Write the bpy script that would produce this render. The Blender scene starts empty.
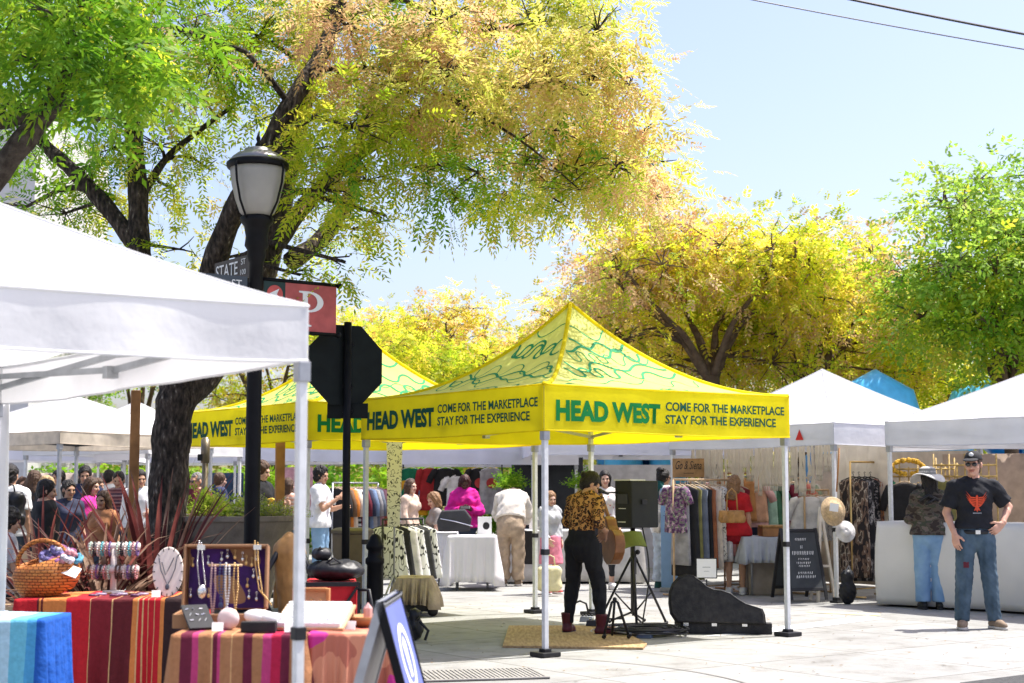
import bpy, math, random
import numpy as np
from mathutils import Vector, Matrix, Euler
R = math.radians
random.seed(7)
S = bpy.context.scene
COL = S.collection
F_PX, CH = 1500.0, 1.46
PITCH = math.atan(145.5 / F_PX)
CP, SP = math.cos(PITCH), math.sin(PITCH)

def P(px, py, D):
    """world point seen at photo pixel (px,py) standing D metres in front of the camera"""
    a, b = px - 512, 341.5 - py
    d = Vector((a, F_PX * CP - b * SP, F_PX * SP + b * CP))
    return Vector((0, 0, CH)) + d * (D / d.y)

def G(px, py):
    """ground point seen at photo pixel"""
    a, b = px - 512, 341.5 - py
    d = Vector((a, F_PX * CP - b * SP, F_PX * SP + b * CP))
    return Vector((0, 0, CH)) + d * (-CH / d.z)

def GX(px, D):
    """ground point at depth D below photo column px"""
    return Vector(((px - 512) * D / F_PX * 1.003, D, 0))

ANG = math.atan2(.596, .803)
E1 = Vector((.803, .596, 0)); E2 = Vector((-.596, .803, 0))

# ------------------------------------------------------------------ materials
MATS = {}
def lin(c):
    return tuple((x / 12.92 if x <= .04045 else ((x + .055) / 1.055) ** 2.4) for x in c)

def mat(name, col, rough=.7, var=.12, scale=8, bump=0, bscale=60, metal=0, transl=0, col2=None, spec=.3, emis=None, sheen=0, bdist=.02):
    if name in MATS: return MATS[name]
    m = bpy.data.materials.new(name); m.use_nodes = True
    nt = m.node_tree; N = nt.nodes; L = nt.links
    b = N['Principled BSDF']; out = N['Material Output']
    tc = N.new('ShaderNodeTexCoord')
    nz = N.new('ShaderNodeTexNoise'); nz.inputs['Scale'].default_value = scale; nz.inputs['Detail'].default_value = 5
    L.new(tc.outputs['Object'], nz.inputs['Vector'])
    rmp = N.new('ShaderNodeValToRGB')
    c = tuple(col)
    lo = tuple(max(0, x * (1 - var)) for x in c); hi = tuple(min(1, x * (1 + var)) for x in c)
    if col2: lo, hi = c, tuple(col2)
    rmp.color_ramp.elements[0].position = .35; rmp.color_ramp.elements[1].position = .65
    rmp.color_ramp.elements[0].color = (*lo, 1); rmp.color_ramp.elements[1].color = (*hi, 1)
    L.new(nz.outputs['Fac'], rmp.inputs['Fac'])
    L.new(rmp.outputs['Color'], b.inputs['Base Color'])
    b.inputs['Roughness'].default_value = rough
    b.inputs['Metallic'].default_value = metal
    b.inputs['Specular IOR Level'].default_value = spec
    if sheen: b.inputs['Sheen Weight'].default_value = sheen
    if bump:
        n2 = N.new('ShaderNodeTexNoise'); n2.inputs['Scale'].default_value = bscale; n2.inputs['Detail'].default_value = 4
        L.new(tc.outputs['Object'], n2.inputs['Vector'])
        bp = N.new('ShaderNodeBump'); bp.inputs['Strength'].default_value = bump; bp.inputs['Distance'].default_value = bdist
        L.new(n2.outputs['Fac'], bp.inputs['Height']); L.new(bp.outputs['Normal'], b.inputs['Normal'])
    if transl:
        t = N.new('ShaderNodeBsdfTranslucent'); L.new(rmp.outputs['Color'], t.inputs['Color'])
        mx = N.new('ShaderNodeMixShader'); mx.inputs[0].default_value = transl
        L.new(b.outputs[0], mx.inputs[1]); L.new(t.outputs[0], mx.inputs[2]); L.new(mx.outputs[0], out.inputs['Surface'])
    m['rmp'] = rmp.name
    MATS[name] = m
    return m

def nodes_of(m):
    nt = m.node_tree
    return nt, nt.nodes, nt.links, nt.nodes['Principled BSDF']

def ramp(N, fac, stops, L, interp='LINEAR'):
    r = N.new('ShaderNodeValToRGB'); r.color_ramp.interpolation = interp
    while len(r.color_ramp.elements) < len(stops): r.color_ramp.elements.new(.5)
    for e, (p, c) in zip(r.color_ramp.elements, stops):
        e.position = p; e.color = (*c, 1)
    L.new(fac, r.inputs['Fac'])
    return r

def set_color_out(m, sock):
    """drive base colour (and translucent colour) of m from sock"""
    nt, N, L, b = nodes_of(m)
    L.new(sock, b.inputs['Base Color'])
    for n in N:
        if n.type == 'BSDF_TRANSLUCENT': L.new(sock, n.inputs['Color'])

def tex_coord(m, kind='Object', scale=None, rot=None, loc=None):
    nt, N, L, b = nodes_of(m)
    tc = N.new('ShaderNodeTexCoord'); mp = N.new('ShaderNodeMapping')
    if scale: mp.inputs['Scale'].default_value = scale
    if rot: mp.inputs['Rotation'].default_value = rot
    if loc: mp.inputs['Location'].default_value = loc
    L.new(tc.outputs[kind], mp.inputs['Vector'])
    return mp.outputs['Vector']

def stripes_mat(name, cols, axis=0, period=1.0, transl=0, rough=.85, offset=0, warp=.01):
    """woven cloth in stripes: cols = [(width, colour)...] repeated over `period` metres along an axis of object space"""
    m = mat(name, (.5, .5, .5), rough=rough, transl=transl, bump=.7, bscale=11, bdist=.03)
    nt, N, L, b = nodes_of(m)
    v = tex_coord(m)
    nz = N.new('ShaderNodeTexNoise'); nz.inputs['Scale'].default_value = 5; L.new(v, nz.inputs['Vector'])
    sx = N.new('ShaderNodeSeparateXYZ'); L.new(v, sx.inputs[0])
    ad = N.new('ShaderNodeMath'); ad.operation = 'MULTIPLY_ADD'; L.new(nz.outputs['Fac'], ad.inputs[0]); ad.inputs[1].default_value = warp
    L.new(sx.outputs[axis], ad.inputs[2])
    dv = N.new('ShaderNodeMath'); dv.operation = 'MULTIPLY_ADD'; dv.inputs[1].default_value = 1 / period; dv.inputs[2].default_value = offset
    L.new(ad.outputs[0], dv.inputs[0])
    fr = N.new('ShaderNodeMath'); fr.operation = 'FRACT'; L.new(dv.outputs[0], fr.inputs[0])
    tot = sum(w for w, c in cols); acc = 0; st = []
    for w, c in cols:
        st.append((acc / tot, c)); acc += w
    r = ramp(N, fr.outputs[0], st, L, 'CONSTANT')
    mx = N.new('ShaderNodeMixRGB'); mx.blend_type = 'MULTIPLY'; mx.inputs[0].default_value = .35
    n2 = N.new('ShaderNodeTexNoise'); n2.inputs['Scale'].default_value = 40; n2.inputs['Detail'].default_value = 6; L.new(v, n2.inputs['Vector'])
    r2 = ramp(N, n2.outputs['Fac'], [(.3, (.55, .55, .55)), (.65, (1, 1, 1))], L)
    L.new(r.outputs[0], mx.inputs[1]); L.new(r2.outputs[0], mx.inputs[2])
    set_color_out(m, mx.outputs[0])
    return m

def spots_mat(name, base, spot, ring=None, scale=40, thr=.35, rough=.8, transl=0, noise=0.0):
    m = mat(name, base, rough=rough, transl=transl)
    nt, N, L, b = nodes_of(m)
    v = tex_coord(m)
    vo = N.new('ShaderNodeTexVoronoi'); vo.inputs['Scale'].default_value = scale
    if noise:
        nz = N.new('ShaderNodeTexNoise'); nz.inputs['Scale'].default_value = scale * .8; L.new(v, nz.inputs['Vector'])
        ma = N.new('ShaderNodeVectorMath'); ma.operation = 'MULTIPLY_ADD'; L.new(nz.outputs['Color'], ma.inputs[0])
        ma.inputs[1].default_value = (noise,) * 3; L.new(v, ma.inputs[2]); L.new(ma.outputs[0], vo.inputs['Vector'])
    else: L.new(v, vo.inputs['Vector'])
    st = [(0, spot), (thr, base)] if ring is None else [(0, ring), (thr * .55, spot), (thr, base)]
    r = ramp(N, vo.outputs['Distance'], st, L, 'CONSTANT')
    set_color_out(m, r.outputs[0])
    return m

def bands_mat(name, stops, scale=12, rough=.8, detail=2, stretch=None, transl=0):
    """blotchy print: noise cut into flat colours"""
    m = mat(name, stops[0][1], rough=rough, transl=transl)
    nt, N, L, b = nodes_of(m)
    v = tex_coord(m, scale=stretch)
    nz = N.new('ShaderNodeTexNoise'); nz.inputs['Scale'].default_value = scale; nz.inputs['Detail'].default_value = detail
    L.new(v, nz.inputs['Vector'])
    r = ramp(N, nz.outputs['Fac'], stops, L, 'CONSTANT')
    set_color_out(m, r.outputs[0])
    return m

# ------------------------------------------------------------------ objects
def link(o, parent=None):
    COL.objects.link(o)
    if parent is not None: o.parent = parent
    return o

def tag(o, label, cat, group=None, kind=None):
    o['label'] = label; o['category'] = cat
    if group: o['group'] = group
    if kind: o['kind'] = kind
    return o

def thing(name, label, cat, loc=(0, 0, 0), rz=0, group=None):
    o = bpy.data.objects.new(name, None); o.empty_display_size = .2
    o.location = loc; o.rotation_euler = (0, 0, rz)
    link(o); return tag(o, label, cat, group)

def copy_thing(root, loc=None, rz=None, label=None, group=None):
    def cp(o, par):
        c = o.copy(); COL.objects.link(c)
        c.parent = par
        for ch in [x for x in bpy.data.objects if x.parent == o]: cp(ch, c)
        return c
    c = cp(root, None)
    if loc is not None: c.location = loc
    if rz is not None: c.rotation_euler = (0, 0, rz)
    if label: c['label'] = label
    if group: c['group'] = group
    return c

def mesh_np(name, V, Q, mi, mats, parent=None, smooth=False):
    V = np.asarray(V, np.float32); Q = np.asarray(Q, np.int32)
    me = bpy.data.meshes.new(name)
    me.vertices.add(len(V)); me.vertices.foreach_set('co', V.ravel())
    k = Q.shape[1]
    me.loops.add(Q.size); me.loops.foreach_set('vertex_index', Q.ravel())
    me.polygons.add(len(Q))
    me.polygons.foreach_set('loop_start', np.arange(0, Q.size, k, dtype=np.int32))
    try: me.polygons.foreach_set('loop_total', np.full(len(Q), k, np.int32))
    except Exception: pass
    if mi is not None: me.polygons.foreach_set('material_index', np.asarray(mi, np.int32))
    me.update(calc_edges=True)
    if smooth: me.polygons.foreach_set('use_smooth', np.ones(len(Q), bool))
    for m in mats: me.materials.append(m)
    me.update()
    return link(bpy.data.objects.new(name, me), parent)

def rotm(rx=0, ry=0, rz=0):
    return Euler((rx, ry, rz)).to_matrix()

class MB:
    def __init__(s): s.v = []; s.f = []; s.m = []
    def add(s, vs, fs, mi=0):
        o = len(s.v); s.v.extend([tuple(x) for x in vs]); s.f.extend([tuple(i + o for i in f) for f in fs]); s.m.extend([mi] * len(fs)); return s
    def box(s, c, size, rot=None, mi=0, taper=1):
        hx, hy, hz = [x / 2 for x in size]; vs = []
        for z in (-hz, hz):
            k = taper if z > 0 else 1
            for x, y in ((-hx, -hy), (hx, -hy), (hx, hy), (-hx, hy)): vs.append(Vector((x * k, y * k, z)))
        if rot: vs = [rot @ v for v in vs]
        c = Vector(c); vs = [v + c for v in vs]
        return s.add(vs, [(3, 2, 1, 0), (4, 5, 6, 7), (0, 1, 5, 4), (1, 2, 6, 5), (2, 3, 7, 6), (3, 0, 4, 7)], mi)
    def bar(s, a, b, w, h=None, mi=0, up=(0, 0, 1)):
        a, b = Vector(a), Vector(b); d = b - a; h = h or w
        z = d.normalized(); u = Vector(up)
        if abs(z.dot(u)) > .98: u = Vector((0, 1, 0))
        x = z.cross(u).normalized(); y = x.cross(z)
        M = Matrix((x, z, y)).transposed()
        return s.box((a + b) / 2, (w, d.length, h), M, mi)
    def tube(s, pts, rad, n=8, mi=0, cap=True, closed=False):
        pts = [Vector(p) for p in pts]; k = len(pts)
        if not hasattr(rad, '__len__'): rad = [rad] * k
        vs = []; prev = None
        for i, p in enumerate(pts):
            if closed: t = pts[(i + 1) % k] - pts[i - 1]
            else: t = pts[min(i + 1, k - 1)] - pts[max(i - 1, 0)]
            t = t.normalized() if t.length > 1e-9 else Vector((0, 0, 1))
            if prev is None:
                u = Vector((0, 0, 1)) if abs(t.z) < .9 else Vector((1, 0, 0))
                x = t.cross(u).normalized()
            else:
                x = prev - t * prev.dot(t)
                x = x.normalized() if x.length > 1e-6 else t.orthogonal().normalized()
            prev = x; y = t.cross(x)
            for j in range(n):
                a = 2 * math.pi * j / n
                vs.append(p + (x * math.cos(a) + y * math.sin(a)) * rad[i])
        fs = []
        for i in range(k if closed else k - 1):
            i2 = (i + 1) % k
            for j in range(n):
                j2 = (j + 1) % n
                fs.append((i * n + j, i * n + j2, i2 * n + j2, i2 * n + j))
        if cap and not closed:
            fs.append(tuple(range(n - 1, -1, -1))); fs.append(tuple((k - 1) * n + j for j in range(n)))
        return s.add(vs, fs, mi)
    def lathe(s, prof, c=(0, 0, 0), n=24, mi=0, rot=None, sx=1, sy=1, cap=True):
        c = Vector(c); vs = []
        for r, z in prof:
            for j in range(n):
                a = 2 * math.pi * j / n
                v = Vector((r * sx * math.cos(a), r * sy * math.sin(a), z))
                vs.append((rot @ v if rot else v) + c)
        fs = []
        for i in range(len(prof) - 1):
            for j in range(n):
                j2 = (j + 1) % n
                fs.append((i * n + j, i * n + j2, (i + 1) * n + j2, (i + 1) * n + j))
        if cap:
            if prof[0][0] > 1e-4: fs.append(tuple(range(n - 1, -1, -1)))
            if prof[-1][0] > 1e-4: fs.append(tuple((len(prof) - 1) * n + j for j in range(n)))
        return s.add(vs, fs, mi)
    def ball(s, c, r, n=10, mi=0, sq=(1, 1, 1), rot=None):
        c = Vector(c); vs = []; k = n // 2 + 1
        for i in range(k + 1):
            th = math.pi * i / k
            for j in range(n):
                a = 2 * math.pi * j / n
                v = Vector((math.sin(th) * math.cos(a) * sq[0], math.sin(th) * math.sin(a) * sq[1], -math.cos(th) * sq[2])) * r
                vs.append((rot @ v if rot else v) + c)
        fs = [(i * n + j, i * n + (j + 1) % n, (i + 1) * n + (j + 1) % n, (i + 1) * n + j) for i in range(k) for j in range(n)]
        return s.add(vs, fs, mi)
    def torus(s, c, r, t, n=20, m=8, mi=0, rot=None, sq=(1, 1)):
        c = Vector(c); pts = []
        for i in range(n):
            a = 2 * math.pi * i / n
            v = Vector((r * math.cos(a) * sq[0], r * math.sin(a) * sq[1], 0)); pts.append((rot @ v if rot else v) + c)
        return s.tube(pts, t, m, mi, closed=True)
    def grid(s, fn, nu, nv, mi=0):
        vs = [fn(i / nu, j / nv) for j in range(nv + 1) for i in range(nu + 1)]
        fs = [(j * (nu + 1) + i, j * (nu + 1) + i + 1, (j + 1) * (nu + 1) + i + 1, (j + 1) * (nu + 1) + i) for j in range(nv) for i in range(nu)]
        return s.add(vs, fs, mi)
    def prism(s, outline, th, M=None, mi=0, inset=0):
        """2-D outline (x,z) extruded along y from -th/2 to th/2"""
        n = len(outline); vs = []
        cx = sum(p[0] for p in outline) / n; cz = sum(p[1] for p in outline) / n
        rings = [(-th / 2, 1)] if not inset else [(-th / 2, 1 - inset), (-th / 2 + th * .22, 1)]
        rings += [(th / 2, 1)] if not inset else [(th / 2 - th * .22, 1), (th / 2, 1 - inset)]
        for y, k in rings:
            for x, z in outline: vs.append(Vector((cx + (x - cx) * k, y, cz + (z - cz) * k)))
        if M: vs = [M @ v for v in vs]
        fs = []
        for r in range(len(rings) - 1):
            for j in range(n):
                j2 = (j + 1) % n
                fs.append((r * n + j, r * n + j2, (r + 1) * n + j2, (r + 1) * n + j))
        fs.append(tuple(range(n - 1, -1, -1))); fs.append(tuple((len(rings) - 1) * n + j for j in range(n)))
        return s.add(vs, fs, mi)
    def build(s, name, mats, parent=None, smooth=False, bevel=0, solid=0, sub=0):
        if not isinstance(mats, (list, tuple)): mats = [mats]
        me = bpy.data.meshes.new(name)
        me.from_pydata(s.v, [], s.f)
        me.polygons.foreach_set('material_index', s.m)
        if smooth: me.polygons.foreach_set('use_smooth', [True] * len(s.f))
        for m in mats: me.materials.append(m)
        me.update()
        o = link(bpy.data.objects.new(name, me), parent)
        if solid:
            md = o.modifiers.new('solid', 'SOLIDIFY'); md.thickness = solid; md.offset = 0
        if bevel:
            md = o.modifiers.new('bevel', 'BEVEL'); md.width = bevel; md.segments = 2; md.limit_method = 'ANGLE'
        if sub:
            md = o.modifiers.new('sub', 'SUBSURF'); md.levels = sub; md.render_levels = sub
        return o

def text(body, width, height, M, m, parent, bold=0, depth=.002, name='lettering', shear=0, align_left=True):
    """lettering fitted to width x height; M places its lower-left corner, x along the line, y up, z out of the surface"""
    cu = bpy.data.curves.new(name, 'FONT'); cu.body = body; cu.size = 1; cu.offset = bold; cu.extrude = 0.0; cu.shear = shear
    cu.resolution_u = 3
    o = bpy.data.objects.new(name, cu); COL.objects.link(o)
    dg = bpy.context.evaluated_depsgraph_get(); ev = o.evaluated_get(dg)
    me = bpy.data.meshes.new_from_object(ev)
    bpy.data.objects.remove(o)
    V = np.empty(len(me.vertices) * 3, np.float32); me.vertices.foreach_get('co', V); V = V.reshape(-1, 3)
    lo, hi = V.min(0), V.max(0); e = np.maximum(hi - lo, 1e-6)
    V[:, 0] = (V[:, 0] - lo[0]) / e[0] * width; V[:, 1] = (V[:, 1] - lo[1]) / e[1] * height; V[:, 2] = depth
    Mn = np.array(M)
    V = V @ Mn[:3, :3].T + Mn[:3, 3]
    me.vertices.foreach_set('co', V.astype(np.float32).ravel()); me.materials.clear(); me.materials.append(m); me.update()
    o2 = bpy.data.objects.new(name, me)
    return link(o2, parent)

def frame(o, x, y):
    """4x4 from origin and two directions"""
    x = Vector(x).normalized(); y = Vector(y); y = (y - x * x.dot(y)).normalized(); z = x.cross(y)
    M = Matrix((x, y, z)).transposed().to_4x4(); M.translation = Vector(o); return M

# ------------------------------------------------------------------ implicit surfaces for bodies and clothes
def surface_nets(Fv, org, res):
    s = Fv < 0
    nx, ny, nz = Fv.shape
    c = np.zeros((nx - 1, ny - 1, nz - 1), np.uint8)
    for dx in (0, 1):
        for dy in (0, 1):
            for dz in (0, 1):
                c += s[dx:nx - 1 + dx, dy:ny - 1 + dy, dz:nz - 1 + dz]
    act = (c > 0) & (c < 8)
    idx = np.argwhere(act)
    if len(idx) == 0: return None
    vid = np.full(act.shape, -1, np.int32); vid[act] = np.arange(len(idx))
    corners = np.array([(x, y, z) for x in (0, 1) for y in (0, 1) for z in (0, 1)])
    vals = np.stack([Fv[idx[:, 0] + a, idx[:, 1] + b, idx[:, 2] + d] for a, b, d in corners], 1)
    acc = np.zeros((len(idx), 3)); cnt = np.zeros(len(idx))
    for i in range(8):
        for j in range(i + 1, 8):
            if np.abs(corners[i] - corners[j]).sum() != 1: continue
            a, b = vals[:, i], vals[:, j]
            m = (a < 0) != (b < 0)
            t = np.where(m, a / np.where(m, a - b, 1), 0)
            acc += m[:, None] * (corners[i] + t[:, None] * (corners[j] - corners[i])); cnt += m
    V = (idx + acc / cnt[:, None]) * res + org
    quads = []
    for ax in range(3):
        sl0 = [slice(None)] * 3; sl1 = [slice(None)] * 3
        sl0[ax] = slice(0, -1); sl1[ax] = slice(1, None)
        a = s[tuple(sl0)]; b = s[tuple(sl1)]
        e = np.argwhere(a != b)
        o1, o2 = [(1, 2), (2, 0), (0, 1)][ax]
        ok = (e[:, o1] > 0) & (e[:, o2] > 0) & (e[:, o1] < Fv.shape[o1] - 1) & (e[:, o2] < Fv.shape[o2] - 1)
        e = e[ok]
        inside = a[e[:, 0], e[:, 1], e[:, 2]]
        def cell(d1, d2):
            q = e.copy(); q[:, o1] -= d1; q[:, o2] -= d2
            return vid[q[:, 0], q[:, 1], q[:, 2]]
        q = np.stack([cell(1, 1), cell(0, 1), cell(0, 0), cell(1, 0)], 1)
        q[~inside] = q[~inside][:, ::-1]
        quads.append(q)
    return V, np.concatenate(quads), idx

class SDF:
    def __init__(s): s.pr = []; s.cut = []; s.sub = []; s.wr = None
    def cone(s, a, b, ra, rb, k=.02, lab=0, n=None, sq=1, cap=False):
        s.pr.append(('c', np.array(a, float), np.array(b, float), ra, rb, k, lab, None if n is None else np.array(n, float), sq, cap)); return s
    def ell(s, c, r, k=.02, lab=0, rot=None):
        s.pr.append(('e', np.array(c, float), np.array(r, float), None if rot is None else np.array(rot), 0, k, lab, None, 1, False)); return s
    def minus(s, c, r, rot=None, box=False):
        s.sub.append((np.array(c, float), np.array(r, float), None if rot is None else np.array(rot), box)); return s
    def plane(s, p, n):
        """keep the side n points away from"""
        s.cut.append((np.array(p, float), np.array(n, float) / np.linalg.norm(n))); return s
    def mesh(s, res):
        lo = np.full(3, 1e9); hi = -lo; bbs = []
        for q in s.pr:
            if q[0] == 'c':
                r = max(q[3], q[4]); a = np.minimum(q[1], q[2]) - r; b = np.maximum(q[1], q[2]) + r
            else:
                r = q[2].max(); a = q[1] - r; b = q[1] + r
            bbs.append((a, b)); lo = np.minimum(lo, a); hi = np.maximum(hi, b)
        lo = lo - 3 * res; hi = hi + 3 * res
        n = np.ceil((hi - lo) / res).astype(int) + 1
        Fv = np.full(n, .3, np.float32); Lb = np.zeros(n, np.uint8); best = np.full(n, 9., np.float32)
        ax = [lo[i] + np.arange(n[i]) * res for i in range(3)]
        for q, (a, b) in zip(s.pr, bbs):
            k = q[5]; pad = k + 3 * res
            i0 = np.maximum(((a - pad - lo) / res).astype(int), 0); i1 = np.minimum(((b + pad - lo) / res).astype(int) + 2, n)
            sl = tuple(slice(i0[i], i1[i]) for i in range(3))
            X, Y, Z = np.meshgrid(ax[0][sl[0]], ax[1][sl[1]], ax[2][sl[2]], indexing='ij', sparse=True)
            if q[0] == 'c':
                A, B, ra, rb = q[1:5]; nn, sq = q[7], q[8]
                px, py, pz = X - A[0], Y - A[1], Z - A[2]
                if nn is not None:
                    cc = (px * nn[0] + py * nn[1] + pz * nn[2]) * (1 / sq - 1)
                    px = px + nn[0] * cc; py = py + nn[1] * cc; pz = pz + nn[2] * cc
                d = B - A; l2 = d @ d + 1e-12; ln = math.sqrt(l2)
                t0 = (px * d[0] + py * d[1] + pz * d[2]) / l2
                t = np.clip(t0, 0, 1)
                ds = np.sqrt((px - d[0] * t) ** 2 + (py - d[1] * t) ** 2 + (pz - d[2] * t) ** 2) - (ra + (rb - ra) * t)
                if nn is not None: ds = ds * math.sqrt(sq)
                if q[9]: ds = np.maximum(ds, (t0 - 1) * ln)
            else:
                c, r, M = q[1:4]
                px, py, pz = X - c[0], Y - c[1], Z - c[2]
                if M is not None:
                    px, py, pz = (px * M[0, 0] + py * M[1, 0] + pz * M[2, 0], px * M[0, 1] + py * M[1, 1] + pz * M[2, 1], px * M[0, 2] + py * M[1, 2] + pz * M[2, 2])
                g = np.sqrt((px / r[0]) ** 2 + (py / r[1]) ** 2 + (pz / r[2]) ** 2)
                g2 = np.sqrt((px / r[0] ** 2) ** 2 + (py / r[1] ** 2) ** 2 + (pz / r[2] ** 2) ** 2) + 1e-6
                ds = g * (g - 1) / g2
            ds = ds.astype(np.float32)
            f = Fv[sl]
            h = np.clip(.5 + .5 * (ds - f) / k, 0, 1)
            Fv[sl] = ds * (1 - h) + f * h - k * h * (1 - h)
            bb = best[sl]; mk = ds < bb
            bb[mk] = ds[mk]; Lb[sl][mk] = q[6]
        X, Y, Z = np.meshgrid(ax[0], ax[1], ax[2], indexing='ij', sparse=True)
        if s.wr:
            amp, fr, seed = s.wr; rg = np.random.RandomState(seed)
            w = 0
            for i in range(6):
                kx, ky, kz = rg.normal(size=3) * fr * (1 + .35 * i) * np.array([1, 1, .75])
                w = w + np.sin(X * kx + Y * ky + Z * kz + rg.rand() * 6) / (1 + .35 * i)
            Fv = Fv + (amp * w / 2).astype(np.float32)
        for p, nn in s.cut:
            Fv = np.maximum(Fv, ((X - p[0]) * nn[0] + (Y - p[1]) * nn[1] + (Z - p[2]) * nn[2]).astype(np.float32))
        for c, r, M, box in s.sub:
            px, py, pz = X - c[0], Y - c[1], Z - c[2]
            if M is not None:
                px, py, pz = (px * M[0, 0] + py * M[1, 0] + pz * M[2, 0], px * M[0, 1] + py * M[1, 1] + pz * M[2, 1], px * M[0, 2] + py * M[1, 2] + pz * M[2, 2])
            if box: ds = np.maximum(np.maximum(np.abs(px) - r[0], np.abs(py) - r[1]), np.abs(pz) - r[2])
            else: ds = (np.sqrt((px / r[0]) ** 2 + (py / r[1]) ** 2 + (pz / r[2]) ** 2) - 1) * r.min()
            Fv = np.maximum(Fv, -ds.astype(np.float32))
        Fv = np.ascontiguousarray(Fv)
        Fv[0] = Fv[-1] = .1; Fv[:, 0] = Fv[:, -1] = .1; Fv[:, :, 0] = Fv[:, :, -1] = .1
        out = surface_nets(Fv, lo, res)
        if out is None: return None
        V, Q, idx = out
        ml = Lb[idx[Q[:, 0], 0], idx[Q[:, 0], 1], idx[Q[:, 0], 2]]
        return V, Q, ml
    def build(s, name, mats, parent, res=.012):
        return join_build(name, [s.mesh(res)], mats, parent)

def join_build(name, parts, mats, parent):
    if not isinstance(mats, (list, tuple)): mats = [mats]
    Vs, Qs, Ms, o = [], [], [], 0
    for p in parts:
        if p is None: continue
        V, Q, m = p; Vs.append(V); Qs.append(Q + o); Ms.append(m); o += len(V)
    return mesh_np(name, np.concatenate(Vs), np.concatenate(Qs), np.concatenate(Ms), mats, parent, smooth=True)
# ------------------------------------------------------------------ people
def skin_mats(tone):
    sk = mat('skin_%d' % int(tone[0] * 1000), tone, rough=.55, var=.06, scale=14)
    lp = mat('lips_%d' % int(tone[0] * 1000), (tone[0] * .72, tone[1] * .5, tone[2] * .5), rough=.45)
    ey = mat('eye_dark', (.012, .01, .01), rough=.2)
    return [sk, ey, lp]

JOINTS = dict(pel=(0, 0, .96), wai=(0, .0, 1.10), che=(0, .0, 1.30), nec=(0, .018, 1.455), hed=(0, -.012, 1.625),
    hipL=(.088, 0, .93), kneL=(.098, -.012, .51), ankL=(.102, .02, .085), toeL=(.118, -.14, .035),
    shoL=(.172, .01, 1.40), elbL=(.222, .035, 1.13), wriL=(.232, -.03, .89),
    hipR=(-.088, 0, .93), kneR=(-.098, -.012, .51), ankR=(-.102, .02, .085), toeR=(-.118, -.14, .035),
    shoR=(-.172, .01, 1.40), elbR=(-.222, .035, 1.13), wriR=(-.232, -.03, .89))

def hand_parts(w, d, n, side, curl, s, spread=.15):
    """w wrist, d direction of the fingers, n out of the palm, side = +1/-1 which way the thumb leaves; five separate fingers"""
    w = np.array(w, float); d = np.array(d, float); d /= np.linalg.norm(d)
    n = np.array(n, float); n -= d * (n @ d); n /= np.linalg.norm(n)
    t = np.cross(n, d) * side
    q = SDF()
    q.cone(w - d * .03 * s, w + d * .02 * s, .026 * s, .027 * s, .01, n=n, sq=.75)
    q.cone(w + d * .02 * s, w + d * .075 * s, .034 * s, .039 * s, .015, n=n, sq=.42)
    for i, L in enumerate((.074, .082, .077, .060)):
        off = (.030 - .020 * i) * s
        p = w + d * .083 * s + t * off - d * (.006 * abs(i - 1)) * s
        dd = d * math.cos(.12) + t * spread * (.5 - i / 3.0); dd /= np.linalg.norm(dd)
        r = .0092 * s
        q.cone(p - d * .02 * s, p, r, r, .008)
        ang = 0
        for f, cf in ((.45, .7), (.32, 1.0), (.23, .8)):
            ang += curl * cf
            v = dd * math.cos(ang) + n * math.sin(ang)
            p2 = p + v * L * f * s
            q.cone(p, p2, r, r * .93, .004); p = p2; r *= .93
    p = w + d * .022 * s + t * .028 * s
    v = d * .62 + t * .72 + n * .25 * (1 + curl); v /= np.linalg.norm(v)
    p2 = p + v * .042 * s; q.cone(p - v * .012 * s, p2, .014 * s, .0115 * s, .012)
    v2 = v * .8 + d * .5 + n * .3 * curl; v2 /= np.linalg.norm(v2)
    q.cone(p2, p2 + v2 * .033 * s, .0112 * s, .0095 * s, .005)
    return q.mesh(.0052)

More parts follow.
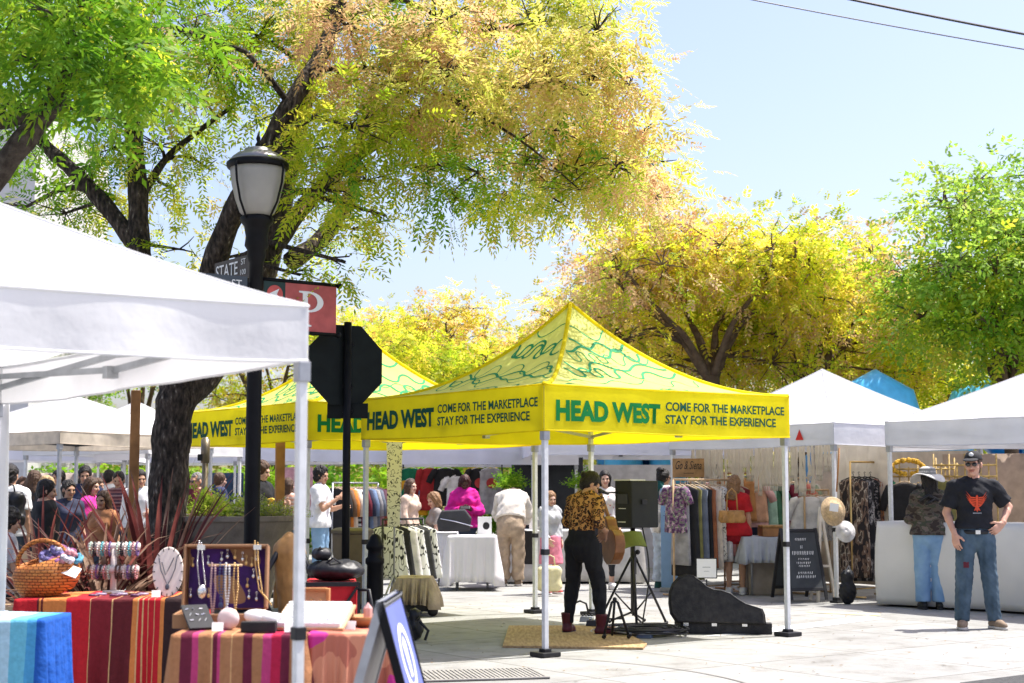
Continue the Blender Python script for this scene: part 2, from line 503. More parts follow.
def person(label, loc, rz=0, h=1.72, fem=False, bld=1.0, J=None, head=(0, 0, 0), skin=(.55, .34, .25), top=None, bot=None, shoes=None,
           hair=None, hands=None, res=.013, group=None, glasses=None, fine=True, wr=.006):
    s = h / 1.75
    root = thing('person', label, 'person', loc, rz, group)
    j = {k: np.array(v, float) for k, v in JOINTS.items()}
    if fem:
        for k in ('shoL', 'shoR'): j[k][0] *= .90
        for k in ('elbL', 'elbR', 'wriL', 'wriR'): j[k][0] *= .93
    for k, v in (J or {}).items(): j[k] = np.array(v, float)
    for k in j: j[k] = j[k] * s
    def nrm(v): return v / (np.linalg.norm(v) + 1e-9)
    lat = nrm((j['shoL'] - j['shoR'])); lath = nrm(j['hipL'] - j['hipR'])
    def depth(a, b, l): return nrm(np.cross(nrm(b - a), l))
    pr, wr_, cr = ((.165, .118, .138) if fem else (.158, .138, .160)); pr, wr_, cr = pr * bld * s, wr_ * bld * s, cr * bld * s
    dl = dict(ut=.084, kn=.056, ca=.052, an=.037, sh=.050, el=.037, wr=.026)
    if fem: dl = dict(ut=.084, kn=.053, ca=.049, an=.034, sh=.042, el=.033, wr=.023)
    dl = {k: v * s * (.5 + .5 * bld) for k, v in dl.items()}
    def torso(q, off, lab=0, fr=1.0, lowpad=0, hx=0):
        k = .05 * s
        q.cone(j['pel'] - (j['wai'] - j['pel']) * lowpad, j['wai'], (pr + off) * .98 + hx, wr_ + off + hx * .6, k, lab, depth(j['pel'], j['wai'], lath), .70 if hx else .68)
        q.cone(j['wai'], j['che'], wr_ + off, cr + off, k, lab, depth(j['wai'], j['che'], lat), .68)
        up = nrm(j['nec'] - j['che'])
        q.cone(j['che'], j['che'] + up * .09 * s, cr + off, (cr * .82) + off, k, lab, depth(j['che'], j['nec'], lat), .66)
        q.cone(j['shoL'] - lat * .03 * s, j['shoR'] + lat * .03 * s, (.052 * s) + off, (.052 * s) + off, k, lab)
        m = (j['shoL'] + j['shoR']) / 2
        q.cone(m * .5 + j['nec'] * .5 + lat * .05 * s, j['shoL'], .05 * s + off, .046 * s + off, .04 * s, lab)
        q.cone(m * .5 + j['nec'] * .5 - lat * .05 * s, j['shoR'], .05 * s + off, .046 * s + off, .04 * s, lab)
        if fem:
            f = -depth(j['wai'], j['nec'], lat)
            if f @ np.array([0, -1, 0]) < 0 and abs(f[2]) < .8: f = -f
            for sg in (1, -1):
                q.ell(j['che'] + lat * sg * .07 * s + f * (.085 * s) - up * .005, (np.array([.068, .06, .066]) + off) * s, .035, lab)
    def arm(q, sd, off, lab=0, upto=2.0):
        a, b, c = j['sho' + sd], j['elb' + sd], j['wri' + sd]
        q.cone(a, b, dl['sh'] + off, dl['el'] + off, .02, lab); 
        m = b + (c - b) * .3
        q.cone(b, m, dl['el'] + off, dl['el'] * 1.0 + off, .015, lab); q.cone(m, c, dl['el'] + off, dl['wr'] + off, .015, lab)
    def leg(q, sd, off, lab=0):
        a, b, c = j['hip' + sd], j['kne' + sd], j['ank' + sd]
        q.cone(a, b, dl['ut'] + off, dl['kn'] + off, .03, lab)
        m = b + (c - b) * .32 + np.array([0, .012 * s, 0])
        q.cone(b, m, dl['kn'] + off, dl['ca'] + off, .02, lab); q.cone(m, c, dl['ca'] + off, dl['an'] + off, .02, lab)
    # ---- body (skin): one mesh; head and hands meshed finer
    q = SDF(); torso(q, 0)
    for sd in 'LR':
        arm(q, sd, 0); leg(q, sd, 0)
        q.cone(j['ank' + sd], j['toe' + sd], .034 * s, .028 * s, .02)
    q.cone(j['nec'] - (j['nec'] - j['che']) * .2, j['hed'] - (j['hed'] - j['nec']) * .3, .054 * s * (.9 if fem else 1), .05 * s * (.9 if fem else 1), .03)
    parts = [q.mesh(res)]
    Rh = np.array(Euler((0, 0, R(head[0]))).to_matrix() @ Euler((R(head[1]), 0, 0)).to_matrix() @ Euler((0, R(head[2]), 0)).to_matrix())
    hs = s * (1.0 if not fem else .96) * (1.06 if h < 1.4 else 1)
    if h < 1.4: hs = hs * 1.18
    def hp(x, y, z): return j['hed'] + Rh @ (np.array([x, y, z]) * hs)
    q = SDF()
    q.ell(hp(0, .012, .03), np.array([.075, .092, .09]) * hs, .02, 0, Rh)
    q.ell(hp(0, -.02, -.035), np.array([.060, .068, .083]) * hs, .03, 0, Rh)
    q.ell(hp(0, -.052, -.096), np.array([.034, .032, .024]) * hs, .03, 0, Rh)
    q.cone(j['nec'], hp(0, .015, -.04), .05 * s * (.9 if fem else 1), .052 * s * (.9 if fem else 1), .02)
    if fine:
        q.cone(hp(0, -.082, .004), hp(0, -.104, -.038), .009 * hs, .0145 * hs, .014)
        q.cone(hp(-.036, -.076, .018), hp(.036, -.076, .018), .014 * hs, .014 * hs, .02)
        for sg in (1, -1):
            q.ell(hp(.04 * sg, -.066, -.035), np.array([.024, .02, .022]) * hs, .02, 0, Rh)
            q.ell(hp(.077 * sg, .008, -.012), np.array([.012, .021, .031]) * hs, .008, 0, Rh)
            q.ell(hp(.031 * sg, -.083, -.004), np.array([.011, .008, .0058]) * hs, .002, 1, Rh)
        q.ell(hp(0, -.086, -.066), np.array([.024, .012, .0095]) * hs, .004, 2, Rh)
    parts.append(q.mesh(.0058 if fine else .009))
    hd = hands or {}
    for sd, sg in (('L', 1), ('R', -1)):
        e, w = j['elb' + sd], j['wri' + sd]
        if sd in hd and hd[sd] is None: continue
        d, n, side, curl = hd.get(sd, (tuple(nrm(nrm(w - e) + np.array([0, 0, -.5]))), (-sg, .25, 0), None, .35))
        n = np.array(n, float); d = np.array(d, float)
        if side is None:
            t = np.cross(n, d); side = 1 if t @ np.array([0, -1, .2]) > 0 else -1
        parts.append(hand_parts(w, d, n, side, curl, s * (.95 if fem else 1.03)))
    join_build('body', parts, skin_mats(skin), root)
    # ---- clothes
    if bot:
        q = SDF(); off = bot.get('off', .012)
        q.wr = (bot.get('wr', wr), 26, sum(map(ord, label)) % 1000)
        lab = 0
        q.cone(j['pel'] - (j['wai'] - j['pel']) * .25, j['wai'], pr + off, wr_ + off + .006, .05 * s, 0, depth(j['pel'], j['wai'], lath), .70)
        for sd in 'LR':
            a, b, c = j['hip' + sd], j['kne' + sd], j['ank' + sd]
            if bot['type'] == 'skirt':
                q.cone(j['pel'], (j['kneL'] + j['kneR']) / 2, pr + off, pr * bot.get('flare', 1.3), .03, 0, None, 1, True); break
            fl = bot.get('flare', .0) * .4 if bot['type'] != 'skirt' else 0
            o2 = off + bot.get('leg', .0) * .55
            q.cone(a, b, dl['ut'] + off + .006, dl['kn'] + o2, .014, 0); q.cone(b, b + (c - b) * .32 + np.array([0, .012 * s, 0]), dl['kn'] + o2, dl['ca'] + off + .004, .012, 0)
            if bot['type'] == 'shorts':
                pass
            else:
                end = b + (c - b) * bot.get('len', .98)
                q.cone(b, end, dl['kn'] + o2, dl['an'] + o2 + fl, .014, 0, None, 1, True)
        ax = nrm(j['wai'] - j['pel'])
        hm = (top or {}).get('hem', -.05)
        q.plane(j['pel'] + (ax * (hm + .035) * s if top and 'rise' not in bot and hm < .1 else (j['wai'] - j['pel']) * bot.get('rise', .42)), ax)
        if bot['type'] == 'shorts':
            q.pr = q.pr[:1]
            for sd in 'LR':
                a, b = j['hip' + sd], j['kne' + sd]
                q.cone(a, a + (b - a) * bot.get('len', .5), dl['ut'] + off + .006, dl['ut'] + off + .004, .03, 0, None, 1, True)
        q.build(bot.get('name', 'trousers'), bot['mat'], root, res)
    if top:
        q = SDF(); off = top.get('off', .014)
        q.wr = (top.get('wr', wr), 24, sum(map(ord, label)) % 1000 + 5)
        torso(q, off, 0, lowpad=top.get('low', .35), hx=top.get('hx', .014))
        sl = top.get('sleeve', 'short')
        if bot and top.get('hem', -.05) < .06:
            bo = bot.get('off', .012) + .022
            q.cone(j['pel'] - (j['wai'] - j['pel']) * .5, j['wai'], pr + bo, wr_ + off, .05 * s, 0, depth(j['pel'], j['wai'], lath), .72)
            if bot['type'] != 'skirt':
                for sd in 'LR':
                    a, b = j['hip' + sd], j['kne' + sd]; q.cone(a, a + (b - a) * .3, dl['ut'] + bo + .004, dl['ut'] + bo, .06, 0)
        for sd in 'LR':
            a, b, c = j['sho' + sd], j['elb' + sd], j['wri' + sd]
            so = top.get('soff', off)
            if sl == 'short':
                e = a + (b - a) * top.get('slen', .72)
                q.cone(a - lat * (.0), e, dl['sh'] + so, dl['sh'] * .92 + so + .012, .02, 0, None, 1, True)
            elif sl == 'long':
                q.cone(a, b, dl['sh'] + so, dl['el'] + so, .03, 0)
                e = b + (c - b) * top.get('slen', .96)
                q.cone(b, e, dl['el'] + so, dl['wr'] + so, .02, 0, None, 1, True)
        ax = nrm(j['wai'] - j['pel'])
        q.plane(j['pel'] + ax * top.get('hem', -.05) * s, -ax)
        up = nrm(j['nec'] - j['che'])
        nr = top.get('neck', .0)
        q.plane(j['nec'] + up * (.055 + nr) * s, up)
        q.minus(j['nec'] + up * (.035 + nr) * s - depth(j['che'], j['nec'], lat) * .0, np.array([.066, .075, .055]) * s)
        q.build(top.get('name', 'shirt'), top['mat'], root, res)
    if shoes:
        for sd in 'LR':
            a, t = j['ank' + sd], j['toe' + sd]
            d = nrm((t - a) * np.array([1, 1, 0])) if np.linalg.norm((t - a)[:2]) > .03 else np.array([0, -1, 0])
            q = SDF(); sm = shoes
            z0 = min(a[2], t[2] + .05 * s)
            heel = a - d * .035 * s; heel = heel.copy(); heel[2] = a[2] - .035 * s
            tip = a + d * .165 * s; tip[2] = a[2] - .045 * s
            ball = a + d * .10 * s; ball[2] = a[2] - .04 * s
            q.cone(heel, ball, .042 * s, .047 * s, .02, 0); q.cone(ball, tip, .047 * s, .034 * s, .02, 0)
            q.cone(a + np.array([0, 0, sm.get('boot', .01)]), heel + d * .03, .048 * s + sm.get('fat', 0), .045 * s, .03, 0)
            so = SDF()
            zb = a[2] - .083 * s
            q.plane((0, 0, zb + .022), (0, 0, -1)); q.plane((0, 0, a[2] + sm.get('boot', .01) + .012), (0, 0, 1))
            o = q.build('boot' if sm.get('boot', 0) > .05 else 'shoe', sm['mat'], root, .008)
            zm = zb + .014
            h2, b2, t2 = heel.copy(), ball.copy(), tip.copy(); h2[2] = b2[2] = t2[2] = zm
            so.cone(h2, b2, .046 * s, .051 * s, .02, 0); so.cone(b2, t2, .051 * s, .038 * s, .02, 0)
            so.plane((0, 0, zb + .028), (0, 0, 1)); so.plane((0, 0, zb), (0, 0, -1))
            so.build('sole', sm.get('sole', sm['mat']), o, .008)
    if hair:
        st = hair['style']; q = SDF(); t = hair.get('t', .012)
        q.wr = (hair.get('wr', .006), 62, sum(map(ord, label)) % 97)
        q.ell(hp(0, .018, .034), (np.array([.075, .094, .09]) + t) * hs, .02, 0, Rh)
        q.ell(hp(0, .045, -.03), (np.array([.066, .06, .07]) + t) * hs, .03, 0, Rh)
        if st == 'long':
            for x in (-.055, -.02, .02, .055):
                q.cone(hp(x, .055, 0), hp(x * 1.25, .075, -hair.get('len', .30)), .042 * hs, .028 * hs, .03)
            for sg in (1, -1):
                q.cone(hp(.068 * sg, .0, .01), hp(.085 * sg, .0, -hair.get('len', .30) * .8), .026 * hs, .02 * hs, .03)
        if st == 'bob':
            for x in (-.06, 0, .06): q.cone(hp(x, .05, 0), hp(x * 1.1, .05, -.12), .05 * hs, .04 * hs, .03)
            for sg in (1, -1): q.cone(hp(.07 * sg, .0, .01), hp(.08 * sg, -.01, -.11), .03 * hs, .024 * hs, .03)
        if st in ('bun', 'topbun'):
            q.ell(hp(*hair.get('at', (0, .11, .02))), np.array(hair.get('size', (.05, .045, .05))) * hs, .012, 0, Rh)
        if st == 'curly': q.wr = (.011, 85, 4)
        if st == 'tail': 
            q.ell(hp(0, .105, .04), np.array([.03, .03, .03]) * hs, .01, 0, Rh); q.cone(hp(0, .12, .03), hp(0, .15, -.2), .035 * hs, .02 * hs, .02)
        q.minus(hp(0, -.115, -.075), np.array([.056, .08, .115]) * hs, Rh, box=True)
        q.minus(hp(.012, -.115, .0), np.array([.074, .075, .082]) * hs, Rh)
        q.build('hair', hair['mat'], root, .008)
    if glasses:
        m = MB()
        for sg in (1, -1):
            m.ball(hp(.032 * sg, -.098, -.002), .026 * hs, 10, 0, (1, .35, .8), Matrix(Rh.tolist()))
            m.bar(hp(.056 * sg, -.092, .004), hp(.08 * sg, .01, .002), .006, .006)
        m.bar(hp(-.02, -.106, .004), hp(.02, -.106, .004), .005, .006)
        m.build('sunglasses', glasses, root, smooth=True)
    root['_'] = 0; del root['_']
    return root, j, hp, Rh, hs

def hat_mesh(name, prof, M, parent, mats, wav=0, sy=1.12, band=None):
    """hat turned from a profile, oval, brim gently waved"""
    n = 40; V = []; 
    for i, (r, z) in enumerate(prof):
        for k in range(n):
            a = 2 * math.pi * k / n
            w = wav * max(0, r - .1) / .1 * math.sin(2 * a + .6)
            V.append(M @ Vector((r * math.cos(a), r * sy * math.sin(a), z + w)))
    b = MB(); fs = [(i * n + k, i * n + (k + 1) % n, (i + 1) * n + (k + 1) % n, (i + 1) * n + k) for i in range(len(prof) - 1) for k in range(n)]
    b.add(V, fs, 0)
    return b.build(name, mats, parent, smooth=True, solid=.004)
# ------------------------------------------------------------------ camera, light, sky
cam = bpy.data.cameras.new('camera'); camo = bpy.data.objects.new('camera', cam); COL.objects.link(camo)
camo.location = (0, 0, CH); camo.rotation_euler = (math.pi / 2 + PITCH, 0, 0)
cam.sensor_width = 36; cam.lens = F_PX / 1024 * 36; cam.clip_end = 2000; cam.clip_start = .1
cam.dof.use_dof = True; cam.dof.focus_distance = 14.5; cam.dof.aperture_fstop = 3.2
S.camera = camo
SUN_EL = R(65); sh = Vector((.93, .37, 0)).normalized()
sund = Vector((sh.x * math.cos(SUN_EL), sh.y * math.cos(SUN_EL), math.sin(SUN_EL)))
sl = bpy.data.lights.new('sun', 'SUN'); sl.energy = 4.9; sl.angle = R(.55); sl.color = (1, .96, .90)
so = bpy.data.objects.new('sun', sl); COL.objects.link(so); so.rotation_euler = sund.to_track_quat('Z', 'Y').to_euler()
w = bpy.data.worlds.new('World'); S.world = w; w.use_nodes = True
nt = w.node_tree; bg = nt.nodes['Background']; sky = nt.nodes.new('ShaderNodeTexSky'); sky.sky_type = 'NISHITA'
sky.sun_disc = False; sky.sun_elevation = SUN_EL; sky.sun_rotation = math.atan2(sh.x, sh.y); sky.air_density = 1.0; sky.dust_density = 3.0; sky.ozone_density = 1.6
tn = nt.nodes.new('ShaderNodeMixRGB'); tn.blend_type = 'MULTIPLY'; tn.inputs[0].default_value = 1; tn.inputs[2].default_value = (1.0, .93, 1.0, 1)
nt.links.new(sky.outputs[0], tn.inputs[1]); nt.links.new(tn.outputs[0], bg.inputs['Color']); bg.inputs['Strength'].default_value = .15
S.view_settings.view_transform = 'Standard'; S.view_settings.look = 'None'; S.view_settings.exposure = .86; S.view_settings.gamma = 1
S.render.engine = 'CYCLES'
try:
    S.cycles.use_denoising = True
    S.cycles.max_bounces = 8; S.cycles.transparent_max_bounces = 6
    S.cycles.diffuse_bounces = 4; S.cycles.transmission_bounces = 6; S.cycles.glossy_bounces = 2
    S.cycles.caustics_reflective = False; S.cycles.caustics_refractive = False
except Exception as e: print(e)

# ------------------------------------------------------------------ shared materials
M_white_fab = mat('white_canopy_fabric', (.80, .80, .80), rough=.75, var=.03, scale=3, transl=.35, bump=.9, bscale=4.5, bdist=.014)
M_shade_fab = mat('grey_white_canopy_fabric', (.74, .745, .78), rough=.75, var=.04, scale=3, transl=.28, bump=.9, bscale=4.5, bdist=.014)  # white fabric with the grey of shaded valances put into its colour
M_lavshade_fab = mat('lavender_white_canopy_fabric', (.74, .74, .80), rough=.75, var=.04, scale=3, transl=.22, bump=.9, bscale=4.5, bdist=.014)  # white fabric with lavender shade put into its colour
M_leg = mat('white_painted_steel', (.62, .63, .63), rough=.4, var=.08, scale=20, spec=.5)
M_greyleg = mat('grey_steel', (.34, .35, .37), rough=.38, var=.12, scale=15, metal=.5)
M_black = mat('black_plastic', (.016, .016, .018), rough=.45, var=.2, scale=20)
M_blackmat = mat('matt_black_paint', (.006, .006, .007), rough=.5, spec=.15, var=.25, scale=9, bump=.08, bscale=80)
M_truss = mat('truss_steel', (.35, .36, .37), rough=.4, metal=.4)
M_darktruss = mat('dark_truss', (.03, .03, .034), rough=.5)
M_wood = mat('brown_timber', (.36, .17, .065), rough=.65, var=.3, scale=4, bump=.2, bscale=40)
M_palewood = mat('pale_wood', (.50, .34, .19), rough=.65, var=.2, scale=6, bump=.15)
M_steel = mat('bright_steel', (.6, .6, .6), rough=.25, metal=1, var=.05)
M_whitepl = mat('white_plastic', (.78, .77, .75), rough=.4, var=.03)
M_paper = mat('white_paper', (.80, .80, .78), rough=.8, var=.02)
M_gold = mat('gold_metal', (.70, .48, .20), rough=.3, metal=.9, var=.1)
M_silver = mat('silver_metal', (.72, .72, .72), rough=.22, metal=.9, var=.06)

# ------------------------------------------------------------------ ground
m = mat('pale_concrete_paving', (.42, .41, .385), rough=.85, var=.1, scale=.5, bump=.25, bscale=30)
nt, N, L, b = nodes_of(m)
v = tex_coord(m, rot=(0, 0, -ANG))
br = N.new('ShaderNodeTexBrick'); br.offset = 0; br.inputs['Scale'].default_value = 1
br.inputs['Brick Width'].default_value = 1.5; br.inputs['Row Height'].default_value = 1.5; br.inputs['Mortar Size'].default_value = .016; br.inputs['Mortar Smooth'].default_value = .4
br.inputs['Color1'].default_value = (1, 1, 1, 1); br.inputs['Color2'].default_value = (.88, .875, .86, 1); br.inputs['Mortar'].default_value = (.56, .55, .53, 1)
L.new(v, br.inputs['Vector'])
base = ramp(N, N[m['rmp']].inputs['Fac'].links[0].from_socket, [(.3, (.285, .285, .275)), (.7, (.365, .365, .35))], L)
mx = N.new('ShaderNodeMixRGB'); mx.blend_type = 'MULTIPLY'; mx.inputs[0].default_value = 1
L.new(base.outputs[0], mx.inputs[1]); L.new(br.outputs[0], mx.inputs[2])
n3 = N.new('ShaderNodeTexNoise'); n3.inputs['Scale'].default_value = 2.6; n3.inputs['Detail'].default_value = 9; n3.inputs['Roughness'].default_value = .7; L.new(v, n3.inputs['Vector'])
r3 = ramp(N, n3.outputs['Fac'], [(.30, (.60, .58, .55)), (.44, (.86, .855, .84)), (.6, (1, 1, 1))], L)
mx2 = N.new('ShaderNodeMixRGB'); mx2.blend_type = 'MULTIPLY'; mx2.inputs[0].default_value = 1
L.new(mx.outputs[0], mx2.inputs[1]); L.new(r3.outputs[0], mx2.inputs[2])
vo = N.new('ShaderNodeTexVoronoi'); vo.inputs['Scale'].default_value = 3.5; L.new(v, vo.inputs['Vector'])
r4 = ramp(N, vo.outputs['Distance'], [(.0, (.45, .42, .38)), (.045, (.5, .47, .43)), (.055, (1, 1, 1))], L)
mx3 = N.new('ShaderNodeMixRGB'); mx3.blend_type = 'MULTIPLY'; mx3.inputs[0].default_value = .55
L.new(mx2.outputs[0], mx3.inputs[1]); L.new(r4.outputs[0], mx3.inputs[2])
set_color_out(m, mx3.outputs[0])
g = MB(); g.grid(lambda u, v: ((u - .5) * 600, -100 + v * 700, 0), 12, 12)
tag(g.build('ground', m), 'pale concrete plaza paving in square slabs', 'ground', kind='structure')

def sheet(name, label, pts, m, z=.004, cat='paving'):
    b = MB(); b.add([(p[0], p[1], z) for p in pts], [tuple(range(len(pts)))])
    return tag(b.build(name, m), label, cat, kind='structure')
M_asph = mat('asphalt', (.06, .06, .06), rough=.9, var=.25, scale=30, bump=.3, bscale=120)
def gp(x, y): return G(x, y)
sheet('asphalt_patch', 'dark asphalt edge at the lower right of the plaza', [gp(960, 683), gp(1040, 673), gp(1140, 700), gp(980, 720)], M_asph)
M_paint = mat('worn_white_paint', (.72, .72, .70), rough=.8, var=.1, scale=12)
M_yell = mat('worn_yellow_paint', (.66, .58, .32), rough=.8, var=.15, scale=12)
sheet('painted_line', 'worn white painted line on the paving beside the man', [gp(700, 637), gp(868, 616), gp(884, 619), gp(760, 634)], M_paint)
sheet('painted_stripe', 'faded yellow stripe on the paving before the clothes stall', [gp(812, 611), gp(880, 614), gp(880, 616), gp(806, 612.6)], M_yell)
rl = np.random.RandomState(8); n = 420; V = []
for i in range(n):
    x, y = rl.uniform(-3.5, 6.5), rl.uniform(9, 20); a = rl.uniform(0, 6.28); l = rl.uniform(.012, .03); d = np.array([math.cos(a), math.sin(a), 0]); q_ = np.array([-d[1], d[0], 0]) * .3; o = np.array([x, y, .006 + rl.rand() * .004])
    V += [o - d * l, o + q_ * l + [0, 0, .004], o + d * l, o - q_ * l]
tag(mesh_np('leaf_litter', V, np.arange(4 * n).reshape(-1, 4), None, [mat('dry_leaf', (.22, .13, .04), var=.5, scale=3)]), 'dry leaf litter scattered over the paving', 'litter', kind='stuff')
# slotted drain grate in the near ground
gr = thing('drain_grate', 'ribbed grey metal grate set in the near paving beside the sandwich board', 'grate', gp(474, 676), ANG * .35)
b = MB(); b.box((0, 0, .006), (1.06, .62, .008)); b.build('grate_base', mat('grate_dark', (.12, .12, .11), rough=.7), gr)
b = MB()
for i in range(30): b.box((-.51 + i * .0352, 0, .014), (.025, .58, .010), rotm(0, 0, .0))
b.box((0, .3, .013), (1.06, .03, .012)); b.box((0, -.3, .013), (1.06, .03, .012))
b.build('slats', mat('grate_metal', (.30, .29, .27), rough=.6, metal=.2), gr, bevel=.003)
# curved score line in the near paving
b = MB(); pts = []
for i in range(25):
    t = i / 24; x = 610 - 195 * t ** .8 + 60 * t; y = 654 - 14 * math.sin(t * 2.0) ** 2 + 34 * t ** 2.4
    pts.append(gp(440 + 330 * (t - .5) if False else 395 + 60 * t, 632 + 12 * t + 45 * t * t))
def ribbon(mb, pts, wd, z):
    for i in range(len(pts) - 1):
        a, c = pts[i], pts[i + 1]; d = (c - a).normalized(); n = Vector((-d.y, d.x, 0)) * wd / 2
        mb.add([(a - n)[:2] + (z,) if False else Vector(((a - n).x, (a - n).y, z)), Vector(((a + n).x, (a + n).y, z)), Vector(((c + n).x, (c + n).y, z)), Vector(((c - n).x, (c - n).y, z))], [(0, 3, 2, 1)])
ctr = gp(560, 700); 
b = MB(); pts = [ctr + Vector((math.cos(a) * 2.6 - 1.1, math.sin(a) * 2.6 + .2, 0)) for a in np.linspace(-.35, 1.35, 30)]
ribbon(b, pts, .02, .005); tag(b.build('paving_joint', mat('joint_grey', (.2, .19, .18))), 'curved dark joint line in the near paving', 'paving joint', kind='structure')

# ------------------------------------------------------------------ canopy tents
M_sqline = mat('green_line_print', (.03, .34, .14), rough=.7, transl=.3)
M_squig = mat('lime_canopy_fabric', (.85, .87, .24), rough=.7, var=.05, transl=.45, bump=.5, bscale=5, bdist=.02)
M_yellow = mat('yellow_valance_fabric', (.90, .78, .010), rough=.7, var=.05, scale=4, transl=.55, bump=.2, bscale=7)
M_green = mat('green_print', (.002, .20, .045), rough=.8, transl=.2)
M_dk_shade_green = mat('dark_green_print', (.006, .085, .05), rough=.8, transl=.1)

VF = {}
def conform(o, val):
    f, A, B, no, z1, z0 = VF[val.name]; d = (B - A); l2 = d.length_squared
    for v in o.data.vertices:
        p = f((v.co - A).dot(d) / l2, (v.co.z - z1) / (z0 - z1)); q = p - v.co
        v.co = v.co + no * (q.dot(no) + .005)
def tent(label, C, w, d, zb, zt, zp, roof, valm, expo=1.2, rz=ANG, legm=None, legs='0123', sag=.03, truss=True, trm=None, name='canopy_tent', group=None, wav=.012, feet=True, seed=0, vals='0123', lw=.045):
    rg = random.Random(seed); legm = legm or M_leg
    t = thing(name, label, 'canopy tent', (C[0], C[1], 0), rz, group)
    cor = [Vector((0, 0, 0)), Vector((w, 0, 0)), Vector((w, d, 0)), Vector((0, d, 0))]
    ce = Vector((w / 2, d / 2, 0)); e = .03
    b = MB(); ph = rg.random() * 6
    def rp(A, B, u, v):
        # u along the eave, v = 0 eave .. 1 peak
        r = 1 - v
        p = A.lerp(B, u).lerp(ce, v)
        z = zt + (zp - zt) * (1 - (1 - (1 - r) ** expo) if False else (1 - (1 - (1 - r)) ** 1) if False else 0)
        z = zp - (zp - zt) * (1 - (1 - r) ** expo)
        s_ = sag * math.sin(math.pi * u) * math.sin(math.pi * min(1, r * 1.0)) ** .7
        wr = (.015 * math.sin(9 * u + ph + 7 * v) + .012 * math.sin(23 * u + 3 * v + ph) + .006 * math.sin(31 * v + 5 * u + ph)) * math.sin(math.pi * u) * r
        p.z = z - s_ + wr; return p
    for i in range(4):
        A, B = cor[i].copy(), cor[(i + 1) % 4].copy()
        A = A + (A - ce).normalized() * e; B = B + (B - ce).normalized() * e
        b.grid(lambda u, v, A=A, B=B: rp(A, B, u, v ** 1.0), 24, 24)
    if roof is M_squig:
        for i in range(4):
            A, B = cor[i] + (cor[i] - ce).normalized() * e, cor[(i + 1) % 4] + (cor[(i + 1) % 4] - ce).normalized() * e
            def mp(x, sl):
                v = sl / 1.81; u = (x - w / 2) / (w * (1 - v)) + .5
                if not (.03 < u < .97 and .02 < v < .95): return None
                p = rp(A, B, u, v); p.z += .006; return p
            for k in range(10):
                sl = .05 + .165 * k; x = w / 2 - w / 2 * (1 - sl / 1.81); x0 = w - x; wd = .014 if k % 3 else .007; ph_ = rg.random() * 6; lam = rg.uniform(.42, .66); L_ = 0; prev = None; dr = rg.uniform(-.10, .10)
                while x < x0 + .1 and L_ < 12:
                    hd = (1.5 + .25 * math.sin(L_ * 1.7 + ph_)) * math.sin(6.283 * L_ / lam + ph_) * (.72 + .28 * math.sin(L_ * 1.3 + ph_ * 2)) + dr
                    x += .018 * math.cos(hd); sl += .018 * math.sin(hd); L_ += .018
                    n_ = (-math.sin(hd) * wd, math.cos(hd) * wd); q0, q1 = mp(x - n_[0], sl - n_[1]), mp(x + n_[0], sl + n_[1])
                    if q0 is None or q1 is None: prev = None; continue
                    if prev: b.add([prev[0], q0, q1, prev[1]], [(0, 1, 2, 3)], 1)
                    prev = (q0, q1)
    b.build('roof', [roof, M_sqline] if roof is M_squig else roof, t, smooth=True)
    out = [Vector((0, -1, 0)), Vector((1, 0, 0)), Vector((0, 1, 0)), Vector((-1, 0, 0))]
    V = []
    for i in range(4):
        if str(i) not in vals: V.append(None); continue
        A, B = cor[i] + (cor[i] - ce).normalized() * e, cor[(i + 1) % 4] + (cor[(i + 1) % 4] - ce).normalized() * e
        b = MB(); ph = rg.random() * 6; no = out[i]
        def f(u, v, A=A, B=B, no=no, ph=ph):
            p = A.lerp(B, u); k = math.sin(math.pi * u) ** .6
            p = p + no * (wav * math.sin(13 * u + ph) * v * k + wav * .7 * math.sin(31 * u + 2 * ph) * v * k + .004)
            p.z = zt + .004 + (zb - zt) * v - .012 * k * math.sin(3 * u + ph) * v - sag * k * .35
            return p
        b.grid(f, 40, 5); b.tube([f(q / 40, 1) for q in range(41)], .006, 5); b.tube([f(q / 40, 0) + Vector((0, 0, -.004)) for q in range(41)], .007, 5)
        vo_ = b.build('valance', valm, t, smooth=True); V.append(vo_); VF[vo_.name] = (f, A, B, no, zt + .004, zb)
    for i in range(4):
        if str(i) not in legs: continue
        c = cor[i] + (ce - cor[i]).normalized() * (.02 if lw > .04 else -.01)
        b = MB(); b.box((c.x, c.y, zt / 2), (lw, lw, zt - .02)); 
        lg = b.build('leg', legm, t, bevel=.004)
        b = MB(); b.box((c.x, c.y, zb * .46), (lw * 1.35, lw * 1.35, .05)); b.build('leg_collar', M_black if legm is M_leg else legm, lg, bevel=.004)
        b = MB(); b.box((c.x, c.y, zb - .04), (lw * 1.45, lw * 1.45, .08)); b.build('corner_bracket', M_greyleg, lg, bevel=.004)
        if feet:
            b = MB(); k_ = 1.5 if roof is M_squig else 1; b.box((c.x, c.y, .015 * k_), (.13 * k_, .13 * k_, .026 * k_)); b.box((c.x, c.y, .045), (.08, .08, .05)); b.build('foot_plate', M_black, lg, bevel=.006)
    if roof is not M_squig:
        b = MB()
        for c in cor:
            c = c + (c - ce).normalized() * e; pts = []
            for i in range(17):
                r = i / 16; p = ce.lerp(c, r); p.z = zp - (zp - zt) * (1 - (1 - r) ** expo) + .003; pts.append(p)
            b.tube(pts, .007, 5)
        b.build('roof_seam', roof, t, smooth=True)
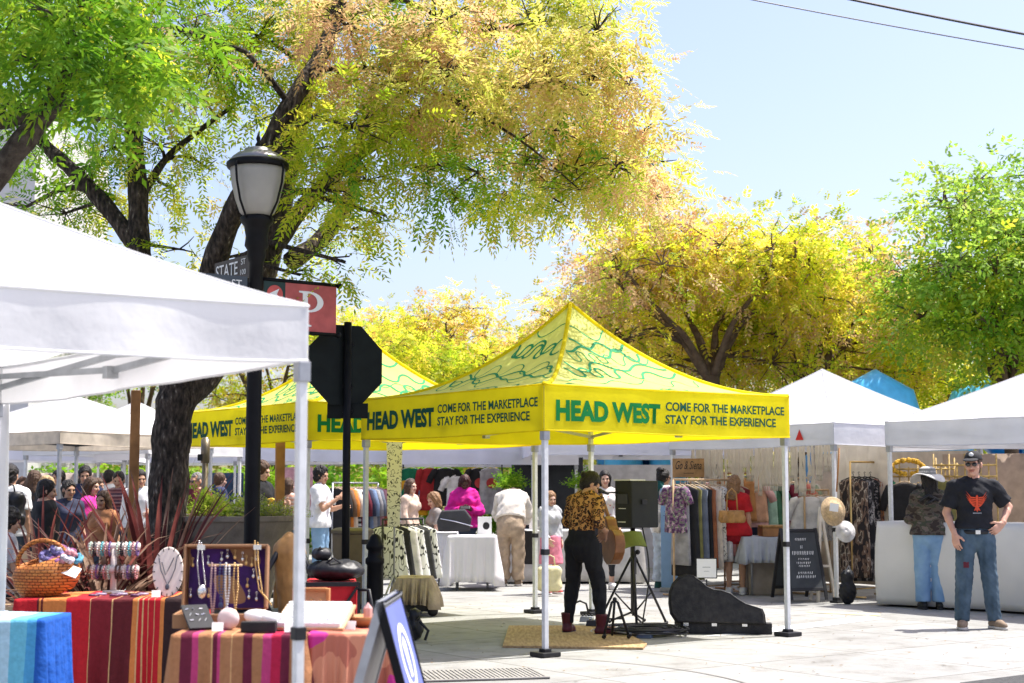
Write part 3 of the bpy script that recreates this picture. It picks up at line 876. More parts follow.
    if truss:
        for i in range(4):
            A, B = cor[i] * 1, cor[(i + 1) % 4] * 1
            b = MB(); n2 = 2
            for k in range(n2):
                a0 = A.lerp(B, k / n2) - out[i] * .03; a1 = A.lerp(B, (k + 1) / n2) - out[i] * .03; dd = -out[i] * .02
                hi, lo = zb + (zt - zb) * .7, zb + .09
                if k == 0: h0, h1 = (hi, lo), (lo + .02, hi)
                else: h0, h1 = (lo + .02, hi), (hi, lo)
                b.bar(a0 + Vector((0, 0, hi)), a1 + Vector((0, 0, lo if False else zb + .08)), .022, .03)
                b.bar(a0 + dd + Vector((0, 0, zb + .08)), a1 + dd + Vector((0, 0, hi)), .022, .03)
            b.box(A.lerp(B, .5) - out[i] * .04 + Vector((0, 0, zb + .07)), (.06, .06, .06))
            b.build('truss', trm or M_truss, t)
        b = MB()
        for i in range(4):
            pts = []
            for r in (.97, .8, .62, .45, .28, .12):
                p = ce.lerp(cor[i], r); p.z = zp - (zp - zt) * (1 - (1 - r) ** expo) - .06 - .1 * (1 - r); pts.append(p)
            b.tube(pts, .013, 6)
        b.bar(ce + Vector((0, 0, zp - .5)), ce + Vector((0, 0, zp - .02)), .035)
        b.build('roof_frame', trm or M_truss, t)
    return t, V

def headwest(C, label, seed, zt=2.36):
    t, V = tent(label, C, 3.05, 3.05, 1.95, zt, 3.33, M_squig, M_yellow, expo=2.0, seed=seed, sag=.02, name='printed_canopy_tent', wav=.013)
    # yellow edging along the hips
    ce = Vector((1.525, 1.525, 0)); b = MB()
    for c in (Vector((0, 0, 0)), Vector((3.05, 0, 0)), Vector((3.05, 3.05, 0)), Vector((0, 3.05, 0))):
        c = c + (c - ce).normalized() * .03; pts = []
        for i in range(25):
            r = i / 24; p = ce.lerp(c, r); p.z = 3.33 - (3.33 - zt) * (1 - (1 - r) ** 2.0) + .004; pts.append(p)
        b.tube(pts, .022, 6)
    b.build('hip_piping', M_yellow, t, smooth=True)
    b = MB()  # yellow skirt band at the roof's lower edge
    for i, (o, x, n) in enumerate([((0, 0), (1, 0), (0, -1)), ((3.05, 0), (0, 1), (1, 0)), ((3.05, 3.05), (-1, 0), (0, 1)), ((0, 3.05), (0, -1), (-1, 0))]):
        pass
    for face in (0, 3):
        if face == 0: o, x, n = Vector((0, 0, 0)), Vector((1, 0, 0)), Vector((0, -1, 0))
        else: o, x, n = Vector((0, 3.05, 0)), Vector((0, -1, 0)), Vector((-1, 0, 0))
        def place(s, z): return frame(o + x * (s * 3.05) + n * .034 + Vector((0, 0, z)), x, (0, 0, 1))
        m1 = M_green if face == 0 else M_dk_shade_green  # big letters on the left face: shade put in as a darker green
        val = V[face]
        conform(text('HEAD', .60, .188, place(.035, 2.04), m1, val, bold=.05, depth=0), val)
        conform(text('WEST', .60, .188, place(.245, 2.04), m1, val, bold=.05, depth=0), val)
        conform(text('COME FOR THE MARKETPLACE', 1.58, .085, place(.463, 2.165), M_dk_shade_green, val, bold=.026, depth=0), val)
        conform(text('STAY FOR THE EXPERIENCE', 1.46, .085, place(.463, 2.045), M_dk_shade_green, val, bold=.026, depth=0), val)
    return t
C1 = gp(545, 657)
headwest(C1, 'nearest yellow pop-up tent with green squiggle roof sheltering the guitarist', 1)
headwest(Vector((-2.16, 15.85, 0)), 'yellow pop-up tent with green squiggle roof behind the stop sign', 2)

K = Vector((-.835, 5.88, 0)); CW = K - E1 * 3.05
tent('large white pop-up tent in the left foreground over the jewellery tables', CW, 3.05, 3.7, 1.95, 2.17, 3.05, M_white_fab, M_white_fab, expo=1.12, seed=5, wav=.02, legs='123', sag=.05, lw=.036)
CT = P(837, 601, 19.2); CT = Vector((CT.x, 19.2, 0))
t, V = tent('white pop-up tent with tall pointed roof over the clothes racks', CT, 3.05, 3.05, 2.0, 2.28, 3.13, M_white_fab, M_shade_fab, expo=1.25, seed=8, trm=M_truss)
# small red triangle mark near the corner
b = MB(); M4 = frame(Vector((-.036, .62, 2.07)), (0, -1, 0), (0, 0, 1))
b.add([M4 @ Vector(p) for p in ((0, 0, 0), (.14, 0, 0), (.07, .14, 0))], [(0, 1, 2)]); b.build('logo_mark', mat('red_print', (.55, .03, .02)), V[3])
LW = Vector((4.75, 19.0, 0)); CW2 = LW - E2 * 3.05
tent('white pop-up tent with grey shaded valance over the long counter at right', CW2, 3.05, 3.05, 1.98, 2.28, 3.05, M_white_fab, M_shade_fab, expo=1.1, seed=9, legs='0123')

# tents of the rows behind: label, near corner pixel, depth, width, depth, zb, zt, zp, fabric
def back_tent(label, px, D, wd, dp, zb, zt, zp, fab, val, seed, rz=ANG, expo=1.15, trm=None, legm=None, wav=.02):
    c = GX(px, D)
    return tent(label, c, wd, dp, zb, zt, zp, fab, val, expo=expo, rz=rz, seed=seed, trm=trm or M_darktruss, legm=legm, feet=False, wav=wav)
back_tent('pale lavender-shaded tent sheltering the hanging printed shirts', 400, 25.5, 3.05, 3.05, 1.84, 2.2, 2.9, M_lavshade_fab, M_lavshade_fab, 11, rz=.12, expo=1.1)
back_tent('white tent with a low roof behind the bending man', 532, 23.6, 3.6, 3.05, 1.96, 2.2, 2.85, M_white_fab, M_lavshade_fab, 12, rz=.06, expo=1.1)
back_tent('grey white tent seen between the stop sign and the lamp post', 236, 27.5, 3.05, 3.05, 1.93, 2.25, 3.0, M_lavshade_fab, M_lavshade_fab, 13, rz=.15)
back_tent('long white tent in the far row behind the tree trunk', 100, 30, 3.6, 3.05, 1.95, 2.25, 3.0, M_white_fab, M_lavshade_fab, 14, rz=.1)
back_tent('white tent with peaked roof and tan valance at far left', 62, 20.5, 2.9, 3.05, 2.05, 2.22, 2.85, M_white_fab, mat('tan_valance', (.66, .58, .47), transl=.35), 15, rz=ANG + .35, legm=M_greyleg)
back_tent('white tent with peaked roof just left of the tree trunk', 150, 24.5, 2.6, 2.6, 2.0, 2.2, 2.95, M_white_fab, M_white_fab, 16, rz=ANG + .5)
back_tent('plain white tent behind the seated crowd at far left', -40, 27, 3.05, 3.05, 1.95, 2.2, 2.8, M_white_fab, M_lavshade_fab, 17, rz=.12)
back_tent('white tent in the farthest row behind the shirt rack', 300, 36, 3.6, 3.05, 2.0, 2.3, 3.1, M_white_fab, M_lavshade_fab, 18, rz=.1)
# ------------------------------------------------------------------ trees
def leaf_mat(name, stops, scale=.9, tr=.5, island=.3):
    """foliage: patches of leaf colour plus leaf-to-leaf variety"""
    m = mat(name, stops[0][1], rough=.55, transl=tr, spec=.25)
    nt, N, L, b = nodes_of(m)
    v = tex_coord(m)
    nz = N.new('ShaderNodeTexNoise'); nz.inputs['Scale'].default_value = scale; nz.inputs['Detail'].default_value = 3; L.new(v, nz.inputs['Vector'])
    ge = N.new('ShaderNodeNewGeometry')
    ma = N.new('ShaderNodeMath'); ma.operation = 'MULTIPLY_ADD'; L.new(ge.outputs['Random Per Island'], ma.inputs[0]); ma.inputs[1].default_value = island
    mb = N.new('ShaderNodeMath'); mb.operation = 'ADD'; L.new(ma.outputs[0], mb.inputs[0]); mb.inputs[1].default_value = -island / 2
    L.new(nz.outputs['Fac'], ma.inputs[2])
    r = ramp(N, mb.outputs[0], stops, L)
    set_color_out(m, r.outputs[0])
    return m
YG = [(.25, (.16, .30, .02)), (.45, (.42, .48, .025)), (.6, (.62, .52, .03)), (.75, (.62, .38, .06))]
L_yel = leaf_mat('yellow_leaves', [(.22, (.50, .56, .03)), (.38, (.72, .72, .05)), (.56, (.84, .70, .08)), (.72, (.84, .56, .15))], .8, .72)
L_yg = leaf_mat('yellow_green_leaves', [(.25, (.26, .44, .02)), (.45, (.52, .64, .03)), (.62, (.70, .68, .03)), (.78, (.80, .62, .05))], .9, .72)
L_or = leaf_mat('orange_tan_leaves', [(.25, (.60, .52, .06)), (.45, (.78, .58, .12)), (.6, (.80, .50, .18)), (.78, (.74, .38, .12))], 1.2, .72)
L_gr = leaf_mat('green_leaves', [(.25, (.07, .20, .012)), (.5, (.19, .38, .02)), (.75, (.34, .48, .03))], .9, .55)
L_mid = leaf_mat('mid_green_leaves', [(.25, (.13, .28, .03)), (.5, (.32, .50, .06)), (.75, (.48, .60, .11))], .9, .62)
L_dull = leaf_mat('dull_olive_leaves', [(.25, (.30, .30, .04)), (.5, (.54, .46, .08)), (.75, (.62, .44, .17))], .5, .55)
L_b1 = leaf_mat('lime_yellow_leaves', [(.25, (.34, .44, .04)), (.42, (.58, .60, .09)), (.6, (.72, .62, .17)), (.75, (.70, .50, .22))], 1.0, .6)
L_b2 = leaf_mat('tan_orange_leaves', [(.25, (.56, .54, .13)), (.45, (.72, .56, .24)), (.6, (.72, .45, .25)), (.78, (.54, .30, .17))], 1.5, .6)
L_b3 = leaf_mat('lime_leaves', [(.25, (.20, .36, .015)), (.45, (.44, .56, .03)), (.62, (.64, .64, .05)), (.78, (.70, .56, .08))], 1.1, .64)
M_bark = mat('dark_bark', (.030, .022, .017), rough=.95, var=.5, scale=14, bump=1, bscale=38, col2=(.085, .070, .056))
M_bark2 = mat('brown_bark', (.07, .045, .03), rough=.95, scale=8, bump=.6, bscale=25, col2=(.12, .085, .055))

def bark_lichen():
    m = mat('flaky_bark', (.028, .022, .018), rough=.95, bump=1, bscale=30)
    nt, N, L, b = nodes_of(m)
    v = tex_coord(m, scale=(1, 1, .35))
    n1 = N.new('ShaderNodeTexNoise'); n1.inputs['Scale'].default_value = 30; n1.inputs['Detail'].default_value = 6; L.new(v, n1.inputs['Vector'])
    r = ramp(N, n1.outputs['Fac'], [(.35, (.012, .010, .008)), (.55, (.055, .042, .033)), (.66, (.10, .08, .065)), (.72, (.30, .27, .22))], L)
    set_color_out(m, r.outputs[0])
    for n in N:
        if n.type == 'BUMP': L.new(n1.outputs['Fac'], n.inputs['Height']); n.inputs['Distance'].default_value = .05
    return m
M_flaky = bark_lichen()

def leaf_cloud(pos, axis, llen, lw, pairs, rl, rg, droop=.27):
    """compound leaves: one rachis each with leaflet pairs; returns verts (n*4) and quads"""
    n = len(pos)
    up = np.array([0, 0, 1.0]) + rg.normal(size=(n, 3)) * .45
    side = np.cross(axis, up); side /= np.linalg.norm(side, axis=1)[:, None] + 1e-9
    nrm = np.cross(side, axis)
    sc = rg.uniform(.75, 1.25, n)[:, None]
    out = []
    for k in range(pairs + 1):
        t = (k + .6) / (pairs + .6)
        b = pos + axis * (rl * t) * sc - np.array([0, 0, 1]) * (droop * rl * t * t) * sc
        dirs = [axis] if k == pairs else [side * .86 + axis * .5, -side * .86 + axis * .5]
        for d in dirs:
            d = d + rg.normal(size=(n, 3)) * .16 - np.array([0, 0, .22]); d /= np.linalg.norm(d, axis=1)[:, None]
            wv = np.cross(d, nrm); wv /= np.linalg.norm(wv, axis=1)[:, None] + 1e-9
            l = llen * sc * (1 - .25 * abs(t - .5))
            m = b + d * l * .45
            q = np.stack([b, m + wv * lw * sc, b + d * l, m - wv * lw * sc], 1)
            out.append(q)
    V = np.concatenate(out, 0)
    # keep each compound leaf's leaflets; each leaflet its own island
    return V.reshape(-1, 3), len(V)

def tree(label, base, limbs, clumps, leaf, mats, bark, seed=0, group=None, name='tree', twig=.010, npc=10, sig=.22, cat='tree', twig_n=1.0, clen=1.0):
    """limbs: list of (points, r0, r1); clumps: (centre, (rx,ry,rz), number of sprigs, material index)"""
    rg = np.random.RandomState(seed); rn = random.Random(seed)
    base = Vector(base); t = thing(name, label, cat, base, 0, group)
    b = MB(); pts_all = []
    for pts, r0, r1 in limbs:
        pts = [Vector(p) - base for p in pts]
        # smooth the polyline
        sm = []
        k = len(pts)
        for i in range(k - 1):
            p0, p1, p2, p3 = pts[max(i - 1, 0)], pts[i], pts[i + 1], pts[min(i + 2, k - 1)]
            for s_ in range(5):
                u = s_ / 5
                sm.append(.5 * ((2 * p1) + (p2 - p0) * u + (2 * p0 - 5 * p1 + 4 * p2 - p3) * u * u + (3 * p1 - p0 - 3 * p2 + p3) * u ** 3))
        sm.append(pts[-1]); n = len(sm)
        rad = [r0 + (r1 - r0) * i / (n - 1) for i in range(n)]
        rad = [r * (1 + .07 * math.sin(i * 1.7 + r0 * 50)) for i, r in enumerate(rad)]
        b.tube(sm, rad, 12)
        for p, r in zip(sm, rad): pts_all.append((p, r))
    leafV = [[] for _ in mats]; 
    for (c, rr, ns, mi) in clumps:
        c = Vector(c) - base; rr = Vector(rr)
        # a branch from the nearest limb point
        best = min(pts_all, key=lambda q: (q[0] - c).length + max(0, q[0].z - c.z) * 1.2)
        a, ra = best
        mid = a.lerp(c, .5) + Vector((rn.uniform(-.12, .12), rn.uniform(-.12, .12), rn.uniform(.0, .2))) * (c - a).length
        r0 = min(ra * .6, .02 + .012 * (c - a).length)
        b.tube([a, a.lerp(mid, .55) + Vector((0, 0, .03)), mid, mid.lerp(c, .6), c], [r0, r0 * .85, r0 * .7, r0 * .55, r0 * .4], 6)
        for k in range(ns):
            v = rg.normal(size=3); v /= np.linalg.norm(v); rad = rg.uniform(.35, 1.0) ** .6
            sc = np.array(c) + v * np.array(rr) * rad
            if rn.random() < twig_n:
                q = Vector(sc); m = c.lerp(q, .5) + Vector((rn.uniform(-.1, .1), rn.uniform(-.1, .1), rn.uniform(0, .15))) * (q - c).length
                b.tube([c.lerp(mid, .2), m, q], [twig * 1.3, twig, twig * .5], 4, cap=False)
            pp = sc + rg.normal(size=(npc, 3)) * sig * np.array([1, 1, .7])
            ax = (pp - sc) / (sig * 2) + v * .5 + rg.normal(size=(npc, 3)) * .55; ax[:, 2] -= .25
            ax /= np.linalg.norm(ax, axis=1)[:, None]
            j = mi if rg.rand() > .18 else rg.randint(len(mats))
            leafV[j].append((pp, ax))
    b.build('trunk', bark, t, smooth=True)
    Vs, mids, tot = [], [], 0
    for j, lst in enumerate(leafV):
        if not lst: continue
        pp = np.concatenate([x[0] for x in lst]); ax = np.concatenate([x[1] for x in lst])
        V, n = leaf_cloud(pp, ax, *leaf, rg)
        Vs.append(V); mids.append(np.full(n, j)); tot += n
    V = np.concatenate(Vs); Q = np.arange(len(V)).reshape(-1, 4)
    mesh_np('crown', V, Q, np.concatenate(mids), mats, t)
    return t

rt = random.Random(11)
# --- the big tree behind the lamp post
D0 = 15.2
def tp(x, y, D=D0): return P(x, y, D)
base = GX(168, D0)
limbs = [([base, tp(165, 560), tp(169, 480), tp(173, 420), tp(179, 386)], .205, .195),
         ([tp(176, 398), tp(160, 330, 15.3), tp(140, 255, 15.5), tp(138, 190, 15.6), tp(132, 120, 15.8), tp(122, 40, 16), tp(118, -60, 16)], .15, .06),
         ([tp(140, 250, 15.5), tp(105, 205, 15.6), tp(72, 170, 15.6), tp(45, 145, 15.7), tp(20, 110, 15.7), tp(-30, 70, 15.7)], .10, .045),
         ([tp(177, 396), tp(203, 300, 15), tp(228, 225, 14.8), tp(262, 160, 14.6), tp(290, 105, 14.6), tp(318, 60, 14.8), tp(338, 10, 15), tp(350, -60, 15)], .14, .06),
         ([tp(178, 400), tp(222, 350, 15.6), tp(262, 270, 15.8), tp(282, 190, 16), tp(300, 110, 16.1), tp(322, 20, 16.2), tp(335, -60, 16.2)], .19, .09),
         ([tp(276, 245, 15.8), tp(305, 205, 15.4), tp(345, 165, 15.2), tp(395, 130, 15), tp(450, 100, 14.7), tp(520, 85, 14.4), tp(590, 95, 14.2)], .10, .025),
         ([tp(290, 262, 16), tp(325, 235, 16.3), tp(352, 190, 16.5), tp(360, 140, 16.6), tp(395, 70, 16.6)], .11, .04),
         ([tp(314, 70, 14.8), tp(380, 70, 14.6), tp(450, 100, 14.5), tp(520, 140, 14.5), tp(580, 190, 14.4)], .03, .006),
         ([tp(340, 20, 15), tp(400, 0, 14.8), tp(470, 30, 14.9), tp(540, 20, 14.9)], .035, .01),
         ([tp(140, 200, 15.6), tp(165, 160, 15.8), tp(200, 130, 16), tp(235, 105, 16.1)], .05, .02)]
cl = []
def cl_add(x, y, r, n, mi, D=None, fl=.75):
    D = D or (rt.uniform(13.6, 16.6) if not (x < 300 and y > 95) else rt.uniform(15.6, 16.8)); c = P(x, y, D); k = D / F_PX
    if y > 205 and 290 < x < 420: n = max(2, n // 2)
    if x < 300 and y > 95: n = max(2, int(n * .6))
    cl.append((c, (r * k, r * k * 1.2, r * k * fl), n, mi))
# dense upper crown (continues above the frame), material: 0 yellow, 1 yellow-green, 2 orange, 3 green
for (x, y, r, n, mi) in [(170, -40, 70, 20, 1), (250, -50, 80, 20, 1), (330, -40, 80, 20, 1), (420, -40, 80, 22, 0), (510, -30, 75, 20, 0), (580, -25, 55, 14, 0),
        (180, 30, 55, 18, 3), (215, 60, 50, 14, 1), (255, 35, 55, 18, 1), (300, 40, 55, 18, 0), (345, 25, 55, 18, 2), (395, 35, 55, 20, 0), (440, 20, 55, 20, 2), (490, 30, 55, 20, 0), (545, 25, 55, 20, 0), (600, 25, 42, 13, 0),
        (185, 95, 45, 12, 1), (235, 95, 45, 10, 1), (310, 95, 42, 12, 1), (355, 85, 50, 18, 0), (400, 90, 50, 18, 2), (445, 75, 50, 20, 0), (495, 85, 50, 20, 2), (545, 80, 50, 20, 0), (595, 75, 48, 18, 0), (632, 85, 26, 8, 2),
        (360, 130, 42, 14, 1), (405, 135, 45, 14, 1), (455, 125, 45, 18, 0), (505, 130, 45, 18, 0), (555, 130, 45, 18, 2), (605, 125, 45, 16, 0), (645, 130, 28, 9, 0),
        (525, 165, 40, 12, 0), (575, 170, 42, 14, 0), (620, 165, 40, 14, 2), (655, 165, 26, 8, 0), (600, 205, 30, 8, 1), (640, 195, 26, 7, 0), (662, 200, 18, 4, 2),
        (430, 170, 35, 8, 1), (470, 175, 38, 8, 3), (445, 200, 26, 5, 3), (500, 195, 26, 5, 1), (520, 210, 18, 3, 1), (560, 205, 20, 4, 0),
        (95, 190, 45, 14, 1), (60, 215, 40, 12, 3), (120, 230, 40, 12, 1), (175, 190, 34, 8, 1), (160, 145, 45, 12, 1), (110, 150, 45, 14, 3), (75, 120, 50, 14, 3), (30, 150, 45, 12, 3), (20, 210, 40, 10, 3),
        (210, 170, 34, 6, 1), (185, 250, 30, 6, 1), (215, 260, 25, 4, 0), (245, 200, 25, 4, 0), (310, 150, 40, 10, 1), (335, 190, 38, 10, 1), (370, 180, 35, 9, 1), (320, 235, 34, 8, 1), (355, 230, 34, 8, 0), (385, 215, 22, 5, 1), (300, 275, 26, 6, 0), (345, 262, 24, 5, 1),
        (270, 115, 36, 8, 1), (140, 70, 60, 18, 3), (95, 60, 55, 16, 3), (60, 20, 60, 16, 3), (120, 10, 55, 16, 3), (10, 60, 50, 12, 3)]:
    cl_add(x, y, r, n, mi)
tree('big spreading tree with yellow and green leaves behind the lamp post', base, limbs, cl, (.075, .0115, 5, .19), [L_b1, L_b3, L_b2, L_gr], M_flaky, seed=3, name='ash_tree', npc=13, sig=.155, twig=.007)

# --- branch and bigger green leaves of a nearer tree whose trunk stands just left of the frame
D1 = 10.5
def t1(x, y, D=D1): return P(x, y, D)
b0 = Vector((-4.6, D1, 0))
limbs = [([b0, Vector((-4.55, D1, 1.2)), Vector((-4.4, D1, 2.3)), t1(-60, 250), t1(0, 158 + 12), t1(36, 125), t1(56, 95), t1(70, 62), t1(84, 20), t1(95, -40)], .125, .045),
         ([t1(-60, 140), t1(-10, 124), t1(30, 116), t1(50, 108)], .06, .05), ([t1(-62, 245), t1(-60, 140), t1(-40, 60), t1(-5, -30)], .11, .05),
         ([t1(66, 66), t1(82, 84), t1(96, 92)], .035, .015)]
cl = []
for (x, y, r, n, mi) in [(20, 15, 45, 14, 0), (60, 20, 42, 14, 0), (100, 30, 38, 14, 0), (135, 45, 26, 8, 0), (35, 62, 36, 10, 1), (80, 60, 34, 10, 0), (115, 85, 30, 8, 0), (140, 80, 18, 4, 0), (15, 105, 30, 6, 1), (60, 105, 25, 5, 0), (100, 120, 24, 4, 1), (20, -30, 60, 12, 1), (90, -30, 60, 12, 0), (-30, 40, 60, 10, 1)]:
    n = max(3, int(n * .75)); D = rt.uniform(9.6, 11.2); k = D / F_PX; cl.append((P(x, y, D), (r * k, r * k * 1.2, r * k * .75), n, mi))
L_br = leaf_mat('bright_green_leaves', [(.25, (.055, .17, .010)), (.5, (.17, .34, .016)), (.75, (.36, .46, .03))], 1.4)
tree('nearer tree with large bright green leaves at the upper left', b0, limbs, cl, (.10, .016, 5, .25), [L_br, L_gr, L_b3], M_bark, seed=5, name='walnut_tree', npc=8, sig=.16, twig=.007)

def crown_tree(label, px, D, ztop, zlow, hw, leafs, weights, seed, fork=None, ncl=26, ns=10, leaf=(.11, .022, 3, .22), name='tree', group=None, bark=None, lean=0, npc=10, hd=None, multi=1, sig=.3, tr=.15, full=False):
    rg = random.Random(seed); base = GX(px, D); zf = fork or zlow * .9
    top = Vector((base.x + lean, D, 0)); limbs = []
    f = Vector((base.x + lean * .3, D, zf))
    limbs.append(([base, base.lerp(f, .5) + Vector((rg.uniform(-.06, .06), 0, 0)), f], tr * 1.5, tr * 1.1))
    cl = []; hd = hd or hw * .8
    zc = (ztop + zlow) / 2; rz = (ztop - zlow) / 2
    nl = 6
    for i in range(nl):
        a = 2 * math.pi * i / nl + rg.uniform(-.4, .4); rr = rg.uniform(.35, .75)
        e = Vector((top.x + math.cos(a) * hw * rr, D + math.sin(a) * hd * rr, zc + rz * rg.uniform(.0, .6)))
        m = f.lerp(e, .5) + Vector((rg.uniform(-.2, .2), rg.uniform(-.2, .2), .25))
        limbs.append(([f - Vector((0, 0, .15)), f.lerp(m, .5) + Vector((0, 0, .12)), m, e], tr * rg.uniform(.5, .75), tr * .18))
    k = 0
    while k < ncl:
        v = Vector((rg.uniform(-1, 1), rg.uniform(-1, 1), rg.uniform(-1, 1)))
        if v.length > 1 or v.length < .45: continue
        if not full and v.z < .1 and abs(v.x) < .5 and v.y < .45: continue
        c = Vector((top.x + v.x * hw * .85, D + v.y * hd * .85, zc + v.z * rz * .82))
        s = rg.uniform(.75, 1.25); r = hw * 2.0 / math.sqrt(ncl) * s
        u = .5 + .5 * v.z + rg.uniform(-.25, .25)
        mi = rg.choices(range(len(leafs)), weights)[0]
        cl.append((c, (r, r, r * .7), max(3, int(ns * s)), mi)); k += 1
    return tree(label, base, limbs, cl, leaf, leafs, bark or M_bark2, seed=seed, name=name, npc=npc, sig=sig, twig=.012, twig_n=.6, group=group)

YM = [L_yel, L_yg, L_b2, L_b3]
crown_tree('round yellow tree with forked trunk right behind the nearest yellow tent', 711, 29, 7.0, 3.0, 3.2, YM, (4, 3, 5, 2), 21, fork=3.6, ncl=50, ns=13, name='ash_tree', leaf=(.105, .021, 4, .24))
crown_tree('yellow tree with leaning trunk between the yellow tent and the pointed white tent', 792, 31, 6.9, 2.9, 2.9, YM, (4, 3, 4, 2), 22, fork=3.2, ncl=44, ns=13, name='ash_tree', lean=.7, leaf=(.105, .021, 4, .24))
crown_tree('orange tinged yellow tree just above the nearest yellow tent roof', 628, 34, 7.0, 2.2, 2.6, YM, (3, 3, 4, 2), 23, fork=3, ncl=46, ns=12, name='ash_tree', leaf=(.105, .021, 4, .24))
crown_tree('airy green tree at the right edge of the picture', 1008, 27, 8.1, 2.6, 2.25, [L_mid, L_gr, L_b3], (6, 2, 1), 24, fork=2.9, ncl=46, ns=12, full=True, tr=.10, leaf=(.13, .03, 2, .2), name='green_tree', hd=2.2)
crown_tree('low yellow green tree beside the airy green tree', 905, 33, 5.4, 1.8, 1.9, YM, (3, 6, 1, 2), 25, ncl=24, ns=11, name='ash_tree')
crown_tree('thin brownish yellow tree in the middle distance left of the peak', 455, 41, 6.9, 2.0, 2.4, [L_or, L_yel, L_yg], (4, 3, 3), 26, fork=3.4, ncl=40, ns=11, name='ash_tree')
crown_tree('pale tan tree far behind the stop sign', 395, 44, 6.9, 1.8, 2.6, [L_or, L_yg, L_yel], (3, 3, 4), 27, fork=3.2, ncl=40, ns=11, name='ash_tree')
crown_tree('orange yellow tree far behind between the two yellow roofs', 520, 43, 6.4, 1.6, 2.4, [L_or, L_yg, L_yel], (4, 2, 3), 28, ncl=36, ns=12, name='ash_tree')
crown_tree('dull green tree behind the lamp post in the distance', 280, 38, 6.8, 2.0, 3.0, [L_yg, L_dull, L_or], (4, 4, 2), 29, ncl=40, ns=11, name='ash_tree')
crown_tree('olive yellow tree filling the gap between the stop sign and the yellow peak', 432, 36, 5.7, 1.6, 2.0, [L_yg, L_yel, L_b3], (3, 4, 3), 34, ncl=34, ns=12, name='ash_tree')
crown_tree('low lime tree just left of the yellow tent peak', 540, 37, 5.2, 1.6, 1.7, [L_yg, L_b1, L_b3], (3, 3, 3), 35, ncl=28, ns=12, name='ash_tree')
crown_tree('mixed lime and orange tree between the yellow trees and the airy green tree', 890, 36, 6.4, 2.0, 2.0, [L_b3, L_b1, L_b2], (4, 3, 2), 36, ncl=32, ns=12, name='ash_tree')
crown_tree('green yellow tree far behind the big trunk', 140, 40, 7.6, 2.2, 3.2, [L_yg, L_gr, L_dull], (5, 3, 2), 30, ncl=30, ns=9, name='ash_tree')
crown_tree('dark green tree at the far left behind the white tents', 30, 36, 7.4, 2.0, 2.8, [L_gr, L_yg], (5, 3), 31, ncl=28, ns=9, name='green_tree')
crown_tree('tall yellow green tree far behind the boutique tent', 850, 42, 6.6, 2.2, 3.2, YM, (3, 6, 1, 2), 32, ncl=30, ns=10, name='ash_tree')
crown_tree('green tree beyond the right edge behind the counter tent', 1085, 31, 7.4, 2.4, 2.6, [L_mid, L_gr, L_yg], (6, 3, 1), 33, ncl=30, ns=10, leaf=(.13, .03, 2, .2), name='green_tree')

# distant wooded slope closing the view
M_hill = mat('wooded_slope', (.09, .10, .035), rough=1, var=.4, scale=.4, bump=1, bscale=2, col2=(.26, .20, .09))
b = MB()
b.grid(lambda u, v: ((u - .5) * 260, 70 + v * 60, (v ** .6) * (5.5 + 1.6 * math.sin(u * 23) + .9 * math.sin(u * 61 + 1)) - .2), 120, 14)
tag(b.build('hills', M_hill, smooth=True), 'far dry hillside behind the market', 'hillside', kind='structure')
# far hedge line that reads as one mass
rg = np.random.RandomState(4); n = 9000
pp = np.stack([rg.uniform(-30, 30, n), rg.uniform(50, 56, n), np.zeros(n)], 1)
pp[:, 2] = rg.uniform(0, 1, n) ** .8 * (3.4 + 1.0 * np.sin(pp[:, 0] * .55) + .7 * np.sin(pp[:, 0] * 1.7))
ax = rg.normal(size=(n, 3)); ax /= np.linalg.norm(ax, axis=1)[:, None]
V, k = leaf_cloud(pp, ax, .30, .07, 2, .4, rg)
tag(mesh_np('far_shrubbery', V, np.arange(len(V)).reshape(-1, 4), None, [leaf_mat('far_leaves', [(.25, (.10, .14, .02)), (.5, (.26, .28, .04)), (.75, (.42, .34, .10))], .4)]), 'far line of mixed shrubs closing the view', 'shrubs', kind='stuff')
# low green hedge behind the stalls
n = 3500
pp = np.stack([rg.uniform(-11, 4, n), rg.uniform(33, 35, n), rg.uniform(0.1, 1.9, n)], 1)
ax = rg.normal(size=(n, 3)); ax /= np.linalg.norm(ax, axis=1)[:, None]
V, k = leaf_cloud(pp, ax, .16, .045, 2, .25, rg)
tag(mesh_np('hedge', V, np.arange(len(V)).reshape(-1, 4), None, [L_gr]), 'green hedge seen under the far tents', 'hedge', kind='stuff')
# ------------------------------------------------------------------ street furniture
def Z(y, D): return CH + (487 - y) * D / F_PX
# lamp post
D = 13.6; lp = thing('street_lamp', 'tall black street lamp with frosted urn globe and signs on its post', 'street lamp', GX(254.5, D))
b = MB(); b.lathe([(.20, 0), (.20, .12), (.17, .16), (.16, .5), (.12, .58), (.085, .72), (.072, .9), (.068, 2.6), (.064, 3.5), (.075, 3.52), (.085, 3.56), (.085, 3.62), (.11, 3.66), (.10, 3.74), (.118, 3.84), (.15, 3.88), (.155, 3.915), (.13, 3.935)], n=20)
b.build('post', M_blackmat, lp, smooth=True)
for k in range(10):
    pass
M_globe = mat('frosted_globe', (.62, .60, .56), rough=.25, var=.06, scale=5, transl=.55)
b = MB(); b.lathe([(.125, 3.935), (.16, 3.97), (.20, 4.08), (.235, 4.22), (.25, 4.33), (.252, 4.385)], n=28); b.build('globe', M_globe, lp, smooth=True)
b = MB(); b.lathe([(.275, 4.375), (.285, 4.39), (.285, 4.425), (.268, 4.44)], n=28); 
cap = b.build('cap_band', M_blackmat, lp, smooth=True)
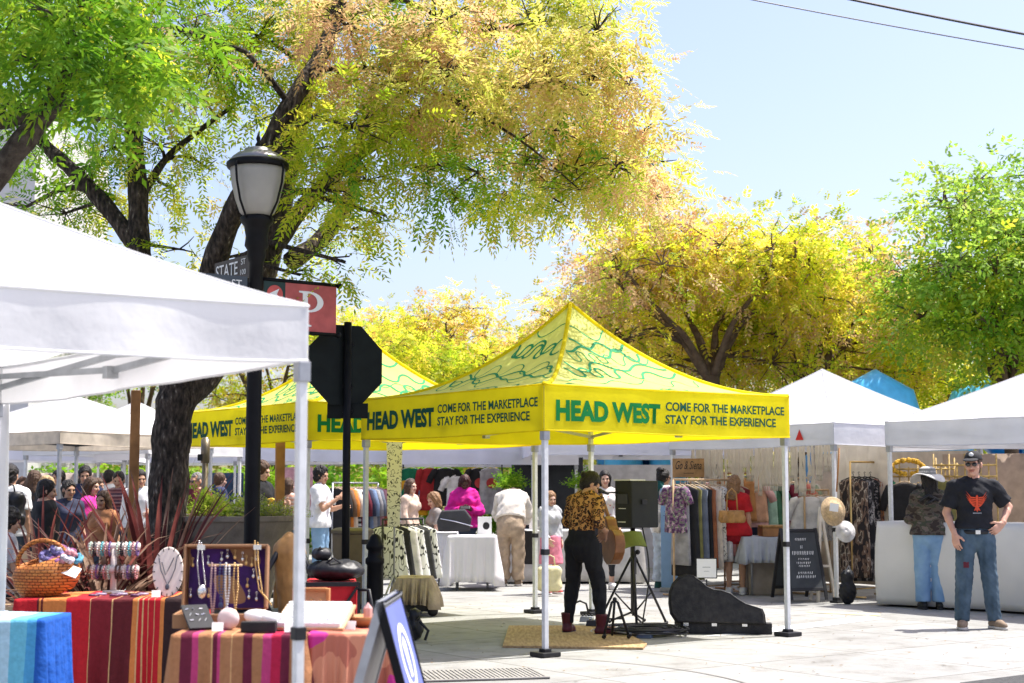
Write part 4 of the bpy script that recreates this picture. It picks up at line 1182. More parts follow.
b = MB(); b.lathe([(.262, 4.438), (.24, 4.475), (.19, 4.515), (.13, 4.535), (.125, 4.558), (.085, 4.572), (.02, 4.58)], n=28); b.build('lamp_cap', mat('grey_lamp_cap', (.24, .24, .24), rough=.3, metal=.5), cap, smooth=True)
b = MB(); b.lathe([(.012, 4.57), (.03, 4.60), (.012, 4.63), (.022, 4.66), (.008, 4.70), (.001, 4.73)], n=12); b.build('finial', M_blackmat, lp, smooth=True)
for k in range(4):
    a = ANG + .4 + k * math.pi / 2
    pts = [Vector((math.cos(a) * r, math.sin(a) * r, z)) for r, z in ((.285, 4.40), (.30, 4.36), (.285, 4.22), (.235, 4.05), (.17, 3.94), (.15, 3.90))]
    b = MB(); b.tube(pts, .011, 6); b.build('rib', M_blackmat, lp, smooth=True)
# street name signs on the post
M_sign = mat('brown_sign_face', (.075, .06, .05), rough=.5, var=.05); M_sign2 = mat('slate_sign_face', (.06, .075, .09), rough=.5, var=.05)
M_let = mat('white_lettering', (.78, .78, .76), rough=.6, var=.02)
pc = GX(254.5, D)
sg = thing('street_sign', 'brown street name sign reading STATE ST on the lamp post', 'street sign', pc + Vector((0, 0, 3.49)))
o = Vector((0, 0, 0)) + E2 * .09; M4 = frame(o + E2 * .76 - E1 * .016, -E2, (0, 0, 1))
b = MB(); b.box(o + E2 * .38, (.76, .022, .215), rotm(0, 0, math.atan2(E2.y, E2.x))); b.build('plate', M_sign, sg, bevel=.003)
text('STATE', .46, .125, M4 @ Matrix.Translation((.05, .045, 0)), M_let, sg, bold=.004, depth=.004)
text('ST', .09, .055, M4 @ Matrix.Translation((.58, .125, 0)), M_let, sg, depth=.004)
text('100', .11, .05, M4 @ Matrix.Translation((.57, .03, 0)), M_let, sg, depth=.004)
for ob in [x for x in bpy.data.objects if x.parent == sg and x.name.startswith('lettering')]: ob.location = (0, 0, -.1)
b = MB(); b.bar((0, 0, 0), E2 * .1, .03, .05); b.build('bracket', M_blackmat, sg)
sg = thing('street_sign', 'slate coloured lower street name sign on the lamp post, half hidden by the white roof', 'street sign', pc + Vector((0, 0, 3.29)))
o = -E1 * .09; b = MB(); b.box(o - E1 * .33, (.66, .022, .15), rotm(0, 0, ANG)); b.build('plate', M_sign2, sg, bevel=.003)
M4 = frame(o - E1 * .66 - E2 * .016 + Vector((0, 0, -.05)), E1, (0, 0, 1))
text('ST', .10, .08, M4 @ Matrix.Translation((.50, 0.01, 0)), M_let, sg, depth=.002)
b = MB(); b.bar((0, 0, 0), o, .03, .05); b.build('bracket', M_blackmat, sg)
# parking banner
bn = thing('banner', 'red banner with a white letter P hung from arms on the lamp post', 'banner', pc + Vector((0, 0, 2.86)))
for z in (.03, .50):
    b = MB(); b.tube([E1 * .06 + Vector((0, 0, z)), E1 * .86 + Vector((0, 0, z))], .018, 8); b.ball(E1 * .87 + Vector((0, 0, z)), .03, 8); b.build('arm', M_blackmat, bn, smooth=True)
b = MB(); b.box(E1 * .19 + Vector((0, 0, .265)), (.22, .012, .45), rotm(0, 0, ANG)); b.build('dark_panel', mat('dark_green_panel', (.02, .045, .04), rough=.6), bn)
b = MB(); b.box(E1 * .57 + Vector((0, 0, .265)), (.54, .012, .45), rotm(0, 0, ANG)); b.build('red_panel', mat('faded_red_panel', (.60, .15, .14), rough=.6, transl=.3), bn)
M4 = frame(E1 * .30 - E2 * .010, E1, (0, 0, 1))
lb = MB()
def q4(mb, pts, M): mb.add([M @ Vector((x, y, 0)) for x, y in pts], [tuple(range(len(pts)))])
x0, y0 = .13, .09; Hh = .33
q4(lb, [(x0 + .05, y0), (x0 + .105, y0), (x0 + .105, y0 + Hh), (x0 + .05, y0 + Hh)], M4)
q4(lb, [(x0 + .01, y0 - .0), (x0 + .05, y0 + .0), (x0 + .05, y0 + .022), (x0 + .01, y0 + .014)], M4)
q4(lb, [(x0 + .105, y0), (x0 + .145, y0), (x0 + .145, y0 + .014), (x0 + .105, y0 + .022)], M4)
q4(lb, [(x0 + .01, y0 + Hh - .016), (x0 + .05, y0 + Hh - .022), (x0 + .05, y0 + Hh), (x0 + .01, y0 + Hh)], M4)
cx, cy = x0 + .115, y0 + Hh - .098
for i in range(18):
    a0, a1 = -math.pi / 2 + math.pi * i / 18, -math.pi / 2 + math.pi * (i + 1) / 18
    def pt(a, ro, ri): return [(cx + math.cos(a) * ro[0], cy + math.sin(a) * ro[1])]
    o0 = (cx + math.cos(a0) * .155, cy + math.sin(a0) * .098); o1 = (cx + math.cos(a1) * .155, cy + math.sin(a1) * .098)
    i1 = (cx + math.cos(a1) * .09, cy + math.sin(a1) * .078); i0 = (cx + math.cos(a0) * .09, cy + math.sin(a0) * .078)
    q4(lb, [o0, o1, i1, i0], M4)
q4(lb, [(x0 + .105, cy - .098), (cx, cy - .098), (cx, cy - .078), (x0 + .105, cy - .078)], M4); q4(lb, [(x0 + .105, cy + .078), (cx, cy + .078), (cx, cy + .098), (x0 + .105, cy + .098)], M4)
lb.build('letter', M_let, bn)
M5 = frame(E1 * .19 - E2 * .010 + Vector((0, 0, .37)), E1, (0, 0, 1))
lb = MB(); q4(lb, [(math.cos(2 * math.pi * i / 24) * .082, math.sin(2 * math.pi * i / 24) * .082) for i in range(24)], M5); lg = lb.build('logo', mat('coral_print', (.55, .10, .09)), bn)
lb = MB(); M6 = M5 @ Matrix.Translation((0, 0, .002)); q4(lb, [(-.06, 0), (.045, -.052), (.02, 0)], M6); q4(lb, [(-.06, 0), (.02, 0), (.045, .052)], M6); lb.build('logo_arrow', M_let, lg)

# octagonal stop sign seen from behind
D = 14.3; ss = thing('stop_sign', 'black back of an octagonal stop sign with a small plate below', 'road sign', GX(347.5, D))
b = MB(); b.tube([(0, 0, 0), (0, 0, Z(322, D))], .038, 10); b.build('pole', M_blackmat, ss, smooth=True)
zc = Z(365, D); r = .385 / math.cos(math.pi / 8)
b = MB(); b.prism([(math.cos(math.pi / 8 + i * math.pi / 4) * r, zc + math.sin(math.pi / 8 + i * math.pi / 4) * r) for i in range(8)], .012, Matrix.Rotation(R(30), 4, 'Z') @ Matrix.Translation((0, .05, 0)))
b.build('octagon', mat('dark_sign_back', (.007, .010, .009), rough=.6, var=.2, spec=.15), ss, bevel=.003)
b = MB(); b.box((0, .05, Z(411, D)), (.39, .012, .145)); b.build('lower_plate', mat('dark_sign_back', (0, 0, 0)), ss, bevel=.02)
for zz in (zc + .2, zc - .2, Z(411, D)):
    b = MB(); b.box((0, .03, zz), (.10, .05, .03)); b.build('clamp', M_blackmat, ss)
# bollard
D = 14.4; bo = thing('bollard', 'black iron bollard with domed cap beside the red folding wagon', 'bollard', GX(376.5, D))
b = MB(); b.lathe([(.10, 0), (.10, .10), (.078, .13), (.074, .72), (.09, .74), (.09, .78), (.07, .80), (.066, .86), (.084, .88), (.084, .91), (.06, .95), (.05, .985), (.03, 1.01), (.0, 1.02)], n=20); b.build('bollard_body', M_blackmat, bo, smooth=True)
# litter bin
D = 18.3; tb = thing('litter_bin', 'brown hexagonal litter bin behind the stop sign pole', 'litter bin', GX(354, D), .2)
b = MB(); b.lathe([(.20, .06), (.245, .90)], n=6); b.build('bin_body', mat('brown_bin', (.13, .10, .075), rough=.6, bump=.1), tb, bevel=.01)
b = MB(); b.lathe([(.262, .90), (.262, .94), (.20, .97)], n=6); b.build('bin_lid', mat('brown_bin_lid', (.10, .08, .06), rough=.5), tb, bevel=.008)
b = MB(); b.lathe([(.16, 0), (.18, .06)], n=6); b.build('bin_foot', M_blackmat, tb)
b = MB(); b.box((0, -.225, .55), (.40, .012, .03)); b.build('bin_band', M_black, tb)
# planter bowl
D = 15.6; pl = thing('planter', 'wide grey brown concrete planter bowl behind the lamp post', 'planter', GX(239, D))
zr = Z(515, D); M_pl = mat('brown_concrete', (.21, .175, .14), rough=.9, var=.2, scale=6, bump=.3, bscale=60)
b = MB(); b.lathe([(.30, 0), (.30, .12), (.36, .30), (.50, zr - .32), (.62, zr - .06), (.645, zr - .055), (.65, zr), (.60, zr), (.58, zr - .04)], n=36); b.build('bowl', M_pl, pl, smooth=False, bevel=.01)
b = MB(); b.lathe([(.585, zr - .05), (.001, zr - .03)], n=24); b.build('soil', mat('soil', (.05, .035, .025), rough=1, bump=.5), pl)
def bush(name, label, c, rad, n, leaf, mats, seed, cat='plant', parent=None, group=None, zk=.8, stems=12, tall=0):
    rg = np.random.RandomState(seed); t = thing(name, label, cat, c, 0, group)
    pp = rg.normal(size=(n, 3)) * rad * .42; pp[:, 2] = np.abs(pp[:, 2]) * zk + .02
    if tall: pp[:, 2] = rg.rand(n) * tall
    ax = pp / (np.linalg.norm(pp, axis=1)[:, None] + 1e-6) * .8 + rg.normal(size=(n, 3)) * .4 + np.array([0, 0, .35]); ax /= np.linalg.norm(ax, axis=1)[:, None]
    V, k = leaf_cloud(pp, ax, *leaf, rg, droop=.2)
    mesh_np('foliage', V, np.arange(len(V)).reshape(-1, 4), rg.randint(0, len(mats), len(V) // 4), mats, t)
    b = MB()
    for i in range(stems):
        q = Vector(pp[i]); b.tube([(q.x * .2, q.y * .2, 0), q * .6, q], [.008, .006, .003], 5)
    b.build('stem', M_bark2, t); return t
c = GX(239, D)
L_pl = leaf_mat('bright_plant_leaves', [(.25, (.14, .28, .02)), (.5, (.36, .46, .05)), (.75, (.55, .55, .12))], 3)
L_sg = leaf_mat('sage_plant_leaves', [(.25, (.16, .20, .09)), (.5, (.30, .33, .18)), (.75, (.45, .40, .30))], 5)
bush('leafy_plant', 'bright green leafy plant in the concrete planter left of the lamp post', c + Vector((-.28, 0, zr - .03)), .24, 260, (.045, .010, 3, .09), [L_pl], 3, zk=.85)
bush('trailing_plant', 'grey green trailing plant in the planter right of the lamp post', c + Vector((.36, -.12, zr - .03)), .28, 600, (.022, .006, 3, .06), [L_sg, L_pl], 4, zk=.5)
bush('leafy_plant', 'yellow green plant at the back of the concrete planter', c + Vector((.08, .3, zr - .03)), .24, 200, (.045, .011, 3, .09), [L_pl, L_sg], 5, zk=.6)
# timber posts
for lab, px, D, top in (('orange brown timber post beside the red flax at left', 136.5, 16.2, 2.5), ('orange brown timber post behind the planter by the lamp post', 281.5, 17.2, 2.05)):
    p = thing('timber_post', lab, 'post', GX(px, D), .3); b = MB(); b.box((0, 0, top / 2), (.10, .10, top)); b.build('post', M_wood, p, bevel=.006)
    b = MB(); b.box((0, 0, .05), (.18, .18, .1)); b.build('base', M_greyleg, p)
p = thing('patio_heater_pole', 'slim bronze pole with thick collar right of the big trunk', 'pole', GX(207, 16.4)); b = MB(); b.tube([(0, 0, 0), (0, 0, 2.0)], .032, 10); b.tube([(0, 0, 1.72), (0, 0, 1.98)], .048, 10); b.build('pole', mat('bronze_pole', (.22, .18, .13), rough=.4, metal=.5), p, smooth=True)
b = MB(); b.box((-.05, -.02, 1.78), (.05, .05, .07)); b.build('clamp', M_black, p)

# red flax in the near bed
M_flax = [leaf_mat('maroon_flax', [(.25, (.045, .014, .014)), (.5, (.12, .03, .028)), (.75, (.24, .075, .06))], 4), leaf_mat('brown_flax', [(.25, (.08, .045, .03)), (.5, (.22, .13, .09)), (.75, (.42, .30, .22))], 4)]
def flax(label, c, n, L, spread, mi, seed, wd=.028, up=1.0):
    rg = random.Random(seed); t = thing('flax_plant', label, 'plant', c)
    b = MB()
    for i in range(n):
        a = rg.uniform(0, 2 * math.pi); l = L * rg.uniform(.6, 1.1); tilt = rg.uniform(.1, 1) * spread; dr = rg.uniform(.15, .8) * spread
        d = Vector((math.cos(a), math.sin(a), 0)); side = Vector((-d.y, d.x, 0)); vs = []
        k = 7
        for s_ in range(k + 1):
            u = s_ / k; out = l * (math.sin(tilt) * u + .25 * dr * u * u); z = l * (math.cos(tilt) * u * up - .45 * dr * u * u * u)
            p = d * out + Vector((0, 0, z)) + d * .05; wv = wd * (1 - u ** 2.2) * (.6 + .4 * min(1, u * 4)) + .001
            vs += [p - side * wv, p + Vector((0, 0, -wv * .5)), p + side * wv]
        b.add(vs, [f for s_ in range(k) for f in ((s_ * 3, s_ * 3 + 1, s_ * 3 + 4, s_ * 3 + 3), (s_ * 3 + 1, s_ * 3 + 2, s_ * 3 + 5, s_ * 3 + 4))], mi if rg.random() > .25 else 1 - mi)
    b.build('foliage', M_flax, t); 
    b = MB(); b.lathe([(.10, -.05), (.08, .10), (.02, .2)], n=10); b.build('crown_base', M_bark2, t); return t
bed = thing('planter_bed', 'low grey planter wall behind the red striped table', 'planter', Vector((-2.95, 12.3, 0)))
b = MB(); b.box((0, 0, .20), (2.6, 1.1, .40)); b.build('kerb_wall', M_pl, bed, bevel=.015); b = MB(); b.box((0, 0, .401), (2.4, .9, .02)); b.build('soil', mat('soil', (0, 0, 0)), bed)
flax('upright maroon flax plant left of the big trunk', Vector((-2.88, 12.2, .42)), 46, 1.4, .62, 0, 1, .027)
flax('lax brownish flax plant with arching leaves behind the bracelets', Vector((-3.25, 12.0, .42)), 120, 1.15, 1.15, 1, 2, .02)
flax('maroon and brown flax plant behind the wicker basket', Vector((-3.75, 12.1, .42)), 75, 1.15, 1.0, 0, 4, .018)

# ------------------------------------------------------------------ front left: jewellery tables
rgt = random.Random(5)
def cloth_table(label, x0, x1, y0, y1, z, m, seed, drop=.72, corner=.10, puff=1.0, tlabel=None, wob=1.0):
    """trestle table (frame, legs) under a cloth; the cloth lies on it as a thing of its own"""
    t = thing('trestle_table', tlabel or ('table under the ' + label.split(' over')[0].split(' in ')[0]), 'table', Vector(((x0 + x1) / 2, (y0 + y1) / 2, 0)))
    hx, hy = (x1 - x0) / 2, (y1 - y0) / 2
    b = MB(); b.box((0, 0, z - .03), (2 * hx - .02, 2 * hy - .02, .035)); b.build('tabletop', M_whitepl, t, bevel=.006)
    for sx in (-1, 1):
        for sy in (-1, 1):
            b = MB(); b.tube([(sx * (hx - .12), sy * (hy - .1), 0), (sx * (hx - .12), sy * (hy - .1), z - .05)], .014, 8); b.build('leg', M_greyleg, t, smooth=True)
    rg = random.Random(seed); ph = [rg.uniform(0, 6) for _ in range(5)]
    b = MB(); per = []
    # perimeter, clockwise from the front-left corner; rings go from the centre to the hem
    n = 48
    def perim(s):
        s = s % 4
        if s < 1: return (-hx + 2 * hx * s, -hy, 0, -1)
        if s < 2: return (hx, -hy + 2 * hy * (s - 1), 1, 0)
        if s < 3: return (hx - 2 * hx * (s - 2), hy, 0, 1)
        return (-hx, hy - 2 * hy * (s - 3), -1, 0)
    rows = [(0, .0), (.5, 0), (.97, 0), (1, .006), (1, .03), (1, .12), (1, .28), (1, .48), (1, .66), (1, .84), (1, 1)]
    N_ = 4 * n; vs = []
    for k, (f, dn) in enumerate(rows):
        for i in range(N_):
            s = i / n; x, y, ox, oy = perim(s)
            fr = s % 1; cn = max(0, 1 - min(fr, 1 - fr) * 7)          # nearness to a corner
            fl = dn * (.035 * wob * math.sin(s * 21 + ph[0]) + .025 * wob * math.sin(s * 47 + ph[1] + dn * 2) + .012 * wob * math.sin(s * 90 + ph[2])) * puff
            outw = .008 + dn * .05 + fl + cn * corner * dn * .6
            zz = z + .004 - dn * drop - .0 * cn + (.004 * math.sin(x * 9 + y * 7) if f < .98 else 0)
            if dn > .9: zz -= cn * corner * .5
            vs.append((x * f + ox * outw * (1 if f == 1 else 0), y * f + oy * outw * (1 if f == 1 else 0), zz))
    fs = [(k * N_ + i, k * N_ + (i + 1) % N_, (k + 1) * N_ + (i + 1) % N_, (k + 1) * N_ + i) for k in range(len(rows) - 1) for i in range(N_)]
    b.add(vs, fs)
    o = b.build('tablecloth', m, None, smooth=True, solid=.003)
    o.location = ((x0 + x1) / 2, (y0 + y1) / 2, 0); tag(o, label, 'tablecloth'); return t, o
OR, RED, MAR, DKM, CR, BLK = (.60, .20, .05), (.48, .012, .02), (.20, .012, .02), (.11, .010, .014), (.60, .36, .16), (.03, .012, .012)
m1 = stripes_mat('red_orange_striped_cloth', [(25, RED), (2, DKM), (2, OR), (2, DKM), (2, OR), (20, OR), (23, RED), (1, CR), (20, MAR), (1, CR), (19, DKM), (5, OR), (1, CR), (4, RED), (1, CR), (4, RED), (1, CR), (5, RED), (1, CR), (5, RED), (4, OR), (25, BLK)], 0, 1.13, offset=.495)
TA = cloth_table('red orange and maroon striped cloth over the table with the wicker basket', -3.15, -2.06, 9.62, 10.3, .75, m1, 1)
TAN, PNK, MAG, BUR = (.36, .165, .075), (.46, .045, .16), (.44, .012, .055), (.13, .012, .035)
m2 = stripes_mat('tan_pink_striped_cloth', [(30, TAN), (38, BUR), (22, PNK), (45, TAN), (5, CR), (16, BUR), (12, PNK), (36, TAN), (4, CR), (38, TAN), (32, BUR), (36, TAN), (30, PNK), (34, MAG), (30, BUR), (50, TAN)], 0, .63, offset=.49)
TB = cloth_table('tan pink and burgundy striped cloth over the jewellery table', -1.635, -1.0, 7.32, 8.15, .75, m2, 2, corner=.06)
m3 = bands_mat('salmon_magenta_print', [(.0, (.62, .25, .15)), (.46, (.45, .14, .09)), (.53, (.50, .03, .22)), (.62, (.62, .22, .16))], scale=2.4, detail=1)
TB2 = cloth_table('salmon and magenta cloth over the right end of the jewellery table', -.985, -.575, 7.36, 8.1, .752, m3, 6, corner=.10, puff=1.6)
BL1, BL2, BL3 = (.36, .56, .70), (.06, .30, .58), (.01, .09, .42)
m4 = stripes_mat('blue_striped_cloth', [(.71, BL1), (.104, (.13, .44, .62)), (.058, BL2), (.128, BL3)], 0, .86, offset=.477)
TC = cloth_table('blue and turquoise striped cloth in the bottom left corner', -3.3, -2.56, 8.3, 8.8, .735, m4, 3, corner=.0, puff=.6)
# wicker basket of scrunchies
M_wick = mat('orange_wicker', (.55, .20, .05), rough=.6, var=.3, scale=20)
nt, N, L, bb = nodes_of(M_wick); v = tex_coord(M_wick); 
wv = N.new('ShaderNodeTexBrick'); wv.inputs['Scale'].default_value = 13; wv.inputs['Mortar Size'].default_value = .035; wv.inputs['Mortar Smooth'].default_value = 1
wv.inputs['Color1'].default_value = (.62, .25, .06, 1); wv.inputs['Color2'].default_value = (.50, .16, .04, 1); wv.inputs['Mortar'].default_value = (.20, .05, .015, 1)
sxy = N.new('ShaderNodeSeparateXYZ'); L.new(v, sxy.inputs[0]); cb = N.new('ShaderNodeCombineXYZ'); L.new(sxy.outputs[0], cb.inputs[0]); L.new(sxy.outputs[2], cb.inputs[1]); L.new(cb.outputs[0], wv.inputs['Vector']); set_color_out(M_wick, wv.outputs[0])
bp = N.new('ShaderNodeBump'); bp.inputs['Strength'].default_value = 1; bp.inputs['Distance'].default_value = .015; L.new(wv.outputs['Fac'], bp.inputs['Height']); bp.invert = True; L.new(bp.outputs[0], bb.inputs['Normal'])
bc = P(53, 600, 9.9); bc.z = .757
bk = thing('wicker_basket', 'orange wicker basket with hoop handle heaped with knitted scrunchies', 'basket', bc, -.2)
b = MB(); rx = rotm(R(12), R(-14), 0)
b.lathe([(.07, .0), (.15, .015), (.20, .06), (.225, .13), (.215, .20), (.18, .245), (.168, .245), (.19, .20), (.20, .13), (.17, .06)], n=40, rot=rx, sy=.8, cap=False); b.build('basket_body', M_wick, bk, smooth=True)
b = MB(); pts = [rx @ Vector((math.cos(a) * .185, .0, .20 + math.sin(a) * .17)) for a in np.linspace(-.15, math.pi + .15, 20)]; b.tube(pts, .015, 8); b.build('handle', M_wick, bk, smooth=True)
cols = [(.16, .14, .30), (.42, .36, .48), (.50, .22, .24), (.09, .13, .26), (.50, .46, .50), (.26, .10, .22), (.10, .30, .42)]
cn = ['indigo', 'lilac', 'rose', 'navy', 'pale grey', 'plum', 'teal']
k = 0
for i in range(26):
    a, rr = rgt.uniform(0, 6.28), rgt.uniform(0, .13); ci = k % 7
    p = bc + Vector((math.cos(a) * rr + .045, math.sin(a) * rr * .75 - .045, .235 + rgt.uniform(-.01, .075) * (1 - rr / .16)))
    b = MB(); M3 = rotm(rgt.uniform(-.8, .8), rgt.uniform(-.8, .8), 0); n_ = 16
    pts = [M3 @ Vector((math.cos(q * 2 * math.pi / n_) * .03, math.sin(q * 2 * math.pi / n_) * .03, .006 * math.sin(q * 2.4))) for q in range(n_)]
    b.tube(pts, [.016 + .005 * (q % 2) for q in range(n_)], 7, closed=True)
    o = b.build('scrunchie', mat('yarn_' + cn[ci].replace(' ', '_'), cols[ci], rough=.95, var=.5, scale=70, bump=.5), None, smooth=True); o.location = p
    tag(o, cn[ci] + ' knitted scrunchie in the heap in the wicker basket', 'scrunchie', 'scrunchies in the wicker basket'); k += 1
pt = MB(); pt.box((0, 0, 0), (.13, .004, .09), rotm(R(-50), R(20), 0)); o = pt.build('price_tag', M_paper); o.location = bc + Vector((.14, -.135, .17)); tag(o, 'blank white price card leaning on the wicker basket', 'price tag')
# bracelet stands
M_acr = mat('cream_stand', (.70, .62, .56), rough=.5)
st = thing('bracelet_stand', 'cream two-bar bracelet stand behind the wicker basket', 'display stand', P(113, 596, 10.05)); st.location.z = .757
b = MB(); b.tube([(0, 0, 0), (0, 0, .31)], .02, 10); b.build('post', M_acr, st, smooth=True); b = MB(); b.lathe([(.075, 0), (.07, .018), (.02, .022)], n=18); b.build('base', M_acr, st, smooth=True)
bz = [.16, .31]
for z in bz:
    b = MB(); b.tube([(-.17, -.02 * (z < .2), z), (.17, -.02 * (z < .2), z)], .024, 12); b.build('bar', M_acr, st, smooth=True)
bcol = [('brown wood', (.10, .05, .035)), ('rose bead', (.42, .20, .20)), ('pale stone', (.60, .52, .46)), ('pale green stone', (.42, .52, .42)), ('violet bead', (.14, .08, .22)), ('turquoise bead', (.10, .36, .38)), ('black bead', (.03, .025, .03))]
for z, nmrow in zip(bz, ('lower', 'upper')):
    for i in range(13):
        x = -.155 + i * .0258
        if abs(x) < .018: continue
        nm, c = bcol[(i * 3 + int(z * 10)) % 7 if z > .2 else (i * 2 + (5 if i > 7 else 0)) % 7]
        b = MB(); 
        for q in range(16):
            a = 2 * math.pi * q / 16; b.ball((0, math.cos(a) * .036, math.sin(a) * .042), .0085, 6)
        o = b.build('bracelet', mat('beads_' + nm.replace(' ', '_'), c, rough=.3, var=.4, scale=90), None, smooth=True)
        o.location = st.location + Vector((x, -.02 * (z < .2), z - .017)); tag(o, nm + ' bracelet hung on the ' + nmrow + ' bar of the cream stand', 'bracelet', 'bracelets on the cream stand')
# oval necklace board
M_cream = mat('cream_board', (.76, .64, .56), rough=.6, var=.04)
nb = thing('necklace_board', 'oval cream necklace display board at the end of the red striped table', 'display board', P(167, 597, 9.75)); nb.location.z = .757; nb.rotation_euler = (R(-10), 0, .1)
b = MB(); b.prism([(math.cos(2 * math.pi * i / 32) * .098, .16 + math.sin(2 * math.pi * i / 32) * .162) for i in range(32)], .018, None, 0, .05); b.build('board', M_cream, nb, smooth=False, bevel=.003)
b = MB()
for i in range(32):
    if i % 2 == 0:
        a = 2 * math.pi * i / 32; b.bar((math.cos(a) * .082, -.011, .16 + math.sin(a) * .14), (math.cos(a) * .100, -.011, .16 + math.sin(a) * .165), .005)
b.build('notch_marks', M_black, nb)
nk = MB(); nk.tube([(-.06, -.014, .25), (-.045, -.014, .17), (-.012, -.014, .10), (.0, -.016, .075), (.02, -.014, .11), (.045, -.014, .18), (.055, -.014, .26)], .003, 6); nk.ball((0, -.016, .062), .014, 8, 0, (1, .5, 1.4))
nk.tube([(-.04, -.014, .22), (-.015, -.014, .14), (.01, -.014, .19), (.035, -.014, .25)], .003, 6)
o = nk.build('necklace', mat('dark_silver', (.12, .12, .14), rough=.3, metal=.7)); o.location = nb.location; o.rotation_euler = nb.rotation_euler; tag(o, 'dark silver necklace pinned on the oval cream board', 'necklace')
# small trinkets on the red striped table
for i in range(9):
    b = MB(); c = [(.12, .05, .10), (.30, .24, .34), (.35, .20, .10)][i % 3]
    b.torus((0, 0, .008), .03, .008, 14, 6); o = b.build('bangle', mat('bangle_%d' % (i % 3), c, rough=.35, var=.3), None, smooth=True)
    o.location = P(94 + i * 7, 600, 9.8 + .1 * (i % 3)); o.location.z = .757; tag(o, ['plum', 'lilac', 'copper brown'][i % 3] + ' bangle lying on the red striped cloth before the cream stand', 'bangle', 'bangles lying on the red striped cloth')

# suitcase of jewellery (lid upright, lined with purple velvet)
M_case = mat('tan_case', (.30, .16, .08), rough=.6, bump=.1); M_velv = mat('purple_velvet', (.045, .010, .12), rough=.9, var=.5, scale=6, sheen=.6, bump=.4, bscale=9)
Ds = 8.0; kx = Ds / F_PX
sc = thing('jewellery_suitcase', 'open tan suitcase lined with purple velvet and pinned with silver pendants', 'suitcase', Vector(((231 - 512) * kx * 1.003, Ds - .05, .757)), .07)
b = MB(); wl, hl = .425, .33; tl = rotm(R(-9), 0, 0)
def sp(x, y, z): return tl @ Vector((x, y, z))
for c, s_ in (((-wl / 2, .0, hl / 2 + .07), (.014, .11, hl)), ((wl / 2, .0, hl / 2 + .07), (.014, .11, hl)), ((0, 0, hl + .063), (wl - .014, .11, .014)), ((0, .05, hl / 2 + .07), (wl - .014, .012, hl))): b.box(tl @ Vector(c), s_, tl)
b.build('lid', M_case, sc, bevel=.004)
b = MB(); b.grid(lambda u, v: sp((u - .5) * (wl - .03), .040 - .012 * math.sin(u * 7 + v * 3) * math.sin(v * 5), .075 + v * (hl - .018)), 30, 20); b.build('velvet_lining', M_velv, sc, smooth=True)
b = MB()
for c, s_ in (((-wl / 2, -.19, .035), (.014, .30, .07)), ((wl / 2, -.19, .035), (.014, .30, .07)), ((0, -.34, .035), (wl, .014, .07)), ((0, -.19, .006), (wl, .3, .012))): b.box(c, s_)
b.build('tray', M_case, sc, bevel=.004)
for x in (-.12, .17): b = MB(); b.box((x, -.06, hl + .06), (.04, .02, .025)); b.build('catch', M_silver, sc)
rj = random.Random(9)
for i in range(16):
    x, z = [(-.18, .30), (-.10, .31), (.08, .33), (.10, .31), (.14, .24), (.17, .23), (.11, .19), (.15, .33), (-.185, .14), (-.09, .14), (.12, .13), (.16, .12), (.04, .34), (.0, .345), (-.03, .33), (.13, .30)][i]
    b = MB(); b.tube([(0, 0, .03), (0, -.004, .008)], .0022, 5); b.ball((0, -.005, 0), .009, 8, 0, (1, .5, 1.3)); b.torus((0, -.002, .034), .005, .0018, 10, 5, 0, rotm(R(90), 0, 0))
    o = b.build('pendant', M_silver if i % 3 else M_gold, None, smooth=True); q = rotm(0, 0, .07) @ sp(x, .024, z); o.location = sc.location + q; tag(o, ('silver' if i % 3 else 'gold') + ' pendant earring pinned on the purple velvet', 'earring', 'earrings pinned in the suitcase')
# necklaces draped over the lid and on a T stand
def necklace(label, pts, m, r, c=None, rz=.07, beads=False, pend=None):
    b = MB(); pts = [Vector(p) for p in pts]
    if beads:
        for i in range(len(pts) - 1):
            n_ = max(1, int((pts[i + 1] - pts[i]).length / (r * 2.1)))
            for q in range(n_): b.ball(pts[i].lerp(pts[i + 1], q / n_), r, 6)
    else: b.tube(pts, r, 5)
    if pend: b.ball(pts[len(pts) // 2] + Vector((0, -.004, -.012)), pend, 8, 0, (1, .6, 1.4))
    o = b.build('necklace', m, None, smooth=True); o.location = c if c is not None else sc.location; o.rotation_euler = (0, 0, rz); tag(o, label, 'necklace'); return o
necklace('silver bead chain with skull shaped pendant over the left of the suitcase lid', [sp(-.14, -.062, .415), sp(-.145, -.064, .30), sp(-.13, -.06, .19), sp(-.115, -.06, .165), sp(-.10, -.06, .19), sp(-.115, -.064, .30), sp(-.13, -.062, .415)], M_silver, .0045, beads=True, pend=.026)
necklace('long gold chain over the right of the suitcase lid', [sp(.15, -.062, .415), sp(.155, -.064, .30), sp(.18, -.07, .16), sp(.25, -.11, .08), sp(.20, -.09, .14), sp(.17, -.066, .30), sp(.165, -.062, .415)], M_gold, .0045, beads=True)
ts = thing('necklace_stand', 'thin T-bar necklace stand in front of the purple velvet', 'display stand', sc.location + Vector((.03, -.16, .012)), .07)
b = MB(); b.tube([(0, 0, 0), (0, 0, .29)], .006, 8); b.tube([(-.085, 0, .29), (.085, 0, .29)], .006, 8); b.build('stand_bar', M_palewood, ts, smooth=True); b = MB(); b.lathe([(.05, 0), (.05, .012)], n=16); b.build('base', M_palewood, ts)
